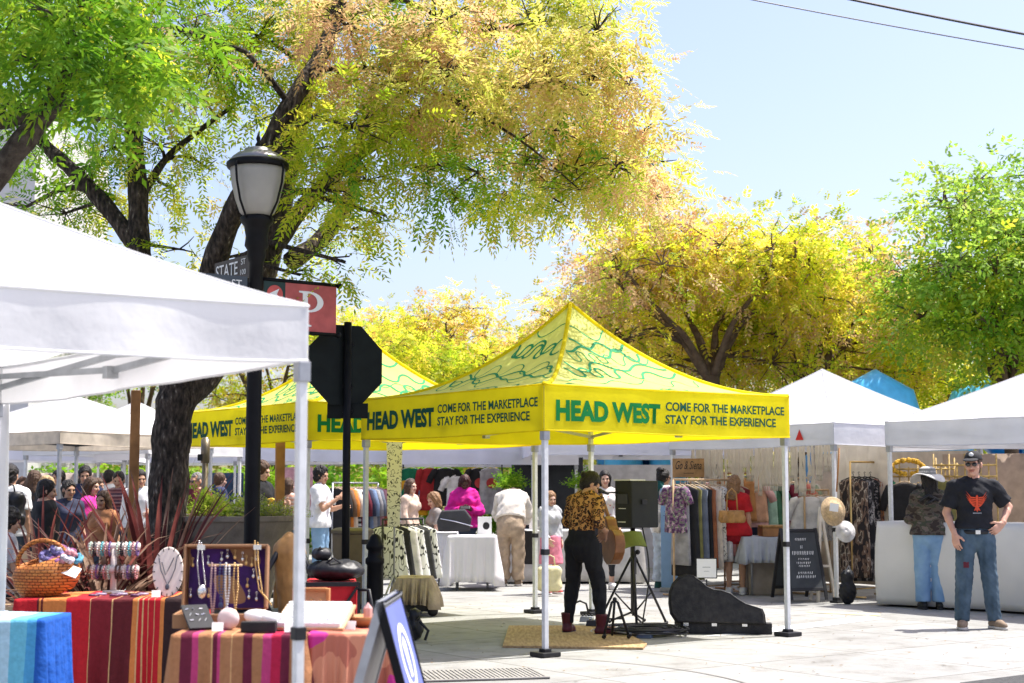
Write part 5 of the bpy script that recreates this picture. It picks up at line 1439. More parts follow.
for i, (x, zl, m, lab) in enumerate([(-.06, .02, mat('rose_beads', (.50, .33, .32), rough=.4), 'rose bead necklace at the left end of the T-bar stand'), (-.018, .10, mat('navy_beads', (.05, .07, .16), rough=.3), 'navy bead necklace in the middle of the T-bar stand'), (.012, .08, mat('white_beads', (.72, .74, .76), rough=.3), 'white bead necklace in the middle of the T-bar stand'), (.055, .06, M_gold, 'gold shell necklace at the right end of the T-bar stand')]):
    necklace(lab, [(x - .008, -.012, .30), (x - .012, -.014, (.3 + zl) / 2), (x, -.014, zl), (x + .012, -.014, (.3 + zl) / 2), (x + .008, -.012, .30)], m, .006, ts.location, .07, True, .012)
# black cards with jewellery, ring trays, wooden pieces
M_card = mat('black_card', (.02, .02, .022), rough=.7)
cd = thing('display_card', 'black jewellery card with silver marks leaning by the suitcase', 'display card', Vector((-1.56, 7.55, .757)), .5)
b = MB(); b.box((0, .0, .06), (.13, .012, .19), rotm(R(-58), 0, 0)); b.build('card', M_card, cd)
for i in range(9): 
    q = rotm(R(-58), 0, 0) @ Vector((-.045 + (i % 3) * .04 + rj.uniform(-.01, .01), -.009, .055 - (i // 3) * .045)); b = MB(); b.box(q + Vector((0, 0, .06)), (.018, .004, .006), rotm(R(-58), R(rj.uniform(-70, 70)), 0)); b.build('silver_earring', M_silver, cd)

bx = MB(); bx.box((0, 0, .025), (.17, .06, .05)); o = bx.build('black_box', M_card, None, bevel=.004); o.location = (-1.235, 7.42, .757); tag(o, 'low black jewellery box at the front edge of the striped table', 'box')
for lab, x, y, s_ in (('rounded pale pink stone at the front of the jewellery table', -1.40, 7.50, (.055, .03, .055)), ('flat white shell piece leaning behind the black box', -1.25, 7.62, (.10, .05, .045)), ('white angular shell piece beside the black box', -1.17, 7.56, (.08, .04, .04))):
    b = MB(); b.ball((0, 0, s_[2]), 1, 12, 0, s_, rotm(0, R(12), 0)); o = b.build('shell_piece', mat('shell_pink', (.70, .56, .54), rough=.4) if 'pink' in lab else M_whitepl, None, smooth=True); o.location = (x, y, .757); tag(o, lab, 'shell')
# white foam ring tray, stepped
rt_ = thing('ring_tray', 'white foam ring tray in rows on a tilted wooden stand', 'ring tray', Vector((-.985, 7.62, .757)), -.12)
b = MB(); b.box((0, -.02, .055), (.36, .30, .014), rotm(R(18), 0, 0)); b.box((-.0, .12, .045), (.34, .02, .09)); b.build('stand', M_palewood, rt_)
tr = rotm(R(18), 0, 0)
for i in range(8):
    b = MB(); b.box(tr @ Vector((0, -.145 + i * .036, .02)) + Vector((0, 0, .055)), (.33, .028, .034), tr); b.build('foam_row', M_paper, rt_, bevel=.01)
for i in range(22):
    q = tr @ Vector((-.14 + (i % 8) * .04 + rj.uniform(-.008, .008), -.145 + .036 * (i // 8), .042)) + Vector((0, 0, .055))
    b = MB(); b.torus((0, 0, 0), .008, .0022, 10, 5, 0, rotm(R(90), 0, 0)); b.ball((0, 0, .009), .004, 6); o = b.build('ring', M_silver, None, smooth=True); o.location = rt_.location + rotm(0, 0, -.12) @ q; tag(o, 'silver ring pushed into the white foam ring tray', 'ring', 'rings in the white foam tray')
wb = thing('wooden_box', 'small wooden lid box with earrings behind the white tent leg', 'wooden box', Vector((-1.06, 8.02, .757)), -.05)
b = MB(); 
for c, s_ in (((-.09, 0, .085), (.016, .05, .17)), ((.09, 0, .085), (.016, .05, .17)), ((0, 0, .165), (.164, .05, .016)), ((0, 0, .008), (.164, .05, .016))): b.box(c, s_)
b.build('frame', mat('orange_wood', (.42, .19, .07), rough=.5, var=.2), wb, bevel=.003); b = MB(); b.box((0, .015, .085), (.164, .012, .142)); b.build('back_panel', M_palewood, wb)
b = MB()
for i in range(6): b.ball((-.05 + (i % 3) * .05, .004, .06 + .05 * (i // 3)), .006, 6)
b.build('earrings', M_gold, wb)
tr_ = MB(); tr_.lathe([(.09, 0), (.115, .05), (.105, .05), (.085, .012), (0, .012)], n=24, sx=1.2); o = tr_.build('wooden_tray', mat('orange_wood', (0, 0, 0)), None, smooth=True); o.location = (-.725, 7.75, .757); tag(o, 'orange wooden bowl tray at the right end of the jewellery table', 'tray')
cr = MB(); cr.lathe([(.022, 0), (.024, .075), (.0, .105)], n=6); o = cr.build('crystal_point', mat('rose_crystal', (.72, .46, .44), rough=.15, transl=.3), None); o.location = (-.735, 7.75, .77); tag(o, 'pale pink crystal tower standing in the orange tray', 'crystal')
# front sandwich board
Db = 6.15; sb = thing('sandwich_board', 'blue and grey folding sandwich board in the near foreground', 'sandwich board', GX(391, Db), R(88))
top = Z(598, Db); M_blue = mat('periwinkle_panel', (.13, .16, .42), rough=.5, var=.06)
for sg_, nm, mm in ((-1, 'front_panel', M_blue), (1, 'back_panel', mat('grey_panel', (.22, .22, .22), rough=.4, metal=.3))):
    tlt = R(15.5) * sg_; M3 = rotm(tlt, 0, 0)
    b = MB(); b.box(M3 @ Vector((0, 0, -top / 2)) + Vector((0, 0, top)), (.60, .022, top * 1.02), M3); pn = b.build(nm, mm, sb, bevel=.004)
    b = MB()
    for sx in (-1, 1): b.box(M3 @ Vector((sx * .305, 0, -top / 2)) + Vector((0, 0, top)), (.018, .034, top * 1.03), M3)
    b.box(M3 @ Vector((0, 0, 0)) + Vector((0, 0, top)), (.59, .036, .02), M3); b.build('edge_frame', M_greyleg if sg_ > 0 else M_blackmat, pn)
    if sg_ < 0:
        M4 = Matrix.Translation((0, 0, top)) @ M3.to_4x4() @ frame((0, -.0135, -.24), (1, 0, 0), (0, 0, 1))
        b = MB(); n_ = 40
        vs = []; 
        for i in range(n_):
            a = 2 * math.pi * i / n_; vs += [M4 @ Vector((math.cos(a) * .17, math.sin(a) * .14, 0)), M4 @ Vector((math.cos(a) * .13, math.sin(a) * .105, 0))]
        b.add(vs, [(2 * i, 2 * ((i + 1) % n_), 2 * ((i + 1) % n_) + 1, 2 * i + 1) for i in range(n_)])
        q4(b, [(-.03, -.08), (.03, -.08), (.05, .06), (0, .09), (-.05, .06)], M4); b.build('emblem', M_let, pn)
        b = MB(); M5 = M4 @ Matrix.Translation((0, -.33, 0)); rg = random.Random(3)
        q4(b, [(-.24, .02), (-.15, .08), (-.1, .04), (-.02, .11), (.06, .05), (.14, .10), (.24, .02), (.22, -.16), (.1, -.06), (0, -.13), (-.1, -.05), (-.22, -.16)], M5); b.build('emblem_wings', M_let, pn)
# red folding wagon behind the tables
Dw = 10.6; wg = thing('folding_wagon', 'red fabric folding wagon with black X frame behind the jewellery table', 'wagon', GX(334, Dw), .12)
M_redf = mat('red_nylon', (.48, .012, .02), rough=.7, var=.1, bump=.2, bscale=14)
zt_ = Z(581, Dw)
b = MB(); b.box((0, .25, zt_ / 2 + .12), (.36, .55, zt_ - .24)); b.build('fabric_body', M_redf, wg, bevel=.02)
b = MB(); fz = .24
b.bar((-.18, -.04, fz), (.18, -.04, zt_ - .03), .018); b.bar((.18, -.045, fz), (-.18, -.045, zt_ - .03), .018); b.bar((-.19, -.04, zt_ - .01), (.19, -.04, zt_ - .01), .03); b.bar((-.19, -.04, .22), (.19, -.04, .22), .022)
for x in (-.19, .19): b.bar((x, -.03, .2), (x, -.03, zt_), .022)
b.ball((0, -.055, (fz + zt_) / 2), .022, 8); b.build('frame', M_black, wg)
for x in (-.17, .17):
    for y in (.05, .45):
        b = MB(); b.lathe([(.02, -.02), (.1, -.02), (.11, 0), (.1, .02), (.02, .02)], n=20, rot=rotm(0, R(90), 0), c=(x, y, .11)); b.build('wheel', M_black, wg, smooth=True)
b = MB(); b.tube([(.19, -.03, zt_ - .05), (.26, -.08, zt_ - .05), (.29, -.1, zt_ - .22), (.25, -.08, zt_ - .4), (.2, -.04, zt_ - .42)], .013, 8); b.build('handle', M_black, wg, smooth=True)
for lab, x, z_, s_ in (('black duffel bag lying on the red folding wagon', .0, zt_, (.21, .15, .075)), ('small black case on the duffel bag on the wagon', -.1, zt_ + .14, (.07, .08, .045))):
    q = SDF(); q.ell((0, 0, s_[2]), s_, .02); q.wr = (.006, 30, 2); q.ell((s_[0] * .4, .02, s_[2] * 1.1), (s_[0] * .5, s_[1] * .7, s_[2] * .8), .03); t = thing('duffel_bag' if 'duffel' in lab else 'soft_case', lab, 'bag', wg.location + Vector((x, .2, z_)))
    q.build('bag_body', M_black, t, .012); b = MB(); b.tube([(-s_[0] * .4, -s_[1] * .5, s_[2] * 1.4), (0, -s_[1] * .8, s_[2] * 2.2), (s_[0] * .4, -s_[1] * .5, s_[2] * 1.4)], .008, 6); b.build('strap', M_black, t)
# mannequin bust / tan bag beside it
q = SDF(); q.cone((0, 0, .35), (0, 0, .62), .10, .14, .03); q.cone((0, 0, .62), (0, 0, .74), .13, .05, .03); q.cone((0, 0, 0), (0, 0, .35), .08, .10, .03); q.wr = (.004, 30, 1)
t = thing('leather_backpack', 'tan and black leather backpack standing behind the suitcase', 'backpack', GX(292, 12.6) + Vector((0, 0, .30)), .2)
q.build('bag_body', mat('tan_leather', (.42, .22, .07), rough=.5, var=.2), t, .014); b = MB(); b.tube([(-.1, -.08, .62), (-.2, -.1, .45), (-.19, -.1, .2), (-.12, -.08, .05)], .025, 8); b.tube([(.1, -.08, .62), (.17, -.1, .45), (.16, -.1, .2), (.1, -.08, .05)], .025, 8); b.build('strap', M_black, t, smooth=True)
b = MB(); b.box((0, 0, .15), (.6, .5, .30)); o = b.build('low_crate', M_black, None, bevel=.02); o.location = GX(290, 12.7); tag(o, 'black plastic crate under the tan backpack', 'crate')

for i, (x, y, r) in enumerate(((-1.08, 7.40, .2), (-.80, 7.52, -.3), (-1.44, 7.44, .1), (-2.28, 9.72, .2))):
    b = MB(); b.box((0, 0, .022), (.055, .004, .045), rotm(R(-22), 0, 0)); o = b.build('price_card', M_paper, None); o.location = (x, y, .757); o.rotation_euler = (0, 0, r); tag(o, ['white price card before the foam ring tray', 'white price card by the crystal tray', 'white price card beside the round pink stone', 'white price card before the oval necklace board'][i], 'price card')
# ------------------------------------------------------------------ stalls, racks and clothes
def flat(name, c, **k): return mat(name, c, **dict(dict(rough=.85, var=.2, scale=9, bump=.55, bscale=13), **k))
M_floral = bands_mat('floral_print', [(0, (.07, .03, .08)), (.45, (.22, .10, .20)), (.53, (.10, .18, .08)), (.60, (.45, .30, .36))], scale=22)
M_animal = spots_mat('speckled_print', (.62, .58, .52), (.05, .04, .04), scale=38, thr=.35)
M_brownpr = bands_mat('brown_swirl_print', [(0, (.025, .02, .02)), (.46, (.16, .10, .07)), (.54, (.40, .33, .26)), (.58, (.05, .035, .03))], scale=16, stretch=(1, 1, .35))
M_greypr = bands_mat('grey_black_print', [(0, (.02, .02, .022)), (.5, (.12, .11, .11)), (.57, (.38, .36, .34)), (.62, (.03, .03, .03))], scale=20, stretch=(1, 1, .3))
M_orpr = bands_mat('orange_cream_print', [(0, (.10, .05, .04)), (.45, (.45, .20, .10)), (.52, (.58, .48, .38)), (.6, (.28, .08, .06))], scale=14, stretch=(1, 1, .4))
M_leafpr = bands_mat('leaf_print', [(0, (.60, .56, .48)), (.52, (.12, .22, .10)), (.6, (.55, .30, .18))], scale=10)
M_zebra = bands_mat('black_white_print', [(0, (.70, .70, .68)), (.50, (.025, .025, .025)), (.545, (.72, .72, .70)), (.66, (.03, .03, .03))], scale=15, detail=1, stretch=(1, 1, .45))
M_hang = mat('pale_hanger', (.55, .42, .28), rough=.5); M_hangk = mat('black_hanger', (.02, .02, .02), rough=.4)
gseed = [0]
def garment(label, loc, rz, L, w=.42, m=None, sleeve=0, th=.05, flare=1.1, hang=None, prt=None, group=None, shoulder=.06, name='hanging_garment'):
    gseed[0] += 1; rg = random.Random(gseed[0]); t = thing(name, label, 'garment', loc, rz, group)
    b = MB(); n = 28; rings = []
    zs = [0, .02, shoulder, .14, .25, .4, .6, .8, .92, 1.0]
    ph = rg.uniform(0, 6); k1 = rg.choice((5, 6, 7))
    vs = []
    for i, zf in enumerate(zs):
        if i == 0: hw, ht, z = .07, .02, -.07
        elif i == 1: hw, ht, z = w * .30, th * .55, -.085
        elif i == 2: hw, ht, z = w * .5, th * .75, -.125
        else:
            u = (zf - .1) / .9; hw = w * .5 * (.93 + (flare - .93) * u); ht = th * (.9 + .35 * u); z = -.07 - L * zf
        f = 0 if i < 3 else (zf ** 1.3) * .42
        for j in range(n):
            a = 2 * math.pi * j / n; q = 1 + f * math.sin(k1 * a + ph + zf * 1.2) * .8
            vs.append((hw * math.copysign(abs(math.cos(a)) ** .8, math.cos(a)) * (1 + .06 * f * math.sin(3 * a + ph)), ht * math.sin(a) * q + .012 * f * math.sin(ph + 9 * math.cos(a)), z + .015 * f * math.sin(2 * a + ph)))
    fs = [(i * n + j, i * n + (j + 1) % n, (i + 1) * n + (j + 1) % n, (i + 1) * n + j) for i in range(len(zs) - 1) for j in range(n)]
    fs += [tuple(range(n - 1, -1, -1)), tuple((len(zs) - 1) * n + j for j in range(n))]
    b.add(vs, fs)
    if sleeve:
        for sx in (-1, 1):
            p0 = Vector((sx * w * .46, 0, -.13)); p1 = Vector((sx * w * .62, .01, -.13 - sleeve * .5)); p2 = Vector((sx * w * (.66 if sleeve > .3 else .72), .0, -.13 - sleeve))
            b.tube([p0 - Vector((sx * .05, 0, -.02)), p0, p1, p2], [.05, .065, .06, .055 if sleeve < .3 else .045], 10)
    c = b.build('cloth', m, t, smooth=True)
    if prt is not None:
        pm, cx, cz, sx, sz = prt; q = MB(); q.prism([(cx + math.cos(2 * math.pi * i / 14) * sx, cz + math.sin(2 * math.pi * i / 14) * sz) for i in range(14)], .008, Matrix.Translation((0, -th * 1.12, 0))); q.build('print', pm, c)
    b = MB(); h = hang or M_hang
    b.tube([(-w * .42, 0, -.105), (-.05, 0, -.055), (0, 0, -.045), (.05, 0, -.055), (w * .42, 0, -.105)], .009, 6)
    b.tube([(0, 0, -.045), (0, 0, -.01), (.012, 0, .012), (0, 0, .022), (-.014, 0, .012)], .004, 5); b.build('hanger', h, t, smooth=True)
    return t
def rack(label, a, b_, h, m, base=True, name='garment_rack'):
    a, b_ = Vector(a), Vector(b_); t = thing(name, label, 'garment rack', (a + b_) / 2); A = (a - b_) / 2; B = -A
    q = MB(); q.tube([A + Vector((0, 0, h)), B + Vector((0, 0, h))], .014, 8); q.build('rail', m, t, smooth=True)
    pv = Vector((-(b_ - a).y, (b_ - a).x, 0)).normalized() * .22
    for e in (A, B):
        q = MB(); q.tube([e, e + Vector((0, 0, h))], .014, 8); q.build('upright', m, t, smooth=True)
        if base: q = MB(); q.tube([e - pv + Vector((0, 0, .02)), e + pv + Vector((0, 0, .02))], .014, 8); q.build('foot', m, t, smooth=True)
    q = MB(); q.tube([A + Vector((0, 0, .12)), B + Vector((0, 0, .12))], .010, 8); q.build('lower_rail', m, t, smooth=True)
    return t
def hang_row(a, b_, h, items, turn=0, jig=.0, sp=.02):
    a, b_ = Vector(a), Vector(b_); d = (b_ - a); rz = math.atan2(d.y, d.x) + math.pi / 2 + turn; n = len(items)
    for i, it in enumerate(items):
        p = a.lerp(b_, (i + .5) / n); k = dict(it); lab = k.pop('label'); L = k.pop('L')
        garment(lab, Vector((p.x, p.y, h - .022)), rz + random.uniform(-jig, jig), L, **k)

# boutique rack left
A, B = GX(672, 20.3), GX(737, 21.0); h = 1.56
rack('wooden rail rack at the left of the boutique stall', A, B, h, M_palewood)
c_ol, c_sl, c_rust, c_cream, c_wh = flat('olive_cloth', (.16, .15, .05)), flat('slate_cloth', (.13, .15, .19)), flat('rust_cloth', (.30, .11, .05)), flat('cream_cloth', (.62, .54, .44)), flat('white_cloth', (.72, .70, .68), transl=.2)
c_bk, c_navy, c_brown = flat('black_cloth', (.018, .018, .02)), flat('navy_cloth', (.03, .035, .07)), flat('brown_cloth', (.16, .09, .05))
hang_row(A, B, h, [dict(label='short floral purple blouse at the left end of the boutique rack', L=.62, w=.34, m=M_floral, sleeve=.18), dict(label='long pale grey trousers beside the floral blouse on the boutique rack', L=1.05, w=.3, m=flat('grey_cloth', (.30, .29, .29))), dict(label='black dress between grey trousers and olive dress on the boutique rack', L=1.20, m=c_bk),
    dict(label='long olive green dress on the boutique rack', L=1.25, m=c_ol), dict(label='long slate blue dress on the boutique rack', L=1.18, m=c_sl), dict(label='black long dress right of the slate blue dress', L=1.15, m=c_bk), dict(label='rust brown dress on the boutique rack', L=1.1, m=c_rust), dict(label='cream long dress on the boutique rack', L=1.12, m=c_cream),
    dict(label='speckled black and white dress on the boutique rack', L=1.0, m=M_animal), dict(label='white dress at the right end of the boutique rack', L=1.02, m=c_wh)] + [dict(label='%s garment near the right end of the boutique rack' % n, L=l, m=m_) for n, l, m_ in (('dusty rose', .95, flat('rose_cloth', (.42, .20, .20))), ('charcoal', 1.05, flat('charcoal_cloth', (.05, .05, .055))), ('sand coloured', 1.0, flat('sand_cloth', (.46, .36, .24))), ('wine red', .9, flat('wine_cloth', (.20, .02, .03))))], turn=.25, jig=.15)
# tan tops on wooden hangers above the red dress
A2, B2 = GX(722, 21.6), GX(756, 21.9); h2 = 1.66
rack('honey coloured wooden rack behind the red dress shopper', A2, B2, h2, M_wood)
c_tan = flat('tan_cloth', (.42, .22, .10))
hang_row(A2, B2, h2, [dict(label='tan top at the left of the honey coloured rack', L=.55, m=c_tan, hang=M_wood), dict(label='caramel brown top in the middle of the honey coloured rack', L=.6, m=flat('caramel_cloth', (.36, .17, .06)), hang=M_wood), dict(label='peach top at the right of the honey coloured rack', L=.62, m=flat('peach_cloth', (.55, .32, .20)), hang=M_wood)], turn=.9, jig=.1)
A3, B3 = GX(748, 21.8), GX(806, 23.4); h3 = 1.60
rack('white rail rack of mixed clothes behind the grey covered table', A3, B3, h3, M_palewood)
hang_row(A3, B3, h3, [dict(label='pale pink blouse at the left of the mixed clothes rack', L=.62, m=flat('pink_cloth', (.60, .36, .34)), sleeve=.2), dict(label='dark blue trousers on the mixed clothes rack', L=.95, w=.3, m=c_navy), dict(label='mint green dress on the mixed clothes rack', L=.85, m=flat('mint_cloth', (.30, .46, .36))), dict(label='forest green blouse on the mixed clothes rack', L=.7, m=flat('forest_cloth', (.05, .14, .08)), sleeve=.2),
    dict(label='rust red dress on the mixed clothes rack', L=.9, m=flat('brick_cloth', (.34, .08, .05))), dict(label='maroon blouse on the mixed clothes rack', L=.75, m=flat('maroon_cloth', (.14, .015, .03)), sleeve=.3), dict(label='black jacket on the mixed clothes rack', L=.7, m=c_bk, sleeve=.4), dict(label='teal grey dress on the mixed clothes rack', L=.9, m=flat('teal_cloth', (.14, .24, .24))), dict(label='cream patterned dress at the right end of the mixed clothes rack', L=.95, m=M_leafpr)] + [dict(label='%s garment at the far end of the mixed clothes rack' % n, L=l, m=m_, sleeve=.2) for n, l, m_ in (('coral', .8, flat('coral_cloth', (.55, .18, .13))), ('sage green', .9, flat('sage_cloth', (.26, .32, .22))), ('ivory', .85, flat('ivory_cloth', (.66, .60, .50))))], turn=.35, jig=.12)
A9, B9 = GX(686, 22.6), GX(800, 23.9)
rack('long back rack of dark clothes in the boutique', A9, B9, 1.62, M_darktruss)
hang_row(A9, B9, 1.62, [dict(label='%s at the back of the boutique' % n, L=l, m=m_, sleeve=.2) for n, l, m_ in (('black slip dress', 1.1, c_bk), ('burgundy velvet dress', 1.0, flat('maroon_cloth', (0, 0, 0))), ('dark floral dress', 1.1, M_floral), ('navy long coat', 1.2, c_navy), ('speckled long dress', 1.1, M_animal), ('chocolate brown coat', 1.1, c_brown), ('swirl print dress', 1.2, M_brownpr), ('rust jacket', .8, c_rust), ('grey print tunic', 1.0, M_greypr), ('olive jacket', .8, c_ol), ('orange print dress', 1.1, M_orpr), ('cream cardigan', .9, c_cream), ('midnight blue gown', 1.2, flat('ink_cloth', (.02, .025, .06))), ('plum dress', 1.1, flat('plum_cloth', (.10, .02, .06))))], turn=.3, jig=.2)
# lace strips along the boutique's top edge
M_lace = mat('white_lace', (.86, .82, .74), rough=.9, transl=.7, var=.05, bump=.5, bscale=90)
LT = CT + E2 * 3.0
rg = random.Random(31)
for i in range(36):
    u = i / 35; p = CT.lerp(LT, .12 + .86 * u) + E1 * (.25 + .15 * (i % 2)); L = rg.choice((.30, .42, .55, .58, .62)); wdt = rg.uniform(.06, .10)
    b = MB(); ph = rg.uniform(0, 6)
    b.grid(lambda a, v: ((a - .5) * wdt * (1 - .3 * math.sin(v * 9 + ph) ** 2), .012 * math.sin(a * 9 + v * 3 + ph), -v * L), 6, 12)
    for q in range(3): b.tube([((q - 1) * wdt * .3, 0, -L), ((q - 1) * wdt * .34, .006, -L - .06)], .006, 5)
    o = b.build('lace_strip', M_lace, None, smooth=True, solid=.004); o.location = (p.x, p.y, 2.02); o.rotation_euler = (0, 0, ANG + math.pi / 2 + rg.uniform(-.3, .3))
    tag(o, 'white lace strip hanging from the front edge of the boutique tent', 'lace strip', 'lace strips along the boutique front')
# lace curtain and dark back wall
b = MB(); p0, p1 = CT + E1 * 1.2 + E2 * .1, CT + E1 * 1.35 + E2 * 1.1
b.grid(lambda u, v: (p0.x + (p1.x - p0.x) * u + .03 * math.sin(u * 30), p0.y + (p1.y - p0.y) * u, 2.05 - v * 1.4), 40, 4)
tag(b.build('lace_curtain', M_lace, None, smooth=True, solid=.003), 'cream lace curtain hung behind the straw hat', 'curtain')
b = MB(); p0, p1 = CT + E1 * 2.9 + E2 * .1, CT + E1 * 2.9 + E2 * 3.0
b.grid(lambda u, v: (p0.x + (p1.x - p0.x) * u, p0.y + (p1.y - p0.y) * u + .02 * math.sin(u * 40), .02 + 1.95 * v), 40, 3)
tag(b.build('tent_back_wall', mat('dim_back_cloth', (.50, .43, .35), rough=.9, transl=.3), None, smooth=True, solid=.004), 'cream brown cloth wall at the back of the boutique tent', 'tent wall')
# carved wooden sign
sgn = thing('wooden_sign', 'pale wooden boutique sign with flowing script hung at the tent corner', 'sign', CT + E2 * 2.75 + E1 * .05 + Vector((0, 0, 1.60)), ANG * .2)
b = MB(); b.box((0, 0, .13), (.46, .025, .27)); b.build('board', mat('sign_wood', (.40, .23, .10), rough=.7, var=.2, scale=12), sgn, bevel=.004)
text('Go & Siena', .38, .12, frame((-.19, -.0145, .11), (1, 0, 0), (0, 0, 1)), M_black, sgn, shear=.4, bold=.004, depth=0)

b = MB(); b.box((0, -.014, .055), (.15, .002, .008)); b.build('small_line', M_black, sgn)
# blue roll-up banner
Dn = 21.2; rb = thing('roll_up_banner', 'plain pale blue roll-up banner beside the boutique stall', 'banner', GX(672, Dn), -.2)
b = MB(); b.box((0, 0, 0.74), (.36, .012, 1.40)); b.build('panel', mat('pale_blue_print', (.28, .46, .74), rough=.5, var=.05, transl=.1), rb); b = MB(); b.box((0, 0, .03), (.40, .12, .06)); b.build('base', M_greyleg, rb, bevel=.01)
b = MB(); b.box((-.02, -.008, 1.12), (.22, .002, .012)); b.box((-.02, -.008, 1.06), (.25, .002, .008)); b.build('printed_lines', mat('mid_blue_print', (.12, .25, .55)), rb)
# small white sign on a black stand
Dn = 19.4; ws = thing('sign_stand', 'small white notice on a thin black stand behind the guitar case', 'sign stand', GX(704, Dn), -.1)
b = MB(); b.box((0, 0, Z(567, Dn)), (.27, .012, .26)); b.build('frame', M_black, ws); b = MB(); b.box((0, -.008, Z(567, Dn)), (.245, .004, .235)); b.build('notice', M_paper, ws)
b = MB(); b.box((0, -.011, Z(566, Dn)), (.10, .002, .008)); b.box((0, -.011, Z(570, Dn)), (.07, .002, .006)); b.build('printed_lines', M_greyleg, ws)
b = MB(); b.tube([(0, 0, 0.01), (0, 0, Z(578, Dn))], .009, 8); b.lathe([(.11, 0), (.11, .012), (.02, .02)], n=18); b.build('stand', M_black, ws)
# grey covered table with a brown box
M_greycl = mat('grey_blue_tablecloth', (.40, .42, .46), rough=.9, var=.08, bump=.2, bscale=12)
xa, xb = GX(741, 20.4).x, GX(792, 20.4).x
cloth_table('short grey blue fringed cloth over the boutique table', xa, xb, 20.4, 21.1, .78, M_greycl, 12, drop=.34, corner=.05, tlabel='boutique table under the short grey blue cloth')
b = MB(); b.box((0, 0, .36), (xb - xa - .12, .5, .72)); o = b.build('covered_crates', mat('taupe_cloth', (.28, .24, .20), rough=.9, bump=.3, bscale=10), None, bevel=.02); o.location = ((xa + xb) / 2 + .03, 20.8, 0); tag(o, 'taupe covered crate under the boutique table', 'crate')
bx = thing('brown_box', 'brown leather box with lid on the grey blue table', 'box', Vector((GX(771, 20.6).x, 20.7, .785)), .1); b = MB(); b.box((0, 0, .06), (.34, .24, .12)); b.build('box_body', M_wood, bx, bevel=.01); b = MB(); b.box((0, 0, .14), (.35, .25, .035)); b.build('lid', mat('tan_leather', (0, 0, 0)), bx, bevel=.012)
# white ruffled blouses on a stand right
A4, B4 = GX(802, 20.6), GX(826, 21.0); h4 = 1.42
rack('short rack of white blouses behind the chalkboard', A4, B4, h4, M_palewood)
hang_row(A4, B4, h4, [dict(label='white ruffled blouse at the left of the short rack', L=.55, m=c_wh, sleeve=.25, flare=1.35), dict(label='white speckled blouse in the middle of the short rack', L=.6, m=spots_mat('white_speckle', (.72, .70, .68), (.1, .09, .1), scale=30, thr=.25), sleeve=.2, flare=1.3), dict(label='white pleated blouse at the right of the short rack', L=.5, m=c_wh, flare=1.3)], turn=.8)
# chalkboard
Dn = 19.45; cbd = thing('chalkboard', 'black A-frame chalkboard with white chalk writing before the boutique', 'sandwich board', GX(795, Dn), .25)
def aframe(root, w, h, spread, mf, mb, name):
    for sg_ in (-1, 1):
        th_ = math.atan2(spread / 2, h) * -sg_ * -1
        M3 = rotm(th_, 0, 0); 
        b = MB(); b.box(M3 @ Vector((0, 0, -h * .46)) + Vector((0, 0, h)), (w - .06, .014, h * .80), M3); f = b.build(name if sg_ < 0 else 'rear_board', mb, root)
        b = MB()
        for sx in (-1, 1): b.box(M3 @ Vector((sx * (w / 2 - .02), 0, -h * .505)) + Vector((0, 0, h)), (.04, .026, h * 1.01), M3)
        for z in (-.03, -h * .86): b.box(M3 @ Vector((0, 0, z)) + Vector((0, 0, h)), (w - .08, .024, .04), M3)
        b.build('frame', mf, f, bevel=.003)
        if sg_ < 0: keep = (f, M3)
    return keep
f, M3 = aframe(cbd, .52, .93, .62, mat('black_wood', (.02, .02, .022), rough=.5), mat('slate_board', (.045, .05, .055), rough=.7), 'chalk_panel')
M4 = Matrix.Translation((0, 0, .93)) @ M3.to_4x4() @ frame((0, -.0085, -.45), (1, 0, 0), (0, 0, 1)); rg = random.Random(8); b = MB()
for yy, wd, hh in ((.30, .14, .035), (.20, .03, .04), (.12, .28, .05), (.04, .14, .025), (-.01, .20, .03), (-.05, .15, .025), (-.14, .20, .03), (-.19, .26, .035)):
    x = -wd / 2
    while x < wd / 2:
        ww = rg.uniform(.012, .022); q4(b, [(x, yy - hh / 2), (x + ww * .45, yy - hh / 2 + rg.uniform(0, .01)), (x + ww, yy + hh / 2), (x + ww * .5, yy + hh / 2)], M4); x += ww + .007
b.build('chalk_writing', M_paper, f)
# leaning white frame with straw hat, cap
Dn = 19.5; ld = thing('easel', 'white wooden easel leaning by the tent leg beside the chalkboard', 'easel', GX(818, Dn), .3); b = MB()
b.bar((-.12, -.1, 0), (.02, .05, 1.2), .035); b.bar((.13, -.1, 0), (.02, .05, 1.2), .035); b.bar((-.07, -.05, .45), (.09, -.05, .45), .03); b.bar((.02, .35, 0), (.02, .05, 1.2), .03); b.build('easel_frame', mat('cream_paint', (.66, .60, .50), rough=.6), ld)
M_straw = mat('straw', (.52, .38, .22), rough=.8, var=.2, scale=40, bump=.4, bscale=120)
ht = thing('straw_hat', 'wide straw hat hung flat on the boutique tent leg', 'hat', Vector((GX(829, 19.1).x, 19.05, Z(511, 19.1))))
hat_mesh('hat_body', [(.165, 0), (.155, .004), (.105, .012), (.098, .06), (.085, .10), (.05, .118), (.001, .12)], Matrix.Rotation(R(80), 4, 'X') @ Matrix.Rotation(.2, 4, 'Y'), ht, M_straw, wav=.02)
b = MB(); b.box((0, -.08, .05), (.10, .08, .10)); b.build('price_card', M_paper, ht) if False else None
b = MB(); b.box((-.01, -.128, .05), (.11, .006, .10), rotm(0, R(8), 0)); b.build('price_card', M_paper, ht)
ht = thing('white_cap', 'white sun hat hung below the straw hat on the tent leg', 'hat', Vector((GX(841, 19.2).x, 19.15, Z(531, 19.2)))); hat_mesh('hat_body', [(.125, 0), (.115, .004), (.07, .01), (.062, .045), (.045, .065), (.001, .07)], Matrix.Rotation(R(75), 4, 'X'), ht, c_wh)
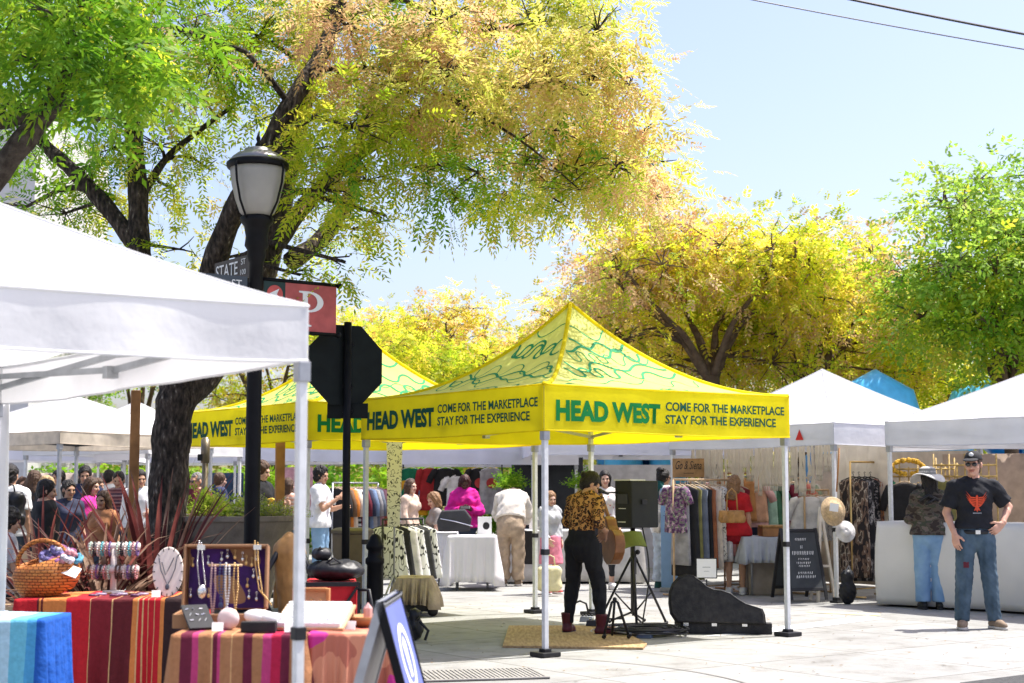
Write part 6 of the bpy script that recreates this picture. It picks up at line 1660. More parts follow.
b = MB(); b.tube([(0, 0, .25), (0.02, -.01, .5), (.04, -.02, .80)], .011, 8); 
o = b.build('wooden_pole', M_wood, None, smooth=True); o.location = Vector((GX(834, 19.0).x, 19.0, 1.15)); tag(o, 'brown pole leaning at the top of the boutique tent leg', 'pole')
q = SDF(); q.ell((0, 0, .15), (.11, .09, .15), .02); q.ell((0, 0, .34), (.08, .07, .09), .04); q.wr = (.01, 25, 6); t = thing('black_bag', 'black bag tied to the foot of the boutique tent leg', 'bag', GX(843, 19.0)); q.build('bag_body', M_black, t, .012); b = MB(); b.tube([(-.04, -.06, .38), (0, -.08, .48), (.04, -.06, .38)], .012, 6); b.build('handle', mat('grey_strap', (.25, .25, .25)), t)
# patterned dress rack between the two white tents
A5, B5 = GX(848, 20.0), GX(882, 20.4); h5 = Z(462, 20)
rack('tall gold rail rack of patterned dresses', A5, B5, h5 - .0, M_gold)
A5b = A5.copy(); 
hang_row(A5, B5, h5 - .13, [dict(label='dark brown swirl dress at the left of the gold rack', L=1.30, m=M_brownpr, hang=M_hangk), dict(label='grey and black print dress second on the gold rack', L=1.35, m=M_greypr, hang=M_hangk), dict(label='black print dress third on the gold rack', L=1.32, m=bands_mat('dark_dot_print', [(0, (.02, .02, .02)), (.55, (.30, .26, .24))], scale=30), hang=M_hangk), dict(label='orange and cream print dress on the gold rack', L=1.2, m=M_orpr, hang=M_hangk),
    dict(label='cream leaf print dress on the gold rack', L=1.25, m=M_leafpr, hang=M_hangk), dict(label='green dress at the right end of the gold rack', L=.8, m=flat('emerald_cloth', (.02, .25, .13)), hang=M_hangk)], turn=.3, jig=.12)
# long counter of the right tent
CA = GX(874, 18.75); dirc = Vector((.72, -.694, 0)); Lc = 3.0; hcn = Z(521, 18.75)
ctb = thing('long_counter', 'long counter at right wrapped in a white cloth to the ground', 'counter', CA, math.atan2(dirc.y, dirc.x))
b = MB(); b.box((Lc / 2, .38, hcn / 2), (Lc - .08, .66, hcn - .06)); b.build('counter_frame', M_palewood, ctb)
b = MB()
def ccl(u, v):
    x = u * (Lc + .74) - .37; bulge = .02 * math.sin(u * 23) * v + .035 * math.sin(u * 7 + 1) * v + .05 * math.sin(v * 3.1)
    if x < 0: 
        return (-.02 - bulge * .5, -x, hcn - v * (hcn - .03))
    return (x, -.02 - bulge, hcn - v * (hcn - .03) - 0)
b.grid(ccl, 70, 12); b.grid(lambda u, v: (u * Lc - .02, v * .74 - .02, hcn + .003 * math.sin(u * 40)), 20, 4)
b.build('counter_cloth', mat('off_white_cloth', (.66, .645, .61), rough=.85, var=.05, scale=2, bump=.35, bscale=5), ctb, smooth=True, solid=.003)
b = MB(); b.box((1.4, -.022, .25), (2.6, .004, .006)); b.build('cloth_seam', mat('seam_grey', (.4, .39, .37)), ctb) if False else None
# tan back wall and bamboo racks in the right tent
bw0, bw1 = GX(940, 21.2), GX(1090, 20.4)
b = MB(); b.grid(lambda u, v: (bw0.x + (bw1.x - bw0.x) * u, bw0.y + (bw1.y - bw0.y) * u + .01 * math.sin(u * 30), .02 + v * 1.9), 30, 2)
tag(b.build('tent_side_wall', mat('tan_side_wall', (.46, .36, .28), rough=.9, transl=.25), None, smooth=True, solid=.004), 'tan cloth wall at the back of the right hand tent', 'tent wall')
M_bam = mat('bamboo', (.48, .34, .12), rough=.5, var=.3, scale=20)
for lab, px, D, wdt, hgt in (('bamboo lattice rack of hats behind the camouflage jacket', 915, 20.2, .95, 1.85), ('bamboo lattice rack behind the man in the black cap', 962, 20.0, .8, 1.9)):
    t = thing('bamboo_rack', lab, 'rack', GX(px, D), -.3); b = MB()
    for i in range(9): b.tube([(-wdt / 2 + wdt * i / 8, 0, 0), (-wdt / 2 + wdt * i / 8, .0, hgt - .12 * (i % 2))], .012, 6)
    for z in (.4, 1.0, 1.35, 1.6, hgt - .15): b.tube([(-wdt / 2, -.02, z), (wdt / 2, -.02, z)], .014, 6)
    b.build('lattice', M_bam, t, smooth=True)
    b = MB(); b.box((0, -.12, 1.28), (wdt, .22, .025)); b.build('shelf', M_palewood, t)
garment('black jacket hung on the bamboo lattice rack', GX(902, 19.9) + Vector((0, 0, 1.58)), -.3, .62, m=c_bk, sleeve=.3)
garment('olive vest hung on the bamboo lattice rack', GX(935, 19.9) + Vector((0, 0, 1.62)), -.3, .6, m=c_ol)
ht = thing('golden_sunflower_wreath', 'golden yellow wreath on the bamboo rack behind the white sun hat', 'wreath', GX(905, 19.8) + Vector((0, 0, 1.72))); b = MB()
rg = random.Random(3)
for i in range(60): 
    a = rg.uniform(0, 6.28); b.ball((math.cos(a) * .2, rg.uniform(-.03, .03), math.sin(a) * .09), rg.uniform(.02, .04), 6)
b.build('flowers', mat('golden_flowers', (.55, .32, .03), var=.5, scale=30), ht)
# dry grass plant at the right edge standing on the counter
rg = random.Random(12); t = thing('dry_grass_plant', 'pale dry grass plant in a pot on the counter at the right edge', 'plant', CA + dirc * 1.93 + Vector((.33, .33, hcn)))
b = MB(); b.lathe([(.09, 0), (.12, .15), (.13, .16), (.11, .16)], n=18); b.build('pot', mat('pot_brown', (.22, .13, .08)), t, smooth=True); b = MB()
for i in range(120):
    a = rg.uniform(0, 6.28); l = rg.uniform(.25, .55); tl_ = rg.uniform(.05, .55); d = Vector((math.cos(a), math.sin(a), 0)); s_ = Vector((-d.y, d.x, 0)) * .006
    p0, p1, p2 = d * .03 + Vector((0, 0, .14)), d * (.03 + l * tl_ * .5) + Vector((0, 0, .14 + l * .6)), d * (.03 + l * tl_ * 1.2) + Vector((0, 0, .14 + l * (1 - tl_ * .3)))
    b.add([p0 - s_, p0 + s_, p1 + s_, p1 - s_, p2], [(0, 1, 2, 3), (3, 2, 4)])
b.build('blades', leaf_mat('dry_grass', [(.25, (.28, .28, .08)), (.5, (.50, .44, .22)), (.75, (.62, .54, .34))], 6), t)

# ---- printed shirts in the lavender tent
A6, B6 = GX(404, 27.2), GX(502, 27.6); h6 = Z(464, 27.3)
rack('black rail holding the printed shirts in the lavender tent', A6, B6, h6, M_darktruss)
pr_w, pr_r, pr_m = mat('white_print', (.7, .68, .64)), mat('red_print2', (.45, .05, .05)), bands_mat('mixed_print', [(0, (.10, .2, .35)), (.5, (.55, .35, .30)), (.6, (.1, .1, .1))], scale=20)
shirts = [('green printed T-shirt at the left of the lavender tent', 411, flat('green_tee', (.012, .17, .08)), .62, .17, pr_w, 0), ('yellow T-shirt with round print hung low in the lavender tent', 416, flat('yellow_tee', (.66, .33, .015)), .62, .17, pr_m, -.2), ('plain red sweatshirt in the lavender tent', 430, flat('red_tee', (.34, .022, .025)), .74, .45, None, 0),
          ('black T-shirt with white print in the lavender tent', 446, flat('black_tee', (.016, .016, .018)), .66, .2, pr_w, 0), ('white T-shirt behind the pink hoodie', 458, flat('white_tee', (.72, .70, .70)), .66, .2, None, -.14), ('black hoodie with red print right of the pink hoodie', 480, flat('black_tee', (0, 0, 0)), .7, .3, pr_r, 0), ('grey tank top with red print in the lavender tent', 491, flat('grey_tee', (.36, .35, .37)), .8, 0, pr_r, 0)]
for lab, px, mm, L, sl_, pm, dz in shirts:
    D = 26.6; garment(lab, GX(px, D) + Vector((0, 0, h6 + dz - .02)), .15 if 'tank' not in lab else .3, L, w=.42 if 'sweat' not in lab else .36, m=mm, sleeve=sl_, prt=None if pm is None else (pm, 0, -.33, .10, .09 if 'round' not in lab else .11), hang=M_whitepl)
# rack of mixed clothes behind the man in the white T-shirt
A7, B7 = GX(334, 24.5), GX(379, 25.6); h7 = Z(483, 25)
rack('grey rail rack of mixed shirts behind the man with dark hair', A7, B7, h7, M_greyleg)
cc = [('black', c_bk), ('dark brown', c_brown), ('orange', flat('orange_cloth', (.55, .18, .03))), ('cream', c_cream), ('black striped', stripes_mat('black_white_stripe', [(.5, (.02, .02, .02)), (.5, (.5, .5, .5))], 2, .08)), ('dark red', flat('maroon_cloth', (0, 0, 0))), ('navy', c_navy), ('denim blue', flat('denim_shirt', (.14, .20, .32))), ('pale grey', flat('grey_cloth', (0, 0, 0))), ('slate blue', c_sl), ('dusty pink', flat('dusty_pink', (.42, .20, .22))), ('brick red', flat('brick_cloth', (0, 0, 0)))]
hang_row(A7, B7, h7, [dict(label=n + ' shirt on the grey rail behind the man with dark hair', L=1.05, m=m_, sleeve=.4, th=.035) for n, m_ in cc], turn=.3, jig=.15)
# black and white clothes on a low rack
A8, B8 = GX(384, 18.9), GX(424, 19.5); h8 = Z(519, 19)
rack('low black rack of black and white clothes beside the tall narrow sign', A8, B8, h8, M_darktruss)
hang_row(A8, B8, h8, [dict(label='%s cloth on the low black rack' % n, L=.66, m=m_, flare=1.35, w=.46, hang=M_hangk) for n, m_ in (('leftmost black and white swirl', M_zebra), ('plain black', c_bk), ('white', c_wh), ('middle black and white swirl', M_zebra), ('charcoal', flat('charcoal_cloth', (.05, .05, .055))), ('rightmost black and white swirl', M_zebra))], turn=.5, jig=.2)
# tall narrow sign on a stand
Dn = 18.0; fs_ = thing('flag_sign', 'tall narrow white sign with black pattern on a thin grey stand', 'sign', GX(395, Dn), -.15)
zt2, zb2 = Z(433, Dn), Z(526, Dn)
b = MB(); b.grid(lambda u, v: ((u - .5) * (.20 - .05 * v) , .01 * math.sin(v * 6), zt2 - v * (zt2 - zb2)), 6, 20); b.build('sign_cloth', bands_mat('sign_scrawl', [(0, (.72, .70, .62)), (.55, (.05, .05, .05)), (.61, (.72, .70, .62))], scale=26, detail=1), fs_, solid=.004)
b = MB(); b.box((0, .0, zt2), (.22, .02, .03)); b.build('top_bar', M_brown if False else M_wood, fs_)
b = MB(); b.tube([(0, .03, .1), (0, .03, zt2)], .012, 8)
for a in (0, 2.1, 4.2): b.tube([(0, .03, .42), (math.cos(a) * .26, .03 + math.sin(a) * .26, .01)], .012, 6)
b.build('stand', M_greyleg, fs_, smooth=True)
# beige cloth over a cart
Dn = 17.2; ct = thing('low_cart', 'low black cart on small wheels under the beige cloth', 'cart', GX(415, Dn) + Vector((0, .2, 0)), .1)
xa, xb = GX(399, Dn).x, GX(431, Dn).x
cloth_table('crumpled beige cloth draped over a low cart on the paving', xa, xb, Dn, Dn + .45, .43, mat('beige_cloth', (.42, .34, .25), rough=.9, var=.1, bump=.8, bscale=9, bdist=.04), 33, drop=.30, corner=.12, puff=1.6, tlabel='low table under the beige cloth')
b = MB(); b.box((.0, .02, .2), (.30, .36, .3)); b.build('cart_body', M_black, ct, bevel=.01)
for x, y in ((.2, -.2), (-.2, -.2), (.2, .2), (-.2, .2)):
    b = MB(); b.lathe([(.015, -.02), (.055, -.02), (.06, 0), (.055, .02), (.015, .02)], n=16, rot=rotm(R(90), 0, 0), c=(x, y, .06)); b.build('wheel', M_black, ct, smooth=True)
t = thing('equipment_bag', 'black equipment bag with straps behind the blue sandwich board', 'bag', GX(414, 14.6)); q = SDF(); q.ell((0, 0, .12), (.10, .16, .13), .03); q.ell((.03, -.05, .24), (.06, .09, .06), .03); q.wr = (.014, 28, 4); q.plane((0, 0, 0), (0, 0, -1)); q.build('bag_body', M_black, t, .012); b = MB(); b.tube([(.08, -.1, .18), (.16, -.13, .1), (.13, -.14, .01)], .014, 6); b.build('strap', M_black, t)

# ---- white tables in the middle distance
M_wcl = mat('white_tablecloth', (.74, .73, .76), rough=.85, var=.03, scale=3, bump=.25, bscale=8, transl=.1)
xa, xb = GX(449, 21.5).x, GX(496, 21.5).x
cloth_table('white stretch cloth with pointed corners over the phone seller table', xa, xb, 21.4, 22.1, .76, M_wcl, 21, drop=.64, corner=.12, tlabel='table under the pointed white cloth', wob=.5)
xa, xb = GX(432, 22.6).x, GX(457, 22.6).x
cloth_table('second white cloth hanging beside the dark padded bag', xa, xb, 22.5, 23.1, .78, M_wcl, 22, drop=.55, corner=.05, tlabel='side table holding the dark padded bag', wob=.6)
xa, xb = GX(500, 23.0).x, GX(640, 23.0).x
cloth_table('long shade-toned white cloth to the ground behind the child', xa, xb, 23.0, 23.8, .80, mat('shaded_white_cloth', (.60, .59, .57), rough=.85, bump=.25, bscale=6), 23, drop=.77, corner=.03, tlabel='long table behind the bending man', wob=.5)  # white cloth, its front's shade put into the base colour
b = MB(); b.box((0, 0, .62), (.17, .012, .50)); o = b.build('notice_board', M_black, None); o.location = (GX(526.5, 22.88).x, 22.84, 0); o.location.z = -.07; tag(o, 'black notice panel on the front of the long white cloth', 'notice board')
t = thing('padded_bag', 'dark grey padded bag lying on the white side table', 'bag', Vector((GX(455, 22.3).x, 22.5, .80)), .1); b = MB(); b.prism([(-.25, 0), (.22, 0), (.25, .2), (.15, .33), (-.2, .31), (-.27, .15)], .12, None, 0, .06); b.build('bag_body', mat('charcoal_nylon', (.05, .05, .055), rough=.7, bump=.2), t, bevel=.02); b = MB(); b.tube([(-.22, -.075, .19), (0, -.085, .15), (.26, -.08, .08)], .008, 6); b.build('zip', M_silver, t)
for lab, px, wdt, hgt, c in (('white photo print leaning on the phone seller table', 485, .20, .26, M_paper), ('white framed print on the long white table', 536, .22, .2, M_paper), ('tan card box on the long white table', 545, .16, .14, M_palewood)):
    t = thing('framed_print' if 'print' in lab else 'card_box', lab, 'print' if 'print' in lab else 'box', Vector((GX(px, 21.9 if px < 500 else 23.2).x, 21.9 if px < 500 else 23.2, .77 if px < 500 else .805)), .1); b = MB(); b.box((0, 0, hgt / 2), (wdt, .02 if 'print' in lab else .12, hgt)); b.build('board', c, t, bevel=.003)
    b = MB(); b.ball((.02, -.012, hgt * .5), .05, 10, 0, (1, .1, 1.1)); b.build('image', M_black if 'photo' in lab else M_greyleg, t)
# dark backdrop with plants behind the long table
b = MB(); b.box((0, 0, 1.0), (1.25, .04, 1.75)); o = b.build('backdrop_panel', mat('charcoal_panel', (.035, .038, .045), rough=.8, var=.1), None); o.location = GX(547, 26.3) + Vector((0, 0, 0.1)); tag(o, 'charcoal display backdrop behind the child and guitarist', 'backdrop')
b = MB(); b.box((0, 0, .5), (.9, .03, 1.0)); 
for i, px in enumerate((585, 512)):
    t_ = bush('potted_plant', ['bushy potted plant behind the woman with long hair', 'grey green potted plant behind the bending man'][i], GX(px, 25.0) + Vector((0, 0, 1.42)), .26, 260, (.05, .014, 2, .1), [L_gr], 40 + i)
    b = MB(); b.lathe([(.10, -.2), (.14, .02), (.12, .02)], n=16); b.build('pot', M_palewood, t_, smooth=True)
    b = MB(); b.box((0, 0, .61), (.4, .4, 1.22)); o = b.build('plinth', M_palewood, None); o.location = GX(px, 25.0); tag(o, 'wooden plinth under the ' + ['bushy potted plant', 'grey green potted plant'][i], 'plinth')
b = MB(); b.box((0, 0, .95), (1.9, .03, 1.8)); o = b.build('pale_backdrop', mat('pale_grey_cloth', (.42, .41, .42), rough=.9), None); o.location = GX(620, 26.6); tag(o, 'pale grey cloth backdrop behind the woman with long hair', 'backdrop')
# pink hanging cloth and banners in the far stalls
for lab, px, D, wdt, z0, z1, c in (('pale pink cloth hung in a far stall behind the timber post', 296, 30, .75, 1.0, 1.85, (.62, .36, .42)), ('dark blue banner in a far stall right of the trunk', 224, 31, .9, .7, 1.75, (.03, .06, .12)), ('tan cloth wall in the far left stalls', 78, 31, 1.5, .9, 1.75, (.42, .34, .28)), ('grey cloth wall behind the plaid shirt', 128, 30, 1.2, .5, 1.7, (.20, .20, .22))):
    b = MB(); b.grid(lambda u, v: ((u - .5) * wdt, .03 * math.sin(u * 18), z0 + (z1 - z0) * v), 24, 3); o = b.build('hanging_cloth', flat('cloth_%d' % px, c), None, smooth=True, solid=.005); o.location = GX(px, D); tag(o, lab, 'cloth')
# white side curtain of the near tent
kc = K + E2 * 3.72; b = MB(); b.grid(lambda u, v: (-.30 * u + .015 * math.sin(u * 17 + v * 3), .02 * math.sin(u * 23), 2.0 - v * 1.95), 20, 12); o = b.build('side_curtain', M_white_fab, None, smooth=True, solid=.003); o.location = (kc.x + .06, kc.y + .05, 0); tag(o, 'white side curtain gathered at the far leg of the near white tent', 'curtain')

# ---- background: building, inflatables, overhead cables
bd = thing('pale_building', 'pale grey stucco building behind the trees at the upper left', 'building', Vector((-14.6, 33, 0))); b = MB(); b.box((0, 3, 5), (7.9, 6, 10)); b.build('wall', mat('pale_stucco', (.52, .51, .50), rough=.9, var=.05, bump=.2), bd)
b = MB(); b.box((0, -.06, 10.1), (8.2, .4, .35)); b.build('cornice', mat('pale_stucco', (0, 0, 0)), bd)
for x in (-2, 0, 2.2):
    for z in (3.4, 6.6):
        b = MB(); b.box((x, -.02, z), (1.1, .08, 1.6)); wn = b.build('window', M_whitepl, bd); b = MB(); b.box((x, -.07, z), (.94, .03, 1.44)); b.build('pane', mat('window_glass', (.03, .04, .05), rough=.08, spec=.8), wn)
M_inf = mat('blue_vinyl', (.02, .26, .62), rough=.35, var=.1); M_inf2 = mat('pale_blue_vinyl', (.10, .48, .78), rough=.35, var=.08)
def inflatable(label, px, D, w, z, seed):
    t = thing('inflatable_castle', label, 'inflatable', GX(px, D), .1); b = MB()
    b.tube([(-w / 2, 0, .0), (-w / 2, 0, z * .7), (-w * .3, 0, z * .95), (0, 0, z), (w * .3, 0, z * .95), (w / 2, 0, z * .7), (w / 2, 0, 0)], .42, 14); b.build('arch_tube', M_inf2, t, smooth=True)
    b = MB(); b.tube([(-w / 2, .9, .0), (-w / 2, .9, z * .62), (0, .9, z * .86), (w / 2, .9, z * .62), (w / 2, .9, 0)], .45, 14); b.build('rear_tube', M_inf, t, smooth=True)
    b = MB(); b.box((0, .5, .35), (w + .8, 2, .7)); b.build('base_cushion', M_inf, t, bevel=.2); return t
inflatable('light blue inflatable castle behind the pointed white tent', 874, 26.5, 1.1, 3.12, 1)
inflatable('small blue inflatable castle glimpsed behind the forked tree trunk', 645, 33, 1.0, 3.3, 2)
inflatable('blue inflatable castle behind the green tree at the right', 995, 30, 1.9, 3.25, 3)
for lab, x0, y0, x1, y1, r in (('thin black overhead cable, the lower of two', 700, -10.5, 1100, 62, .011), ('thick black overhead cable, the upper of two', 770, -18, 1100, 48, .022)):
    a, c = P(x0, y0, 24), P(x1, y1, 26); d = c - a; b = MB(); pts = []
    for i in range(41):
        u = -1.6 + 4.2 * i / 40; p = a + d * u; p.z += .12 * (u - .5) ** 2 - .03; pts.append(p)
    b.tube(pts, r, 6); tag(b.build('overhead_cable', M_black, None), lab, 'cable')
# ------------------------------------------------------------------ people and the guitarist's things
def denim(name, c, c2):
    m = mat(name, c, rough=.9, bump=.6, bscale=14); nt, N, L, b = nodes_of(m); v = tex_coord(m)
    n1 = N.new('ShaderNodeTexNoise'); n1.inputs['Scale'].default_value = 6; n1.inputs['Detail'].default_value = 5; L.new(v, n1.inputs['Vector'])
    r = ramp(N, n1.outputs['Fac'], [(.3, c), (.7, c2)], L); set_color_out(m, r.outputs[0]); return m
J_blue = denim('blue_jeans', (.03, .055, .08), (.085, .13, .175)); J_pale = denim('pale_blue_jeans', (.16, .29, .46), (.26, .41, .58)); J_dark = denim('dark_jeans', (.03, .045, .07), (.06, .08, .12))
H_blk = mat('black_hair', (.012, .009, .008), rough=.5, var=.4, scale=60, bump=.5, bscale=120); H_brn = mat('brown_hair', (.07, .035, .018), rough=.5, var=.4, scale=60, bump=.5, bscale=120); H_red = mat('auburn_hair', (.045, .010, .010), rough=.5, var=.4, scale=60, bump=.5)
H_bld = mat('blond_hair', (.42, .28, .13), rough=.5, var=.3, scale=60, bump=.5); H_lbr = mat('light_brown_hair', (.24, .13, .06), rough=.5, var=.3, scale=60, bump=.5)
SK_L, SK_M, SK_D, SK_T = (.58, .36, .27), (.42, .24, .16), (.09, .045, .03), (.50, .28, .18)
SH_BLK = dict(mat=mat('black_shoe', (.02, .02, .02), rough=.5)); SH_WHT = dict(mat=mat('white_shoe', (.68, .67, .65), rough=.6)); SH_TAN = dict(mat=mat('tan_shoe', (.22, .16, .11), rough=.7), sole=mat('pale_sole', (.5, .48, .44)))
def tcl(n, c): return flat(n, c)

# guitarist ------------------------------------------------
M_leo = spots_mat('leopard_print', (.42, .20, .055), (.16, .06, .018), ring=(.40, .17, .05), scale=34, thr=.62, noise=.02)
nt, N, L, bb = nodes_of(M_leo)
vv = tex_coord(M_leo); n1 = N.new('ShaderNodeTexVoronoi'); n1.feature = 'F1'; n1.inputs['Scale'].default_value = 30
nz = N.new('ShaderNodeTexNoise'); nz.inputs['Scale'].default_value = 40; L.new(vv, nz.inputs['Vector']); ma = N.new('ShaderNodeVectorMath'); ma.operation = 'MULTIPLY_ADD'; ma.inputs[1].default_value = (.03,) * 3; L.new(nz.outputs['Color'], ma.inputs[0]); L.new(vv, ma.inputs[2]); L.new(ma.outputs[0], n1.inputs['Vector'])
r = ramp(N, n1.outputs['Distance'], [(0, (.30, .12, .035)), (.30, (.018, .009, .006)), (.56, (.46, .23, .07))], L, 'CONSTANT'); set_color_out(M_leo, r.outputs[0])
gl = GX(581, 15.05); th_g = R(143)
boot = dict(mat=mat('dark_red_leather', (.085, .012, .018), rough=.4, var=.2), sole=M_black, boot=.12, fat=.016)
person('woman in leopard blouse and black trousers playing guitar under the yellow tent', gl, th_g, h=1.68, fem=True, bld=1.0, skin=SK_T,
    J=dict(che=(0, -.05, 1.28), nec=(0, -.09, 1.43), hed=(.0, -.175, 1.555), shoL=(.155, -.07, 1.37), shoR=(-.155, -.07, 1.37), elbR=(-.25, .06, 1.17), wriR=(-.16, -.20, 1.055), elbL=(.24, -.10, 1.16), wriL=(.34, -.30, 1.19),
           kneL=(.15, -.05, .50), ankL=(.20, -.02, .085), toeL=(.24, -.17, .035), kneR=(-.16, -.08, .50), ankR=(-.20, -.06, .085), toeR=(-.32, -.18, .035)),
    head=(-40, 34, 0), top=dict(mat=M_leo, name='blouse', sleeve='long', slen=.35, hem=.11, low=0, hx=.0, off=.016, soff=.026, neck=.02, wr=.008), bot=dict(mat=flat('black_trousers', (.010, .010, .012)), type='long', off=.018, len=.9, rise=.95), shoes=boot,
    hair=dict(mat=H_blk, style='bun', at=(0, .118, .04), size=(.042, .04, .04)), hands={'R': ((.75, -.35, -.55), (0, .9, -.3), None, .5), 'L': ((.3, -.2, .9), (-.6, .6, .2), None, .9)}, res=.011, wr=.007)
# guitar
M_gt = mat('honey_guitar', (.42, .20, .07), rough=.25, var=.2, scale=5, spec=.6); M_gs = mat('guitar_side', (.24, .10, .04), rough=.3, var=.2)
gr_o = [(0.0, -.0), (-.09, .015), (-.165, .07), (-.195, .15), (-.175, .235), (-.125, .29), (-.125, .335), (-.145, .40), (-.125, .46), (-.06, .495), (0, .50)]
gr_o = gr_o + [(-x, z) for x, z in gr_o[-2:0:-1]]
gt = thing('acoustic_guitar', 'honey coloured acoustic guitar held by the woman in the leopard blouse', 'guitar')
Mg = Matrix.Translation(gl) @ Matrix.Rotation(th_g, 4, 'Z') @ Matrix.Translation((-.26, -.25, .74)) @ Matrix.Rotation(R(-34), 4, 'Z') @ Matrix.Rotation(R(42), 4, 'Y')
gt.matrix_world = Mg
b = MB(); b.prism(gr_o[::-1], .10); b.build('guitar_body', [M_gs], gt, bevel=.006)
b = MB(); b.prism([(x * .985, .004 + z * .985) for x, z in gr_o[::-1]], .004, Matrix.Translation((0, -.0535, 0))); b.build('soundboard', M_gt, gt)
b = MB(); b.lathe([(.05, 0), (.05, .003), (.0, .003)], n=20, rot=rotm(R(90), 0, 0), c=(0, -.056, .335)); b.build('sound_hole', M_black, gt)
b = MB(); b.box((0, -.058, .70), (.052, .022, .46)); b.box((0, -.050, .98), (.075, .016, .16), rotm(R(8), 0, 0)); b.build('neck', M_gs, gt, bevel=.003)
b = MB()
for i in range(6): b.tube([(-.02 + i * .008, -.072, .14), (-.016 + i * .0065, -.072, .92)], .0012, 4)
b.build('strings', M_silver, gt); b = MB(); b.box((0, -.06, .14), (.12, .012, .025)); b.build('bridge', M_black, gt)
# microphone stand and low guitar stand
Dm = 16.35; ms = thing('microphone_stand', 'black microphone stand with boom behind the loudspeaker', 'microphone stand', GX(630, Dm)); b = MB(); b.tube([(0, 0, .1), (0, 0, 1.32)], .011, 8); b.build('pole', M_black, ms, smooth=True)
for a in (.9, 3.0, 5.1):
    b = MB(); b.tube([(0, 0, .12), (math.cos(a) * .24, math.sin(a) * .24, .02)], .012, 8); b.ball((math.cos(a) * .24, math.sin(a) * .24, .02), .02, 8); b.build('leg', M_black, ms, smooth=True)
mp = P(600, 491, 15.25) - ms.location; b = MB(); b.tube([(0, .02, 1.28), (0, 0, 1.33), mp.lerp(Vector((0, 0, 1.33)), .5) + Vector((0, 0, .03)), mp + Vector((.08, .08, -.02))], .009, 8); bm = b.build('boom', M_black, ms, smooth=True); b = MB(); b.tube([mp + Vector((.09, .1, -.03)), mp + Vector((.01, .02, 0))], [.012, .02], 10); b.ball(mp, .028, 10); b.build('microphone', M_black, bm, smooth=True)
gs_ = thing('guitar_stand', 'low black A-frame guitar stand at the front edge of the board', 'guitar stand', gp(615, 641), .15); gs_.location.z = .022
for sx in (-1, 1):
    b = MB(); b.tube([(0, 0, .36), (sx * .03, .0, .34), (sx * .12, -.06, .03)], .013, 8); b.tube([(sx * .12, -.06, .03), (sx * .125, -.13, .045)], .014, 8); b.ball((sx * .12, -.06, .025), .022, 8); b.build('leg', M_black, gs_, smooth=True)
b = MB(); b.tube([(0, 0, .37), (0, .13, .02)], .013, 8); b.ball((0, 0, .37), .022, 8); b.build('leg', M_black, gs_, smooth=True)
b = MB(); b.tube([(-.065, -.03, .19), (.065, -.03, .19)], .009, 6); b.build('crossbar', M_black, gs_, smooth=True)
# loudspeaker on tripod
Dp = 15.9; tp_ = thing('speaker_stand', 'black tripod stand under the loudspeaker', 'speaker stand', GX(632, Dp), .4); zsb = Z(527, Dp)
b = MB(); b.tube([(0, 0, .12), (0, 0, zsb)], .021, 10); b.tube([(0, 0, .55), (0, 0, .78)], .032, 10); b.build('pole', M_black, tp_, smooth=True); b = MB(); b.ball((.04, -.02, .78), .028, 8); b.build('knob', M_black, tp_, smooth=True)
for a in (.15, 2.2, 4.3):
    e = Vector((math.cos(a) * .42, math.sin(a) * .42, .03)); b = MB(); b.tube([(math.cos(a) * .03, math.sin(a) * .03, .72), e], .014, 8); b.ball(e, .025, 8); lg = b.build('leg', M_black, tp_, smooth=True); b = MB(); b.tube([(math.cos(a) * .02, math.sin(a) * .02, .16), e * .52 + Vector((0, 0, .33))], .009, 6); b.build('brace', M_black, lg, smooth=True)
spk = thing('loudspeaker', 'black loudspeaker cabinet on a tripod beside the guitarist', 'loudspeaker', GX(634, Dp) + Vector((0, 0, zsb)), R(128))
q = [(-.19, -.16), (.19, -.16), (.13, .17), (-.13, .17)]; hsp = .49; vs = [(x, y, z) for z in (0, hsp) for x, y in q]
b = MB(); b.add(vs, [(3, 2, 1, 0), (4, 5, 6, 7), (0, 1, 5, 4), (1, 2, 6, 5), (2, 3, 7, 6), (3, 0, 4, 7)]); b.build('cabinet', mat('speaker_black', (.02, .021, .022), rough=.6, bump=.2, bscale=200), spk, bevel=.012)
b = MB(); b.box((0, -.166, hsp / 2), (.33, .012, hsp - .05)); b.build('grille', mat('grille_black', (.01, .01, .011), rough=.5), spk, bevel=.004)
b = MB(); b.box((0, .175, .30), (.15, .012, .10)); b.build('rear_panel', mat('panel_grey', (.05, .05, .055), rough=.4), spk)
b = MB(); b.box((0, .183, .20), (.11, .003, .008)); b.box((0.01, .183, .06), (.12, .003, .010)); b.build('rear_marks', M_let, spk)
for sx in (-1, 1):
    b = MB(); b.box((sx * .163, .0, .27), (.012, .13, .05), rotm(0, 0, -sx * R(10.3))); b.build('handle', M_black, spk, bevel=.004)
b = MB(); b.box((0, 0, .006), (.20, .28, .012)); o = b.build('papers', M_paper, None); o.location = spk.location + Vector((-.06, -.04, hsp)); o.rotation_euler = (0, 0, .6); tag(o, 'white papers lying on top of the loudspeaker', 'papers')
b = MB(); b.grid(lambda u, v: ((u - .5) * .32, .02 * math.sin(u * 6), (v - .5) * .17 + .03 * math.sin(u * 4)), 14, 6); o = b.build('green_folder', mat('olive_green_folder', (.14, .17, .04), rough=.6), None, solid=.02); o.location = GX(627, 15.5) + Vector((0, 0, Z(541, 15.5))); o.rotation_euler = (R(-30), R(-14), .2); tag(o, 'olive green folder clipped to the speaker stand pole', 'folder')
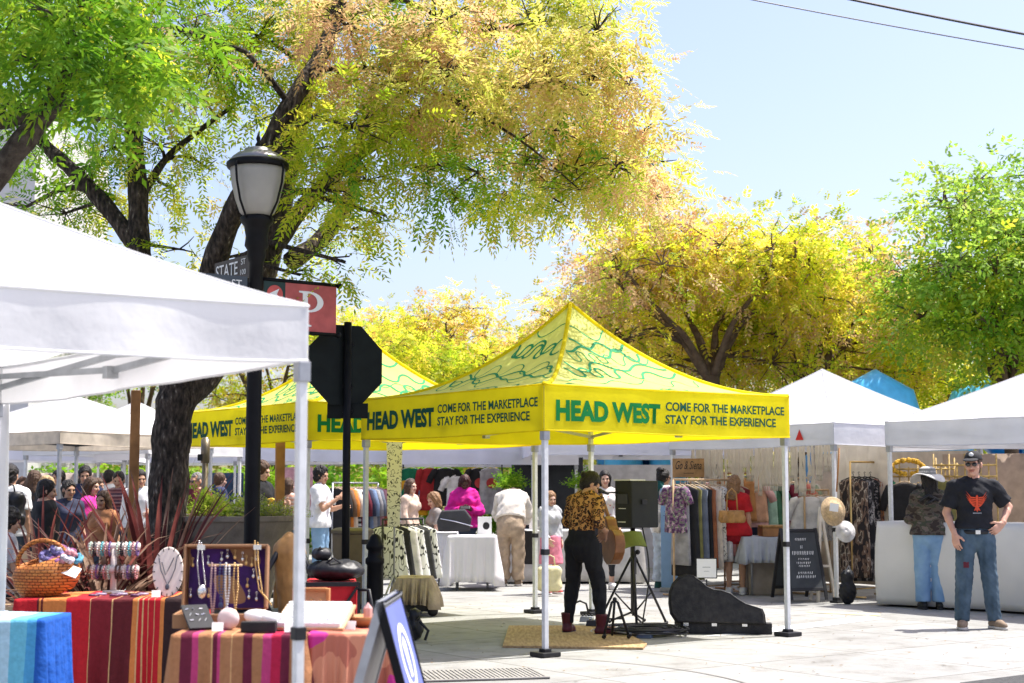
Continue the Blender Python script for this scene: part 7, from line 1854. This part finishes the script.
# mat, pedals, cables
pm_ = [gp(509, 627.5), gp(502.5, 648), gp(643, 650), gp(647, 645.5), gp(612, 627.5)]
b = MB(); vs = [Vector((p.x, p.y, z)) for z in (.002, .022) for p in pm_]; n_ = len(pm_); b.add(vs, [tuple(range(n_)), tuple(range(2 * n_ - 1, n_ - 1, -1))] + [(i, n_ + i, n_ + (i + 1) % n_, (i + 1) % n_) for i in range(n_)])
M_mat = mat('straw_board', (.40, .23, .075), rough=.85); nt, N, L, bb = nodes_of(M_mat); v = tex_coord(M_mat, scale=(1, .12, 1)); nz = N.new('ShaderNodeTexNoise'); nz.inputs['Scale'].default_value = 40; nz.inputs['Detail'].default_value = 6; L.new(v, nz.inputs['Vector']); r = ramp(N, nz.outputs['Fac'], [(.3, (.30, .19, .085)), (.7, (.52, .37, .19))], L); set_color_out(M_mat, r.outputs[0])
tag(b.build('wooden_board', M_mat), 'tan plywood dance board under the guitarist', 'board')
rg = random.Random(4)
for i, (px, py, c) in enumerate([(587, 624, (.30, .32, .36)), (594, 628, (.05, .05, .06)), (636, 636, (.45, .46, .42)), (645, 638, (.10, .14, .22))]):
    pd = thing('effects_pedal', ['silver effects pedal between the guitarist boots', 'black effects pedal beside the guitarist boots', 'pale effects box among the cables', 'blue effects box among the cables'][i], 'effects pedal', gp(px, py), rg.uniform(-.5, .5)); pd.location.z = .022 if i < 2 else 0
    b = MB(); b.box((0, 0, .03), (.15, .11, .06), taper=.85); b.build('case', mat('pedal_%d' % i, c, rough=.35, metal=.3), pd, bevel=.006)
    b = MB()
    for k in range(4): b.lathe([(.012, .06), (.010, .078), (.0, .079)], n=10, c=(-.05 + k * .033, .02, 0))
    b.build('knobs', M_black if i != 1 else M_silver, pd, smooth=True); b = MB(); b.lathe([(.01, .06), (.01, .075), (0, .076)], n=10, c=(0, -.03, 0)); b.build('switch', M_silver, pd)
b = MB(); b.tube([(-.1, 0, .02), (-.07, 0, .14), (0, 0, .17), (.07, 0, .14), (.1, 0, .02)], .012, 8); o = b.build('headphones', M_black, None, smooth=True); o.location = gp(580, 616) + Vector((0, 0, .0)); tag(o, 'black headphone band lying behind the guitarist boots', 'headphones')
labs = ['black cable coiled at the foot of the speaker stand', 'grey cable running from the pedals to the speaker stand', 'black cable trailing over the front edge of the board', 'black cable looping right of the speaker stand', 'black cable hanging down from the loudspeaker', 'thin grey cable beside the pedals', 'black cable in the front of the tangle on the paving', 'black cable at the back of the tangle by the tripod', 'black cable looped out towards the guitar case']
cen = gp(646, 635)
for k in range(9):
    b = MB(); pts = []; 
    for i in range(60):
        u = i / 59
        if k == 4: p = Vector((GX(640, Dp).x + .05 * math.sin(u * 5), Dp - .1 - .6 * u, zsb * (1 - u) ** 1.3 + .012))
        else: 
            r_ = .12 + .09 * math.sin(u * 9 + k * 2) + .016 * k; a = u * 6.28 * (1.3 + .5 * k) + k
            p = cen + Vector((math.cos(a) * r_ * (1 + .05 * k) + (.3 * (u - .5) if k == 3 else 0) - (.45 * u if k == 1 else 0), math.sin(a) * r_ * 1.3 + .16 * math.sin(k * 2), .010 + .008 * k + .012 * (i % 7 == 0)))
        pts.append(p)
    sm = []
    for i in range(len(pts)): 
        s_ = pts[max(0, i - 1)] + pts[i] + pts[min(len(pts) - 1, i + 1)]; sm.append(s_ / 3)
    b.tube(sm, .0085, 6); tag(b.build('cable', M_black if k not in (1, 5) else M_greyleg, None, smooth=True), labs[k], 'cable')
# guitar case, lid standing up
M_gc = mat('black_case', (.014, .013, .013), rough=.55, bump=.3, bscale=60, scale=16, col2=(.035, .032, .03))
Dk = 15.15; kk = Dk / F_PX
gcs = thing('guitar_case', 'open black guitar case with its lid standing up on the paving', 'guitar case', GX(713, Dk), -.12)
def kp(x, y): return ((x - 713) * kk, Z(y, Dk))
out = [kp(x, y) for x, y in [(674, 621), (668, 612), (666.5, 602), (667, 592), (670, 583), (676, 576.5), (684, 573.5), (691, 575), (698, 580), (704, 585.5), (711, 588.5), (718, 589), (727, 592), (735, 598), (742, 602), (752, 605), (758, 607), (760, 612), (761, 622)]]
b = MB(); b.prism(out[::-1], .13, Matrix.Translation((0, .02, 0)) @ Matrix.Rotation(R(-6), 4, 'X'), 0, .04); ld_ = b.build('lid', M_gc, gcs, smooth=False, bevel=.01)
b = MB(); b.tube([Matrix.Rotation(R(-6), 4, 'X') @ Vector((x, -.043, z)) for x, z in out], .006, 6); b.build('lid_trim', M_black, ld_, smooth=True)
zb0 = .0; o2 = [(x, .10 + (z - .08) * .80) for x, z in out]
b = MB(); vs = []; 
pl_ = [(x - .0 + .06, .10 + max(0, z - .06) * .85) for x, z in out]
b.prism([(x + .05, z) for x, z in [(-.40, .02), (.50, .02), (.50, .15), (.30, .16), (.05, .30), (-.1, .28), (-.25, .42), (-.42, .38), (-.47, .2)]], .11, Matrix.Translation((0, -.05, .056)) @ Matrix.Rotation(R(-90), 4, 'X') @ Matrix.Scale(-1, 4, (0, 0, 1)) if False else Matrix.Translation((0, .0, .056)) @ Matrix(((1, 0, 0, 0), (0, 0, 1, 0), (0, -1, 0, 0), (0, 0, 0, 1)))); b.build('base_shell', M_gc, gcs, bevel=.008)
b = MB()
for x in (-.30, -.02, .28): b.box((x, -.0, .10), (.05, .02, .04))
b.build('latches', M_silver, gcs)

# man in black cap and eagle T-shirt ------------------------
M_btee = flat('black_tshirt', (.013, .014, .018)); ml = GX(970, 15.75)
r_, j, hp, Rh, hs = person('man in black cap and black T-shirt with red eagle, hand on hip', ml, R(-4), h=1.83, bld=.95, skin=(.56, .31, .22), head=(-24, 2, 0),
    J=dict(hipL=(.095, 0, .93), kneL=(.125, -.02, .51), ankL=(.165, .0, .085), toeL=(.21, -.13, .035), kneR=(-.125, -.03, .51), ankR=(-.155, -.04, .085), toeR=(-.19, -.18, .035), shoL=(.185, .01, 1.40), shoR=(-.185, .01, 1.40),
           elbL=(.355, .07, 1.20), wriL=(.245, -.09, 1.03), elbR=(-.265, .05, 1.14), wriR=(-.215, -.07, .93)),
    top=dict(mat=M_btee, sleeve='short', slen=.78, off=.018, soff=.028, hem=.025, hx=.012, low=.25, name='tshirt', wr=.008), bot=dict(mat=J_blue, type='long', off=.014, leg=.022, flare=.02, len=1.0, wr=.009), shoes=SH_TAN,
    hair=dict(mat=H_brn, style='short', t=.006), glasses=mat('dark_lens', (.01, .01, .012), rough=.1, spec=.8), hands={'L': ((-.72, -.25, -.6), (-.35, .8, -.1), None, .45), 'R': ((.1, -.2, -.97), (.6, .6, 0), None, .3)}, res=.011)
def cap(root, hp, Rh, hs, m, brim=True, logo=None, name='cap'):
    q = SDF(); q.ell(hp(0, .012, .045), np.array([.088, .106, .092]) * hs, .01, 0, Rh); q.plane(hp(0, 0, .045), -Rh @ np.array([0, 0, 1.0])); c = q.build(name, m, root, .007)
    if brim:
        q = SDF(); q.ell(hp(0, -.125, .045), np.array([.076, .075, .012]) * hs, .005, 0, Rh @ np.array(rotm(R(10), 0, 0))); q.build('brim', m, c, .006)
    if logo: 
        q = SDF(); q.ell(hp(0, -.085, .095), np.array([.024, .014, .022]) * hs, .005, 0, Rh); q.build('cap_emblem', logo, c, .006)
cap(r_, hp, Rh, hs, mat('black_cap', (.02, .02, .022), rough=.8), logo=M_let)
shirt = [o for o in bpy.data.objects if o.parent == r_ and o.name.startswith('tshirt')][0]
# eagle emblem: raised thin print following the chest
M_eag = mat('red_orange_print', (.62, .075, .03), rough=.8); sv = np.empty(len(shirt.data.vertices) * 3, np.float32); shirt.data.vertices.foreach_get('co', sv); sv = sv.reshape(-1, 3)
def chest_y(x, z):
    mk = (np.abs(sv[:, 0] - x) < .02) & (np.abs(sv[:, 2] - z) < .02); return float(sv[mk, 1].min()) - .004 if mk.any() else -.16
def print_poly(pts, m, name, par):
    b = MB(); b.add([(x, chest_y(x, z), z) for x, z in pts], [tuple(range(len(pts)))]); return b
zc = 1.36 * 1.0; b = MB()
def addp(pts): b.add([(x, chest_y(x, z) - .003, z) for x, z in pts], [tuple(range(len(pts)))])
zc = 1.33
for sx in (-1, 1):
    for i, (tx, tz) in enumerate([(.108, .088), (.113, .058), (.108, .030), (.097, .004), (.082, -.02), (.062, -.042)]):
        zr = .012 - i * .018; mx_, mz = tx * .62, zr * .6 + tz * .25 - .012
        addp([(sx * .014, zc + zr), (sx * mx_, zc + mz), (sx * tx, zc + tz), (sx * (mx_ - .004), zc + mz + .013), (sx * .014, zc + zr + .012)])
    addp([(0, zc + .05), (sx * .012, zc + .036), (sx * .013, zc - .07), (0, zc - .085)]); addp([(0, zc - .085), (sx * .013, zc - .07), (sx * .034, zc - .115), (sx * .010, zc - .108), (0, zc - .13)])
b.build('eagle_print', M_eag, shirt); b = MB()
for i in range(7): addp2 = [(-.045 + i * .013, 1.185), (-.037 + i * .013, 1.185), (-.037 + i * .013, 1.197), (-.045 + i * .013, 1.197)]; b.add([(x, chest_y(x, z) - .003, z) for x, z in addp2], [(0, 1, 2, 3)])
b.build('small_print', M_greyleg, shirt)
s_ = 1.83 / 1.75
b = MB(); b.lathe([(.178, 0), (.180, .02), (.178, .04)], n=32, sy=.74, c=(0, 0, .975), cap=False); b.build('belt', M_black, r_, smooth=True, solid=.006); b = MB(); b.box((0, -.137, .995), (.05, .012, .04)); b.build('buckle', M_silver, r_)
b = MB(); b.box((-.125, -.115, .66), (.055, .008, .06), rotm(R(-6), 0, 0)); b.build('knee_patch', mat('red_black_patch', (.10, .012, .02)), r_)

# woman in camouflage jacket, sun hat
M_camo = bands_mat('camouflage', [(0, (.035, .025, .02)), (.44, (.09, .07, .055)), (.52, (.05, .055, .035)), (.6, (.14, .11, .09))], scale=9, stretch=(1, 1, 1.6))
r_, j, hp, Rh, hs = person('woman seen from behind in a camouflage jacket and pale jeans', GX(925, 18.2), R(172), h=1.67, fem=True, bld=1.15, skin=SK_L, head=(20, 10, 0), J=dict(elbL=(.24, -.02, 1.13), wriL=(.16, -.24, 1.10), elbR=(-.24, -.02, 1.13), wriR=(-.14, -.25, 1.08)),
    top=dict(mat=M_camo, sleeve='long', off=.026, soff=.024, hem=-.03, name='jacket', wr=.010), bot=dict(mat=J_pale, type='long', off=.018, leg=.035, flare=.04, wr=.004), shoes=SH_BLK, hair=dict(mat=H_blk, style='long', len=.26), res=.013)
h_ = thing('sun_hat', 'white and grey wide brimmed sun hat on the woman in camouflage', 'hat', Vector(r_.location)); h_.rotation_euler = r_.rotation_euler
Mh = Matrix.Translation(Vector(hp(0, .0, .05))) @ Matrix(Rh.tolist()).to_4x4() @ Matrix.Rotation(R(-8), 4, 'X')
hat_mesh('hat_body', [(.20, -.035), (.19, -.02), (.14, -.002), (.102, .008), (.098, .05), (.09, .085), (.055, .108), (.001, .112)], Mh, h_, mat('hat_cream', (.62, .60, .56), rough=.85), wav=.05)
b = MB(); n_ = 30; b.add([Mh @ Vector((math.cos(2 * math.pi * i / n_) * r2, 1.12 * math.sin(2 * math.pi * i / n_) * r2, z)) for r2, z in ((.104, .012), (.1, .05), (.094, .085)) for i in range(n_)], [(k * n_ + i, k * n_ + (i + 1) % n_, (k + 1) * n_ + (i + 1) % n_, (k + 1) * n_ + i) for k in range(2) for i in range(n_)]); b.build('hat_band', mat('hat_grey', (.22, .22, .21), rough=.9), h_, smooth=True)
b = MB(); b.tube([Vector((-.10, .13, 1.30)), Vector((.02, .155, 1.36)), Vector((.12, .13, 1.29))], .022, 8); b.tube([Vector((-.06, .15, 1.32)), Vector((.06, .16, 1.25))], .015, 8); b.build('scarf_ends', M_black, r_, smooth=True)
def bag(name, label, loc, size, m, rz=0, strap=None, cat='bag', soft=.02):
    t = thing(name, label, cat, loc, rz); q = SDF(); w_, d_, h__ = size
    q.cone((-w_ * .32, 0, h__ * .25), (w_ * .32, 0, h__ * .25), d_ * .5, d_ * .5, .05); q.cone((-w_ * .34, 0, h__ * .72), (w_ * .34, 0, h__ * .72), d_ * .4, d_ * .4, .05); q.cone((-w_ * .33, 0, h__ * .25), (-w_ * .34, 0, h__ * .75), d_ * .4, d_ * .36, .05); q.cone((w_ * .33, 0, h__ * .25), (w_ * .34, 0, h__ * .75), d_ * .4, d_ * .36, .05); q.cone((0, 0, h__ * .3), (0, 0, h__ * .75), d_ * .5, d_ * .42, .06)
    q.wr = (soft, 20, 3); q.plane((0, 0, h__ * .93), (0, 0, 1)); q.plane((0, 0, 0), (0, 0, -1)); q.build('bag_body', m, t, .013)
    b = MB(); sh = strap or h__ * .7; b.tube([(-w_ * .25, 0, h__ * .9), (-w_ * .2, 0, h__ * .9 + sh * .8), (0, 0, h__ * .9 + sh), (w_ * .2, 0, h__ * .9 + sh * .8), (w_ * .25, 0, h__ * .9)], .010, 6); b.build('strap', m, t, smooth=True); return t

# pink hoodie
M_pnk = flat('magenta_hoodie', (.58, .012, .24))
p_, j, hp, Rh, hs = person('woman in magenta hoodie with auburn hair looking down at her phone', GX(465, 24.0), R(5), h=1.66, fem=True, bld=1.35, skin=SK_D, head=(5, 28, 0), J=dict(elbL=(.27, -.03, 1.13), wriL=(.08, -.26, 1.16), elbR=(-.27, -.03, 1.13), wriR=(-.08, -.26, 1.16), hed=(0, -.04, 1.61)),
    top=dict(mat=M_pnk, sleeve='long', off=.03, soff=.032, hem=-.10, name='hoodie', wr=.012, neck=.03), bot=dict(mat=J_dark, type='long'), shoes=SH_WHT, hair=dict(mat=H_red, style='bob', t=.02), hands={'L': ((-.6, -.6, .3), (0, .3, .9), None, .5), 'R': ((.6, -.6, .3), (0, .3, .9), None, .5)}, res=.014)
ph = thing('mobile_phone', 'black mobile phone held by the woman in the magenta hoodie', 'phone', p_.location + Vector((.02, -.35, 1.14))); ph.rotation_euler = (R(-50), 0, 0); b = MB(); b.box((0, 0, 0), (.15, .012, .075)); b.build('phone_body', M_black, ph, bevel=.004); b = MB(); b.box((0, .0075, 0), (.14, .002, .068)); b.build('screen', mat('dark_screen', (.03, .03, .04), rough=.1), ph)
# bending man
person('man in cream sweatshirt and khaki trousers bending over a white table', GX(511, 22.5), R(176), h=1.76, bld=1.12, skin=SK_L, head=(0, 40, 0), J=dict(pel=(0, .10, .95), wai=(0, .02, 1.09), che=(0, -.18, 1.24), nec=(0, -.34, 1.33), hed=(0, -.47, 1.30), shoL=(.175, -.29, 1.29), shoR=(-.175, -.29, 1.29), elbL=(.26, -.38, 1.05), wriL=(.18, -.54, .92), elbR=(-.26, -.38, 1.05), wriR=(-.18, -.54, .92), hipL=(.09, .09, .92), hipR=(-.09, .09, .92), kneL=(.11, .03, .5), kneR=(-.11, .03, .5)),
    top=dict(mat=flat('cream_sweatshirt', (.66, .61, .53)), sleeve='long', off=.03, soff=.03, hem=.03, name='sweatshirt', wr=.012), bot=dict(mat=flat('khaki_trousers', (.38, .29, .20)), type='long', off=.02, leg=.03, flare=.03, wr=.010), shoes=SH_TAN, hair=dict(mat=H_brn, style='short'), res=.014)
# child
person('child in grey hoodie and pink skirt with a fringe of brown hair', GX(550, 20.8), R(35), h=1.40, fem=True, bld=.95, skin=SK_L, head=(-10, 12, 0), top=dict(mat=flat('pale_grey_hoodie', (.46, .47, .48)), sleeve='long', off=.03, soff=.02, hem=.0, name='hoodie', wr=.010), bot=dict(mat=flat('pink_skirt', (.62, .20, .27)), type='skirt', flare=1.35), shoes=dict(mat=flat('coral_shoe', (.60, .13, .12)), sole=M_whitepl), hair=dict(mat=H_lbr, style='long', len=.22, t=.018), res=.013, J=dict(elbR=(-.21, -.06, 1.12), wriR=(-.17, -.2, .93)))
bag('tote_bag', 'pale yellow paper carrier bag in front of the child', GX(549, 20.4) + Vector((0, 0, .03)), (.30, .14, .42), mat('pale_yellow_paper', (.66, .60, .36), rough=.7), .1, strap=.14, soft=.004)
# woman with long dark hair
person('woman with long dark hair in a white printed top behind the tent leg', GX(604, 21.7), R(8), h=1.70, fem=True, skin=(.58, .36, .28), head=(-6, 4, 0), J=dict(elbR=(-.22, .02, 1.12), wriR=(-.20, -.2, 1.12)), top=dict(mat=spots_mat('white_print_top', (.72, .68, .66), (.52, .22, .20), scale=16, thr=.22), sleeve='short', off=.022, soff=.026, hem=.0, name='blouse'), bot=dict(mat=flat('charcoal_leggings', (.028, .03, .036)), type='long', off=.008, len=.75), shoes=SH_WHT, hair=dict(mat=H_blk, style='long', len=.30), res=.013)
# woman with updo and white tote
r_, j, hp, Rh, hs = person('woman with dark updo, teal scarf and pale wide trousers facing the stalls', GX(662, 22.0), R(118), h=1.72, fem=True, bld=1.1, skin=SK_M, head=(0, 6, 0), top=dict(mat=flat('white_overshirt', (.68, .70, .72)), sleeve='long', off=.03, soff=.03, hem=-.15, name='overshirt', wr=.012), bot=dict(mat=flat('pale_blue_trousers', (.50, .58, .66)), type='long', off=.02, leg=.04, flare=.05, wr=.012), shoes=dict(mat=flat('teal_shoe', (.03, .10, .10))), hair=dict(mat=H_blk, style='topbun', at=(0, .07, .11), size=(.075, .06, .05), t=.016), glasses=mat('dark_lens', (0, 0, 0)), res=.013)
q = SDF(); q.cone(np.array(hp(-.05, .07, -.13)), np.array(hp(.06, .06, -.14)), .05, .05, .03); q.cone(np.array(hp(0, .1, -.12)), np.array(hp(0.02, .14, -.30)), .06, .08, .04); q.wr = (.012, 35, 2); q.build('scarf', flat('teal_scarf', (.012, .09, .09)), r_, .012)
bag('tote_bag', 'white canvas tote bag on the shoulder of the woman with the updo', GX(666, 21.65) + Vector((0, 0, .80)), (.40, .15, .36), flat('canvas_white', (.66, .62, .55)), .2, strap=.34)
# red dress shopper
person('shopper in red dress browsing the boutique rack with a tan bag', GX(733, 20.7), R(160), h=1.62, fem=True, bld=1.05, skin=SK_T, head=(-20, 15, 0), J=dict(wriL=(.2, -.3, 1.2), elbL=(.24, -.08, 1.14)), top=dict(mat=flat('red_cloth', (.48, .015, .02)), sleeve='short', off=.02, soff=.03, hem=-.1, name='red_top'), bot=dict(mat=flat('dark_red_skirt', (.30, .01, .02)), type='shorts', len=.35, off=.03, name='shorts'), shoes=SH_WHT, hair=dict(mat=H_lbr, style='long', len=.25), res=.014)
bag('shoulder_bag', 'tan leather shoulder bag of the red dress shopper', GX(730, 20.3) + Vector((0, 0, .98)), (.30, .13, .18), mat('tan_leather', (0, 0, 0)), .1, strap=.3)
# middle-left figures
person('young man with dark hair in white T-shirt and jeans eating from a white cup', GX(322, 22.3), R(78), h=1.76, skin=SK_T, head=(-10, 8, 0), J=dict(elbR=(-.22, -.12, 1.13), wriR=(-.1, -.32, 1.30), elbL=(.22, -.1, 1.12), wriL=(.1, -.34, 1.18)), top=dict(mat=flat('white_tshirt', (.74, .74, .75)), sleeve='short', off=.024, soff=.03, hem=-.1, name='tshirt', wr=.010), bot=dict(mat=J_pale, type='long', off=.016, leg=.025, flare=.02), shoes=SH_WHT, hair=dict(mat=H_blk, style='curly', t=.02), res=.014)
cp_ = MB(); cp_.lathe([(.03, 0), (.045, .09), (.042, .09), (.028, .01)], n=16); o = cp_.build('paper_cup', M_paper, None, smooth=True); o.location = GX(330, 22.3) + Vector((.08, -.03, 1.20)); tag(o, 'white paper cup held by the young man in the white T-shirt', 'cup')
person('man with light brown hair in black T-shirt holding food by the lamp post', GX(263, 20.0), R(70), h=1.80, skin=(.60, .38, .30), head=(10, 14, 0), J=dict(elbR=(-.24, -.06, 1.15), wriR=(-.1, -.30, 1.18), elbL=(.22, -.1, 1.12), wriL=(.08, -.32, 1.22)), top=dict(mat=flat('black_tshirt', (0, 0, 0)), sleeve='short', off=.022, soff=.03, hem=-.1, name='tshirt'), bot=dict(mat=J_dark, type='long'), shoes=SH_BLK, hair=dict(mat=H_brn, style='short', t=.018), res=.014)
b = MB(); b.prism([(-.08, 0), (.08, 0), (.1, .09), (.02, .13), (-.09, .1)], .05, None, 0, .1); o = b.build('food_wrap', mat('yellow_food_wrap', (.70, .45, .06), rough=.6, var=.3, scale=20), None, bevel=.01); o.location = GX(270, 20.0) + Vector((.05, -.1, 1.19)); tag(o, 'yellow food wrap held by the man in the black T-shirt', 'food')
person('man in maroon polo shirt and sunglasses right of the big trunk', GX(199, 20.6), R(-25), h=1.66, bld=1.2, skin=SK_T, head=(-12, 4, 0), J=dict(elbR=(-.26, -.03, 1.14), wriR=(-.24, -.26, 1.16), elbL=(.26, -.02, 1.13), wriL=(.12, -.27, 1.14)), top=dict(mat=flat('maroon_polo', (.13, .018, .028)), sleeve='short', off=.024, soff=.03, hem=-.1, name='polo_shirt'), bot=dict(mat=J_dark, type='long'), shoes=SH_BLK, hair=dict(mat=mat('grey_hair', (.2, .19, .18)), style='short', t=.004), glasses=mat('dark_lens', (0, 0, 0)), res=.014)
person('person in peach striped top behind the timber post', GX(290, 22.5), R(150), h=1.60, fem=True, skin=SK_L, top=dict(mat=stripes_mat('peach_stripe', [(.5, (.60, .30, .20)), (.5, (.62, .46, .38))], 2, .06), sleeve='long', off=.02, name='striped_top'), bot=dict(mat=J_dark, type='long'), shoes=SH_BLK, hair=dict(mat=H_brn, style='long', len=.2), res=.015)
person('person in white shirt with dark shoulder strap left of the big trunk', GX(143, 21.5), R(12), h=1.70, skin=SK_T, head=(15, 8, 0), J=dict(wriL=(.15, -.25, 1.15), elbL=(.24, -.05, 1.14)), top=dict(mat=flat('white_tshirt', (0, 0, 0)), sleeve='long', off=.02, name='shirt'), bot=dict(mat=J_dark, type='long'), shoes=SH_BLK, hair=dict(mat=H_blk, style='short'), res=.014)
M_plaid = stripes_mat('plaid', [(.3, (.10, .03, .04)), (.2, (.30, .18, .18)), (.3, (.08, .04, .06)), (.2, (.25, .10, .10))], 2, .10)
person('person in dark plaid shirt beside the timber post at left', GX(122, 21.8), R(-20), h=1.68, bld=1.1, skin=SK_M, head=(20, 10, 0), top=dict(mat=M_plaid, sleeve='long', off=.024, name='shirt'), bot=dict(mat=J_dark, type='long'), shoes=SH_BLK, hair=dict(mat=H_blk, style='short'), res=.014)
person('person in cream top behind the tall narrow sign', GX(411, 23.0), R(60), h=1.58, fem=True, skin=SK_L, J=dict(elbR=(-.22, -.04, 1.13), wriR=(-.2, -.16, .92)), top=dict(mat=flat('cream_top', (.62, .46, .36)), sleeve='long', off=.02, name='top'), bot=dict(mat=J_dark, type='long'), shoes=SH_BLK, hair=dict(mat=H_brn, style='bob'), res=.014)
# seated figures
SEAT = dict(pel=(0, .05, .54), wai=(0, .05, .68), che=(0, .01, .87), nec=(0, .0, 1.03), hed=(0, -.03, 1.19), hipL=(.09, .0, .53), hipR=(-.09, .0, .53), kneL=(.12, -.44, .52), kneR=(-.12, -.44, .52), ankL=(.12, -.42, .085), ankR=(-.12, -.40, .085), toeL=(.13, -.58, .035), toeR=(-.13, -.56, .035), shoL=(.16, .01, .98), shoR=(-.16, .01, .98), elbL=(.22, -.05, .72), elbR=(-.22, -.05, .72), wriL=(.12, -.28, .66), wriR=(-.12, -.28, .66))
def chair(label, loc, rz, m, name='wooden_chair'):
    t = thing(name, label, 'chair', loc, rz); b = MB(); b.box((0, 0, .43), (.42, .42, .03)); b.build('seat', m, t, bevel=.006); b = MB(); b.box((0, .2, .78), (.40, .02, .22)); b.build('backrest', m, t, bevel=.004)
    for sx in (-1, 1):
        b = MB(); b.bar((sx * .19, -.19, 0), (sx * .19, -.19, .43), .035); b.build('leg', m, t); b = MB(); b.bar((sx * .19, .2, 0), (sx * .19, .2, .88), .035); b.build('leg', m, t)
    return t
person('seated woman with light brown hair and jeans in the lavender tent', GX(436, 23.2) + Vector((0, 0, .12)), R(-72), h=1.68, fem=True, skin=SK_L, J=SEAT, head=(10, 20, 0), top=dict(mat=flat('grey_top', (.30, .27, .25)), sleeve='short', name='top'), bot=dict(mat=J_blue, type='long'), shoes=SH_BLK, hair=dict(mat=H_lbr, style='bob', t=.02), res=.014)
chair('black folding chair under the seated woman in the lavender tent', GX(436.6, 23.2) + Vector((.03, 0, .10)), R(-72), M_black, 'folding_chair')
person('seated person in grey top with dark hair at the far left edge', GX(12, 14.2), R(120), h=1.68, skin=SK_M, J=SEAT, head=(0, 15, 0), top=dict(mat=flat('grey_tee', (0, 0, 0)), sleeve='short', name='top'), bot=dict(mat=J_dark, type='long'), shoes=SH_BLK, hair=dict(mat=H_blk, style='short', t=.02), res=.014)
chair('tan wooden chair at the far left edge behind the curtain', GX(12, 14.2), R(120), M_palewood)
chair('empty tan wooden chair left of the wicker basket', GX(22, 13.2), R(-30), M_palewood)
# crowd at left
def crowd(label, px, D, h, rz, c, hm, st, sk, fem=True, sleeve='short', head=(0, 6, 0), bld=1.05, J=None, bm=None):
    return person(label, GX(px, D), R(rz), h=h, fem=fem, bld=bld, skin=sk, head=head, top=dict(mat=c, sleeve=sleeve, off=.024, name='shirt'), bot=dict(mat=bm or J_dark, type='long'), shoes=SH_BLK, hair=dict(mat=hm, style=st, t=.016), res=.015, J=J)
crowd('broad person in black top with dark hair among the crowd at left', 50, 15.6, 1.53, 105, flat('black_tee', (0, 0, 0)), H_blk, 'short', SK_M, fem=False, bld=1.3, sleeve='long')
wb_ = crowd('person in white shirt wearing a black backpack at the far left', 14, 17.5, 1.72, 175, flat('white_tshirt', (0, 0, 0)), H_blk, 'short', SK_T, fem=False)
bag('backpack', 'black backpack worn over the white shirt at the far left', GX(12, 17.25) + Vector((0, 0, 1.0)), (.32, .2, .44), M_black, 0, strap=.1, cat='backpack')
crowd('blond woman in pale pink top in the crowd at left', 50, 19.2, 1.60, -60, flat('pale_pink_top', (.58, .38, .36)), H_bld, 'bob', SK_L)
crowd('person in dark coat behind the blond woman', 38, 20.2, 1.68, 160, flat('dark_coat', (.03, .03, .035)), H_brn, 'long', SK_M, sleeve='long')
crowd('woman with dark hair and navy top next to the tent pole', 72, 17.6, 1.54, 40, flat('navy_cloth', (0, 0, 0)), H_blk, 'curly', SK_M)
crowd('woman in magenta top turned to the right in the crowd', 94, 18.2, 1.58, 85, flat('magenta_top', (.55, .03, .26)), H_brn, 'long', SK_L)
crowd('tall person in dark blue top with dark hair at the back of the crowd', 88, 20.5, 1.74, 15, flat('ink_top', (.03, .04, .09)), H_blk, 'short', SK_M, fem=False, sleeve='long')
crowd('woman in orange brown top with long brown hair behind the red flax', 107, 16.4, 1.42, -20, flat('orange_brown_top', (.46, .20, .09)), H_brn, 'long', SK_T)

for i, (lab, px, D, h, rz, c, hm, st, sk, fm) in enumerate([('distant woman in teal top under the far left tent', 26, 24, 1.62, 30, (.03, .16, .17), H_brn, 'long', SK_L, True), ('distant man in grey shirt beside the tan tent pole', 62, 25, 1.74, -50, (.22, .22, .23), H_blk, 'short', SK_T, False),
    ('distant woman in rust top with tied hair behind the magenta top', 101, 24.5, 1.60, 70, (.32, .10, .05), H_brn, 'tail', SK_M, True), ('distant man in white shirt near the long white tent', 112, 27, 1.76, 150, (.66, .65, .63), H_blk, 'short', SK_L, False), ('distant woman in black top just left of the trunk', 150, 26, 1.62, -30, (.02, .02, .022), H_blk, 'long', SK_M, True),
    ('distant person in navy shirt right of the bronze pole', 222, 26, 1.70, 120, (.03, .04, .09), H_brn, 'short', SK_L, False), ('distant woman in cream top left of the black top group', 33, 22.5, 1.58, 60, (.58, .50, .42), H_brn, 'bob', SK_T, True), ('distant woman in dusty pink top under the white tent by the trunk', 82, 26.5, 1.6, 200, (.42, .20, .22), H_blk, 'long', SK_L, True)]):
    crowd(lab, px, D, h, rz, flat('crowd_cloth_%d' % i, c), hm, st, sk, fem=fm)
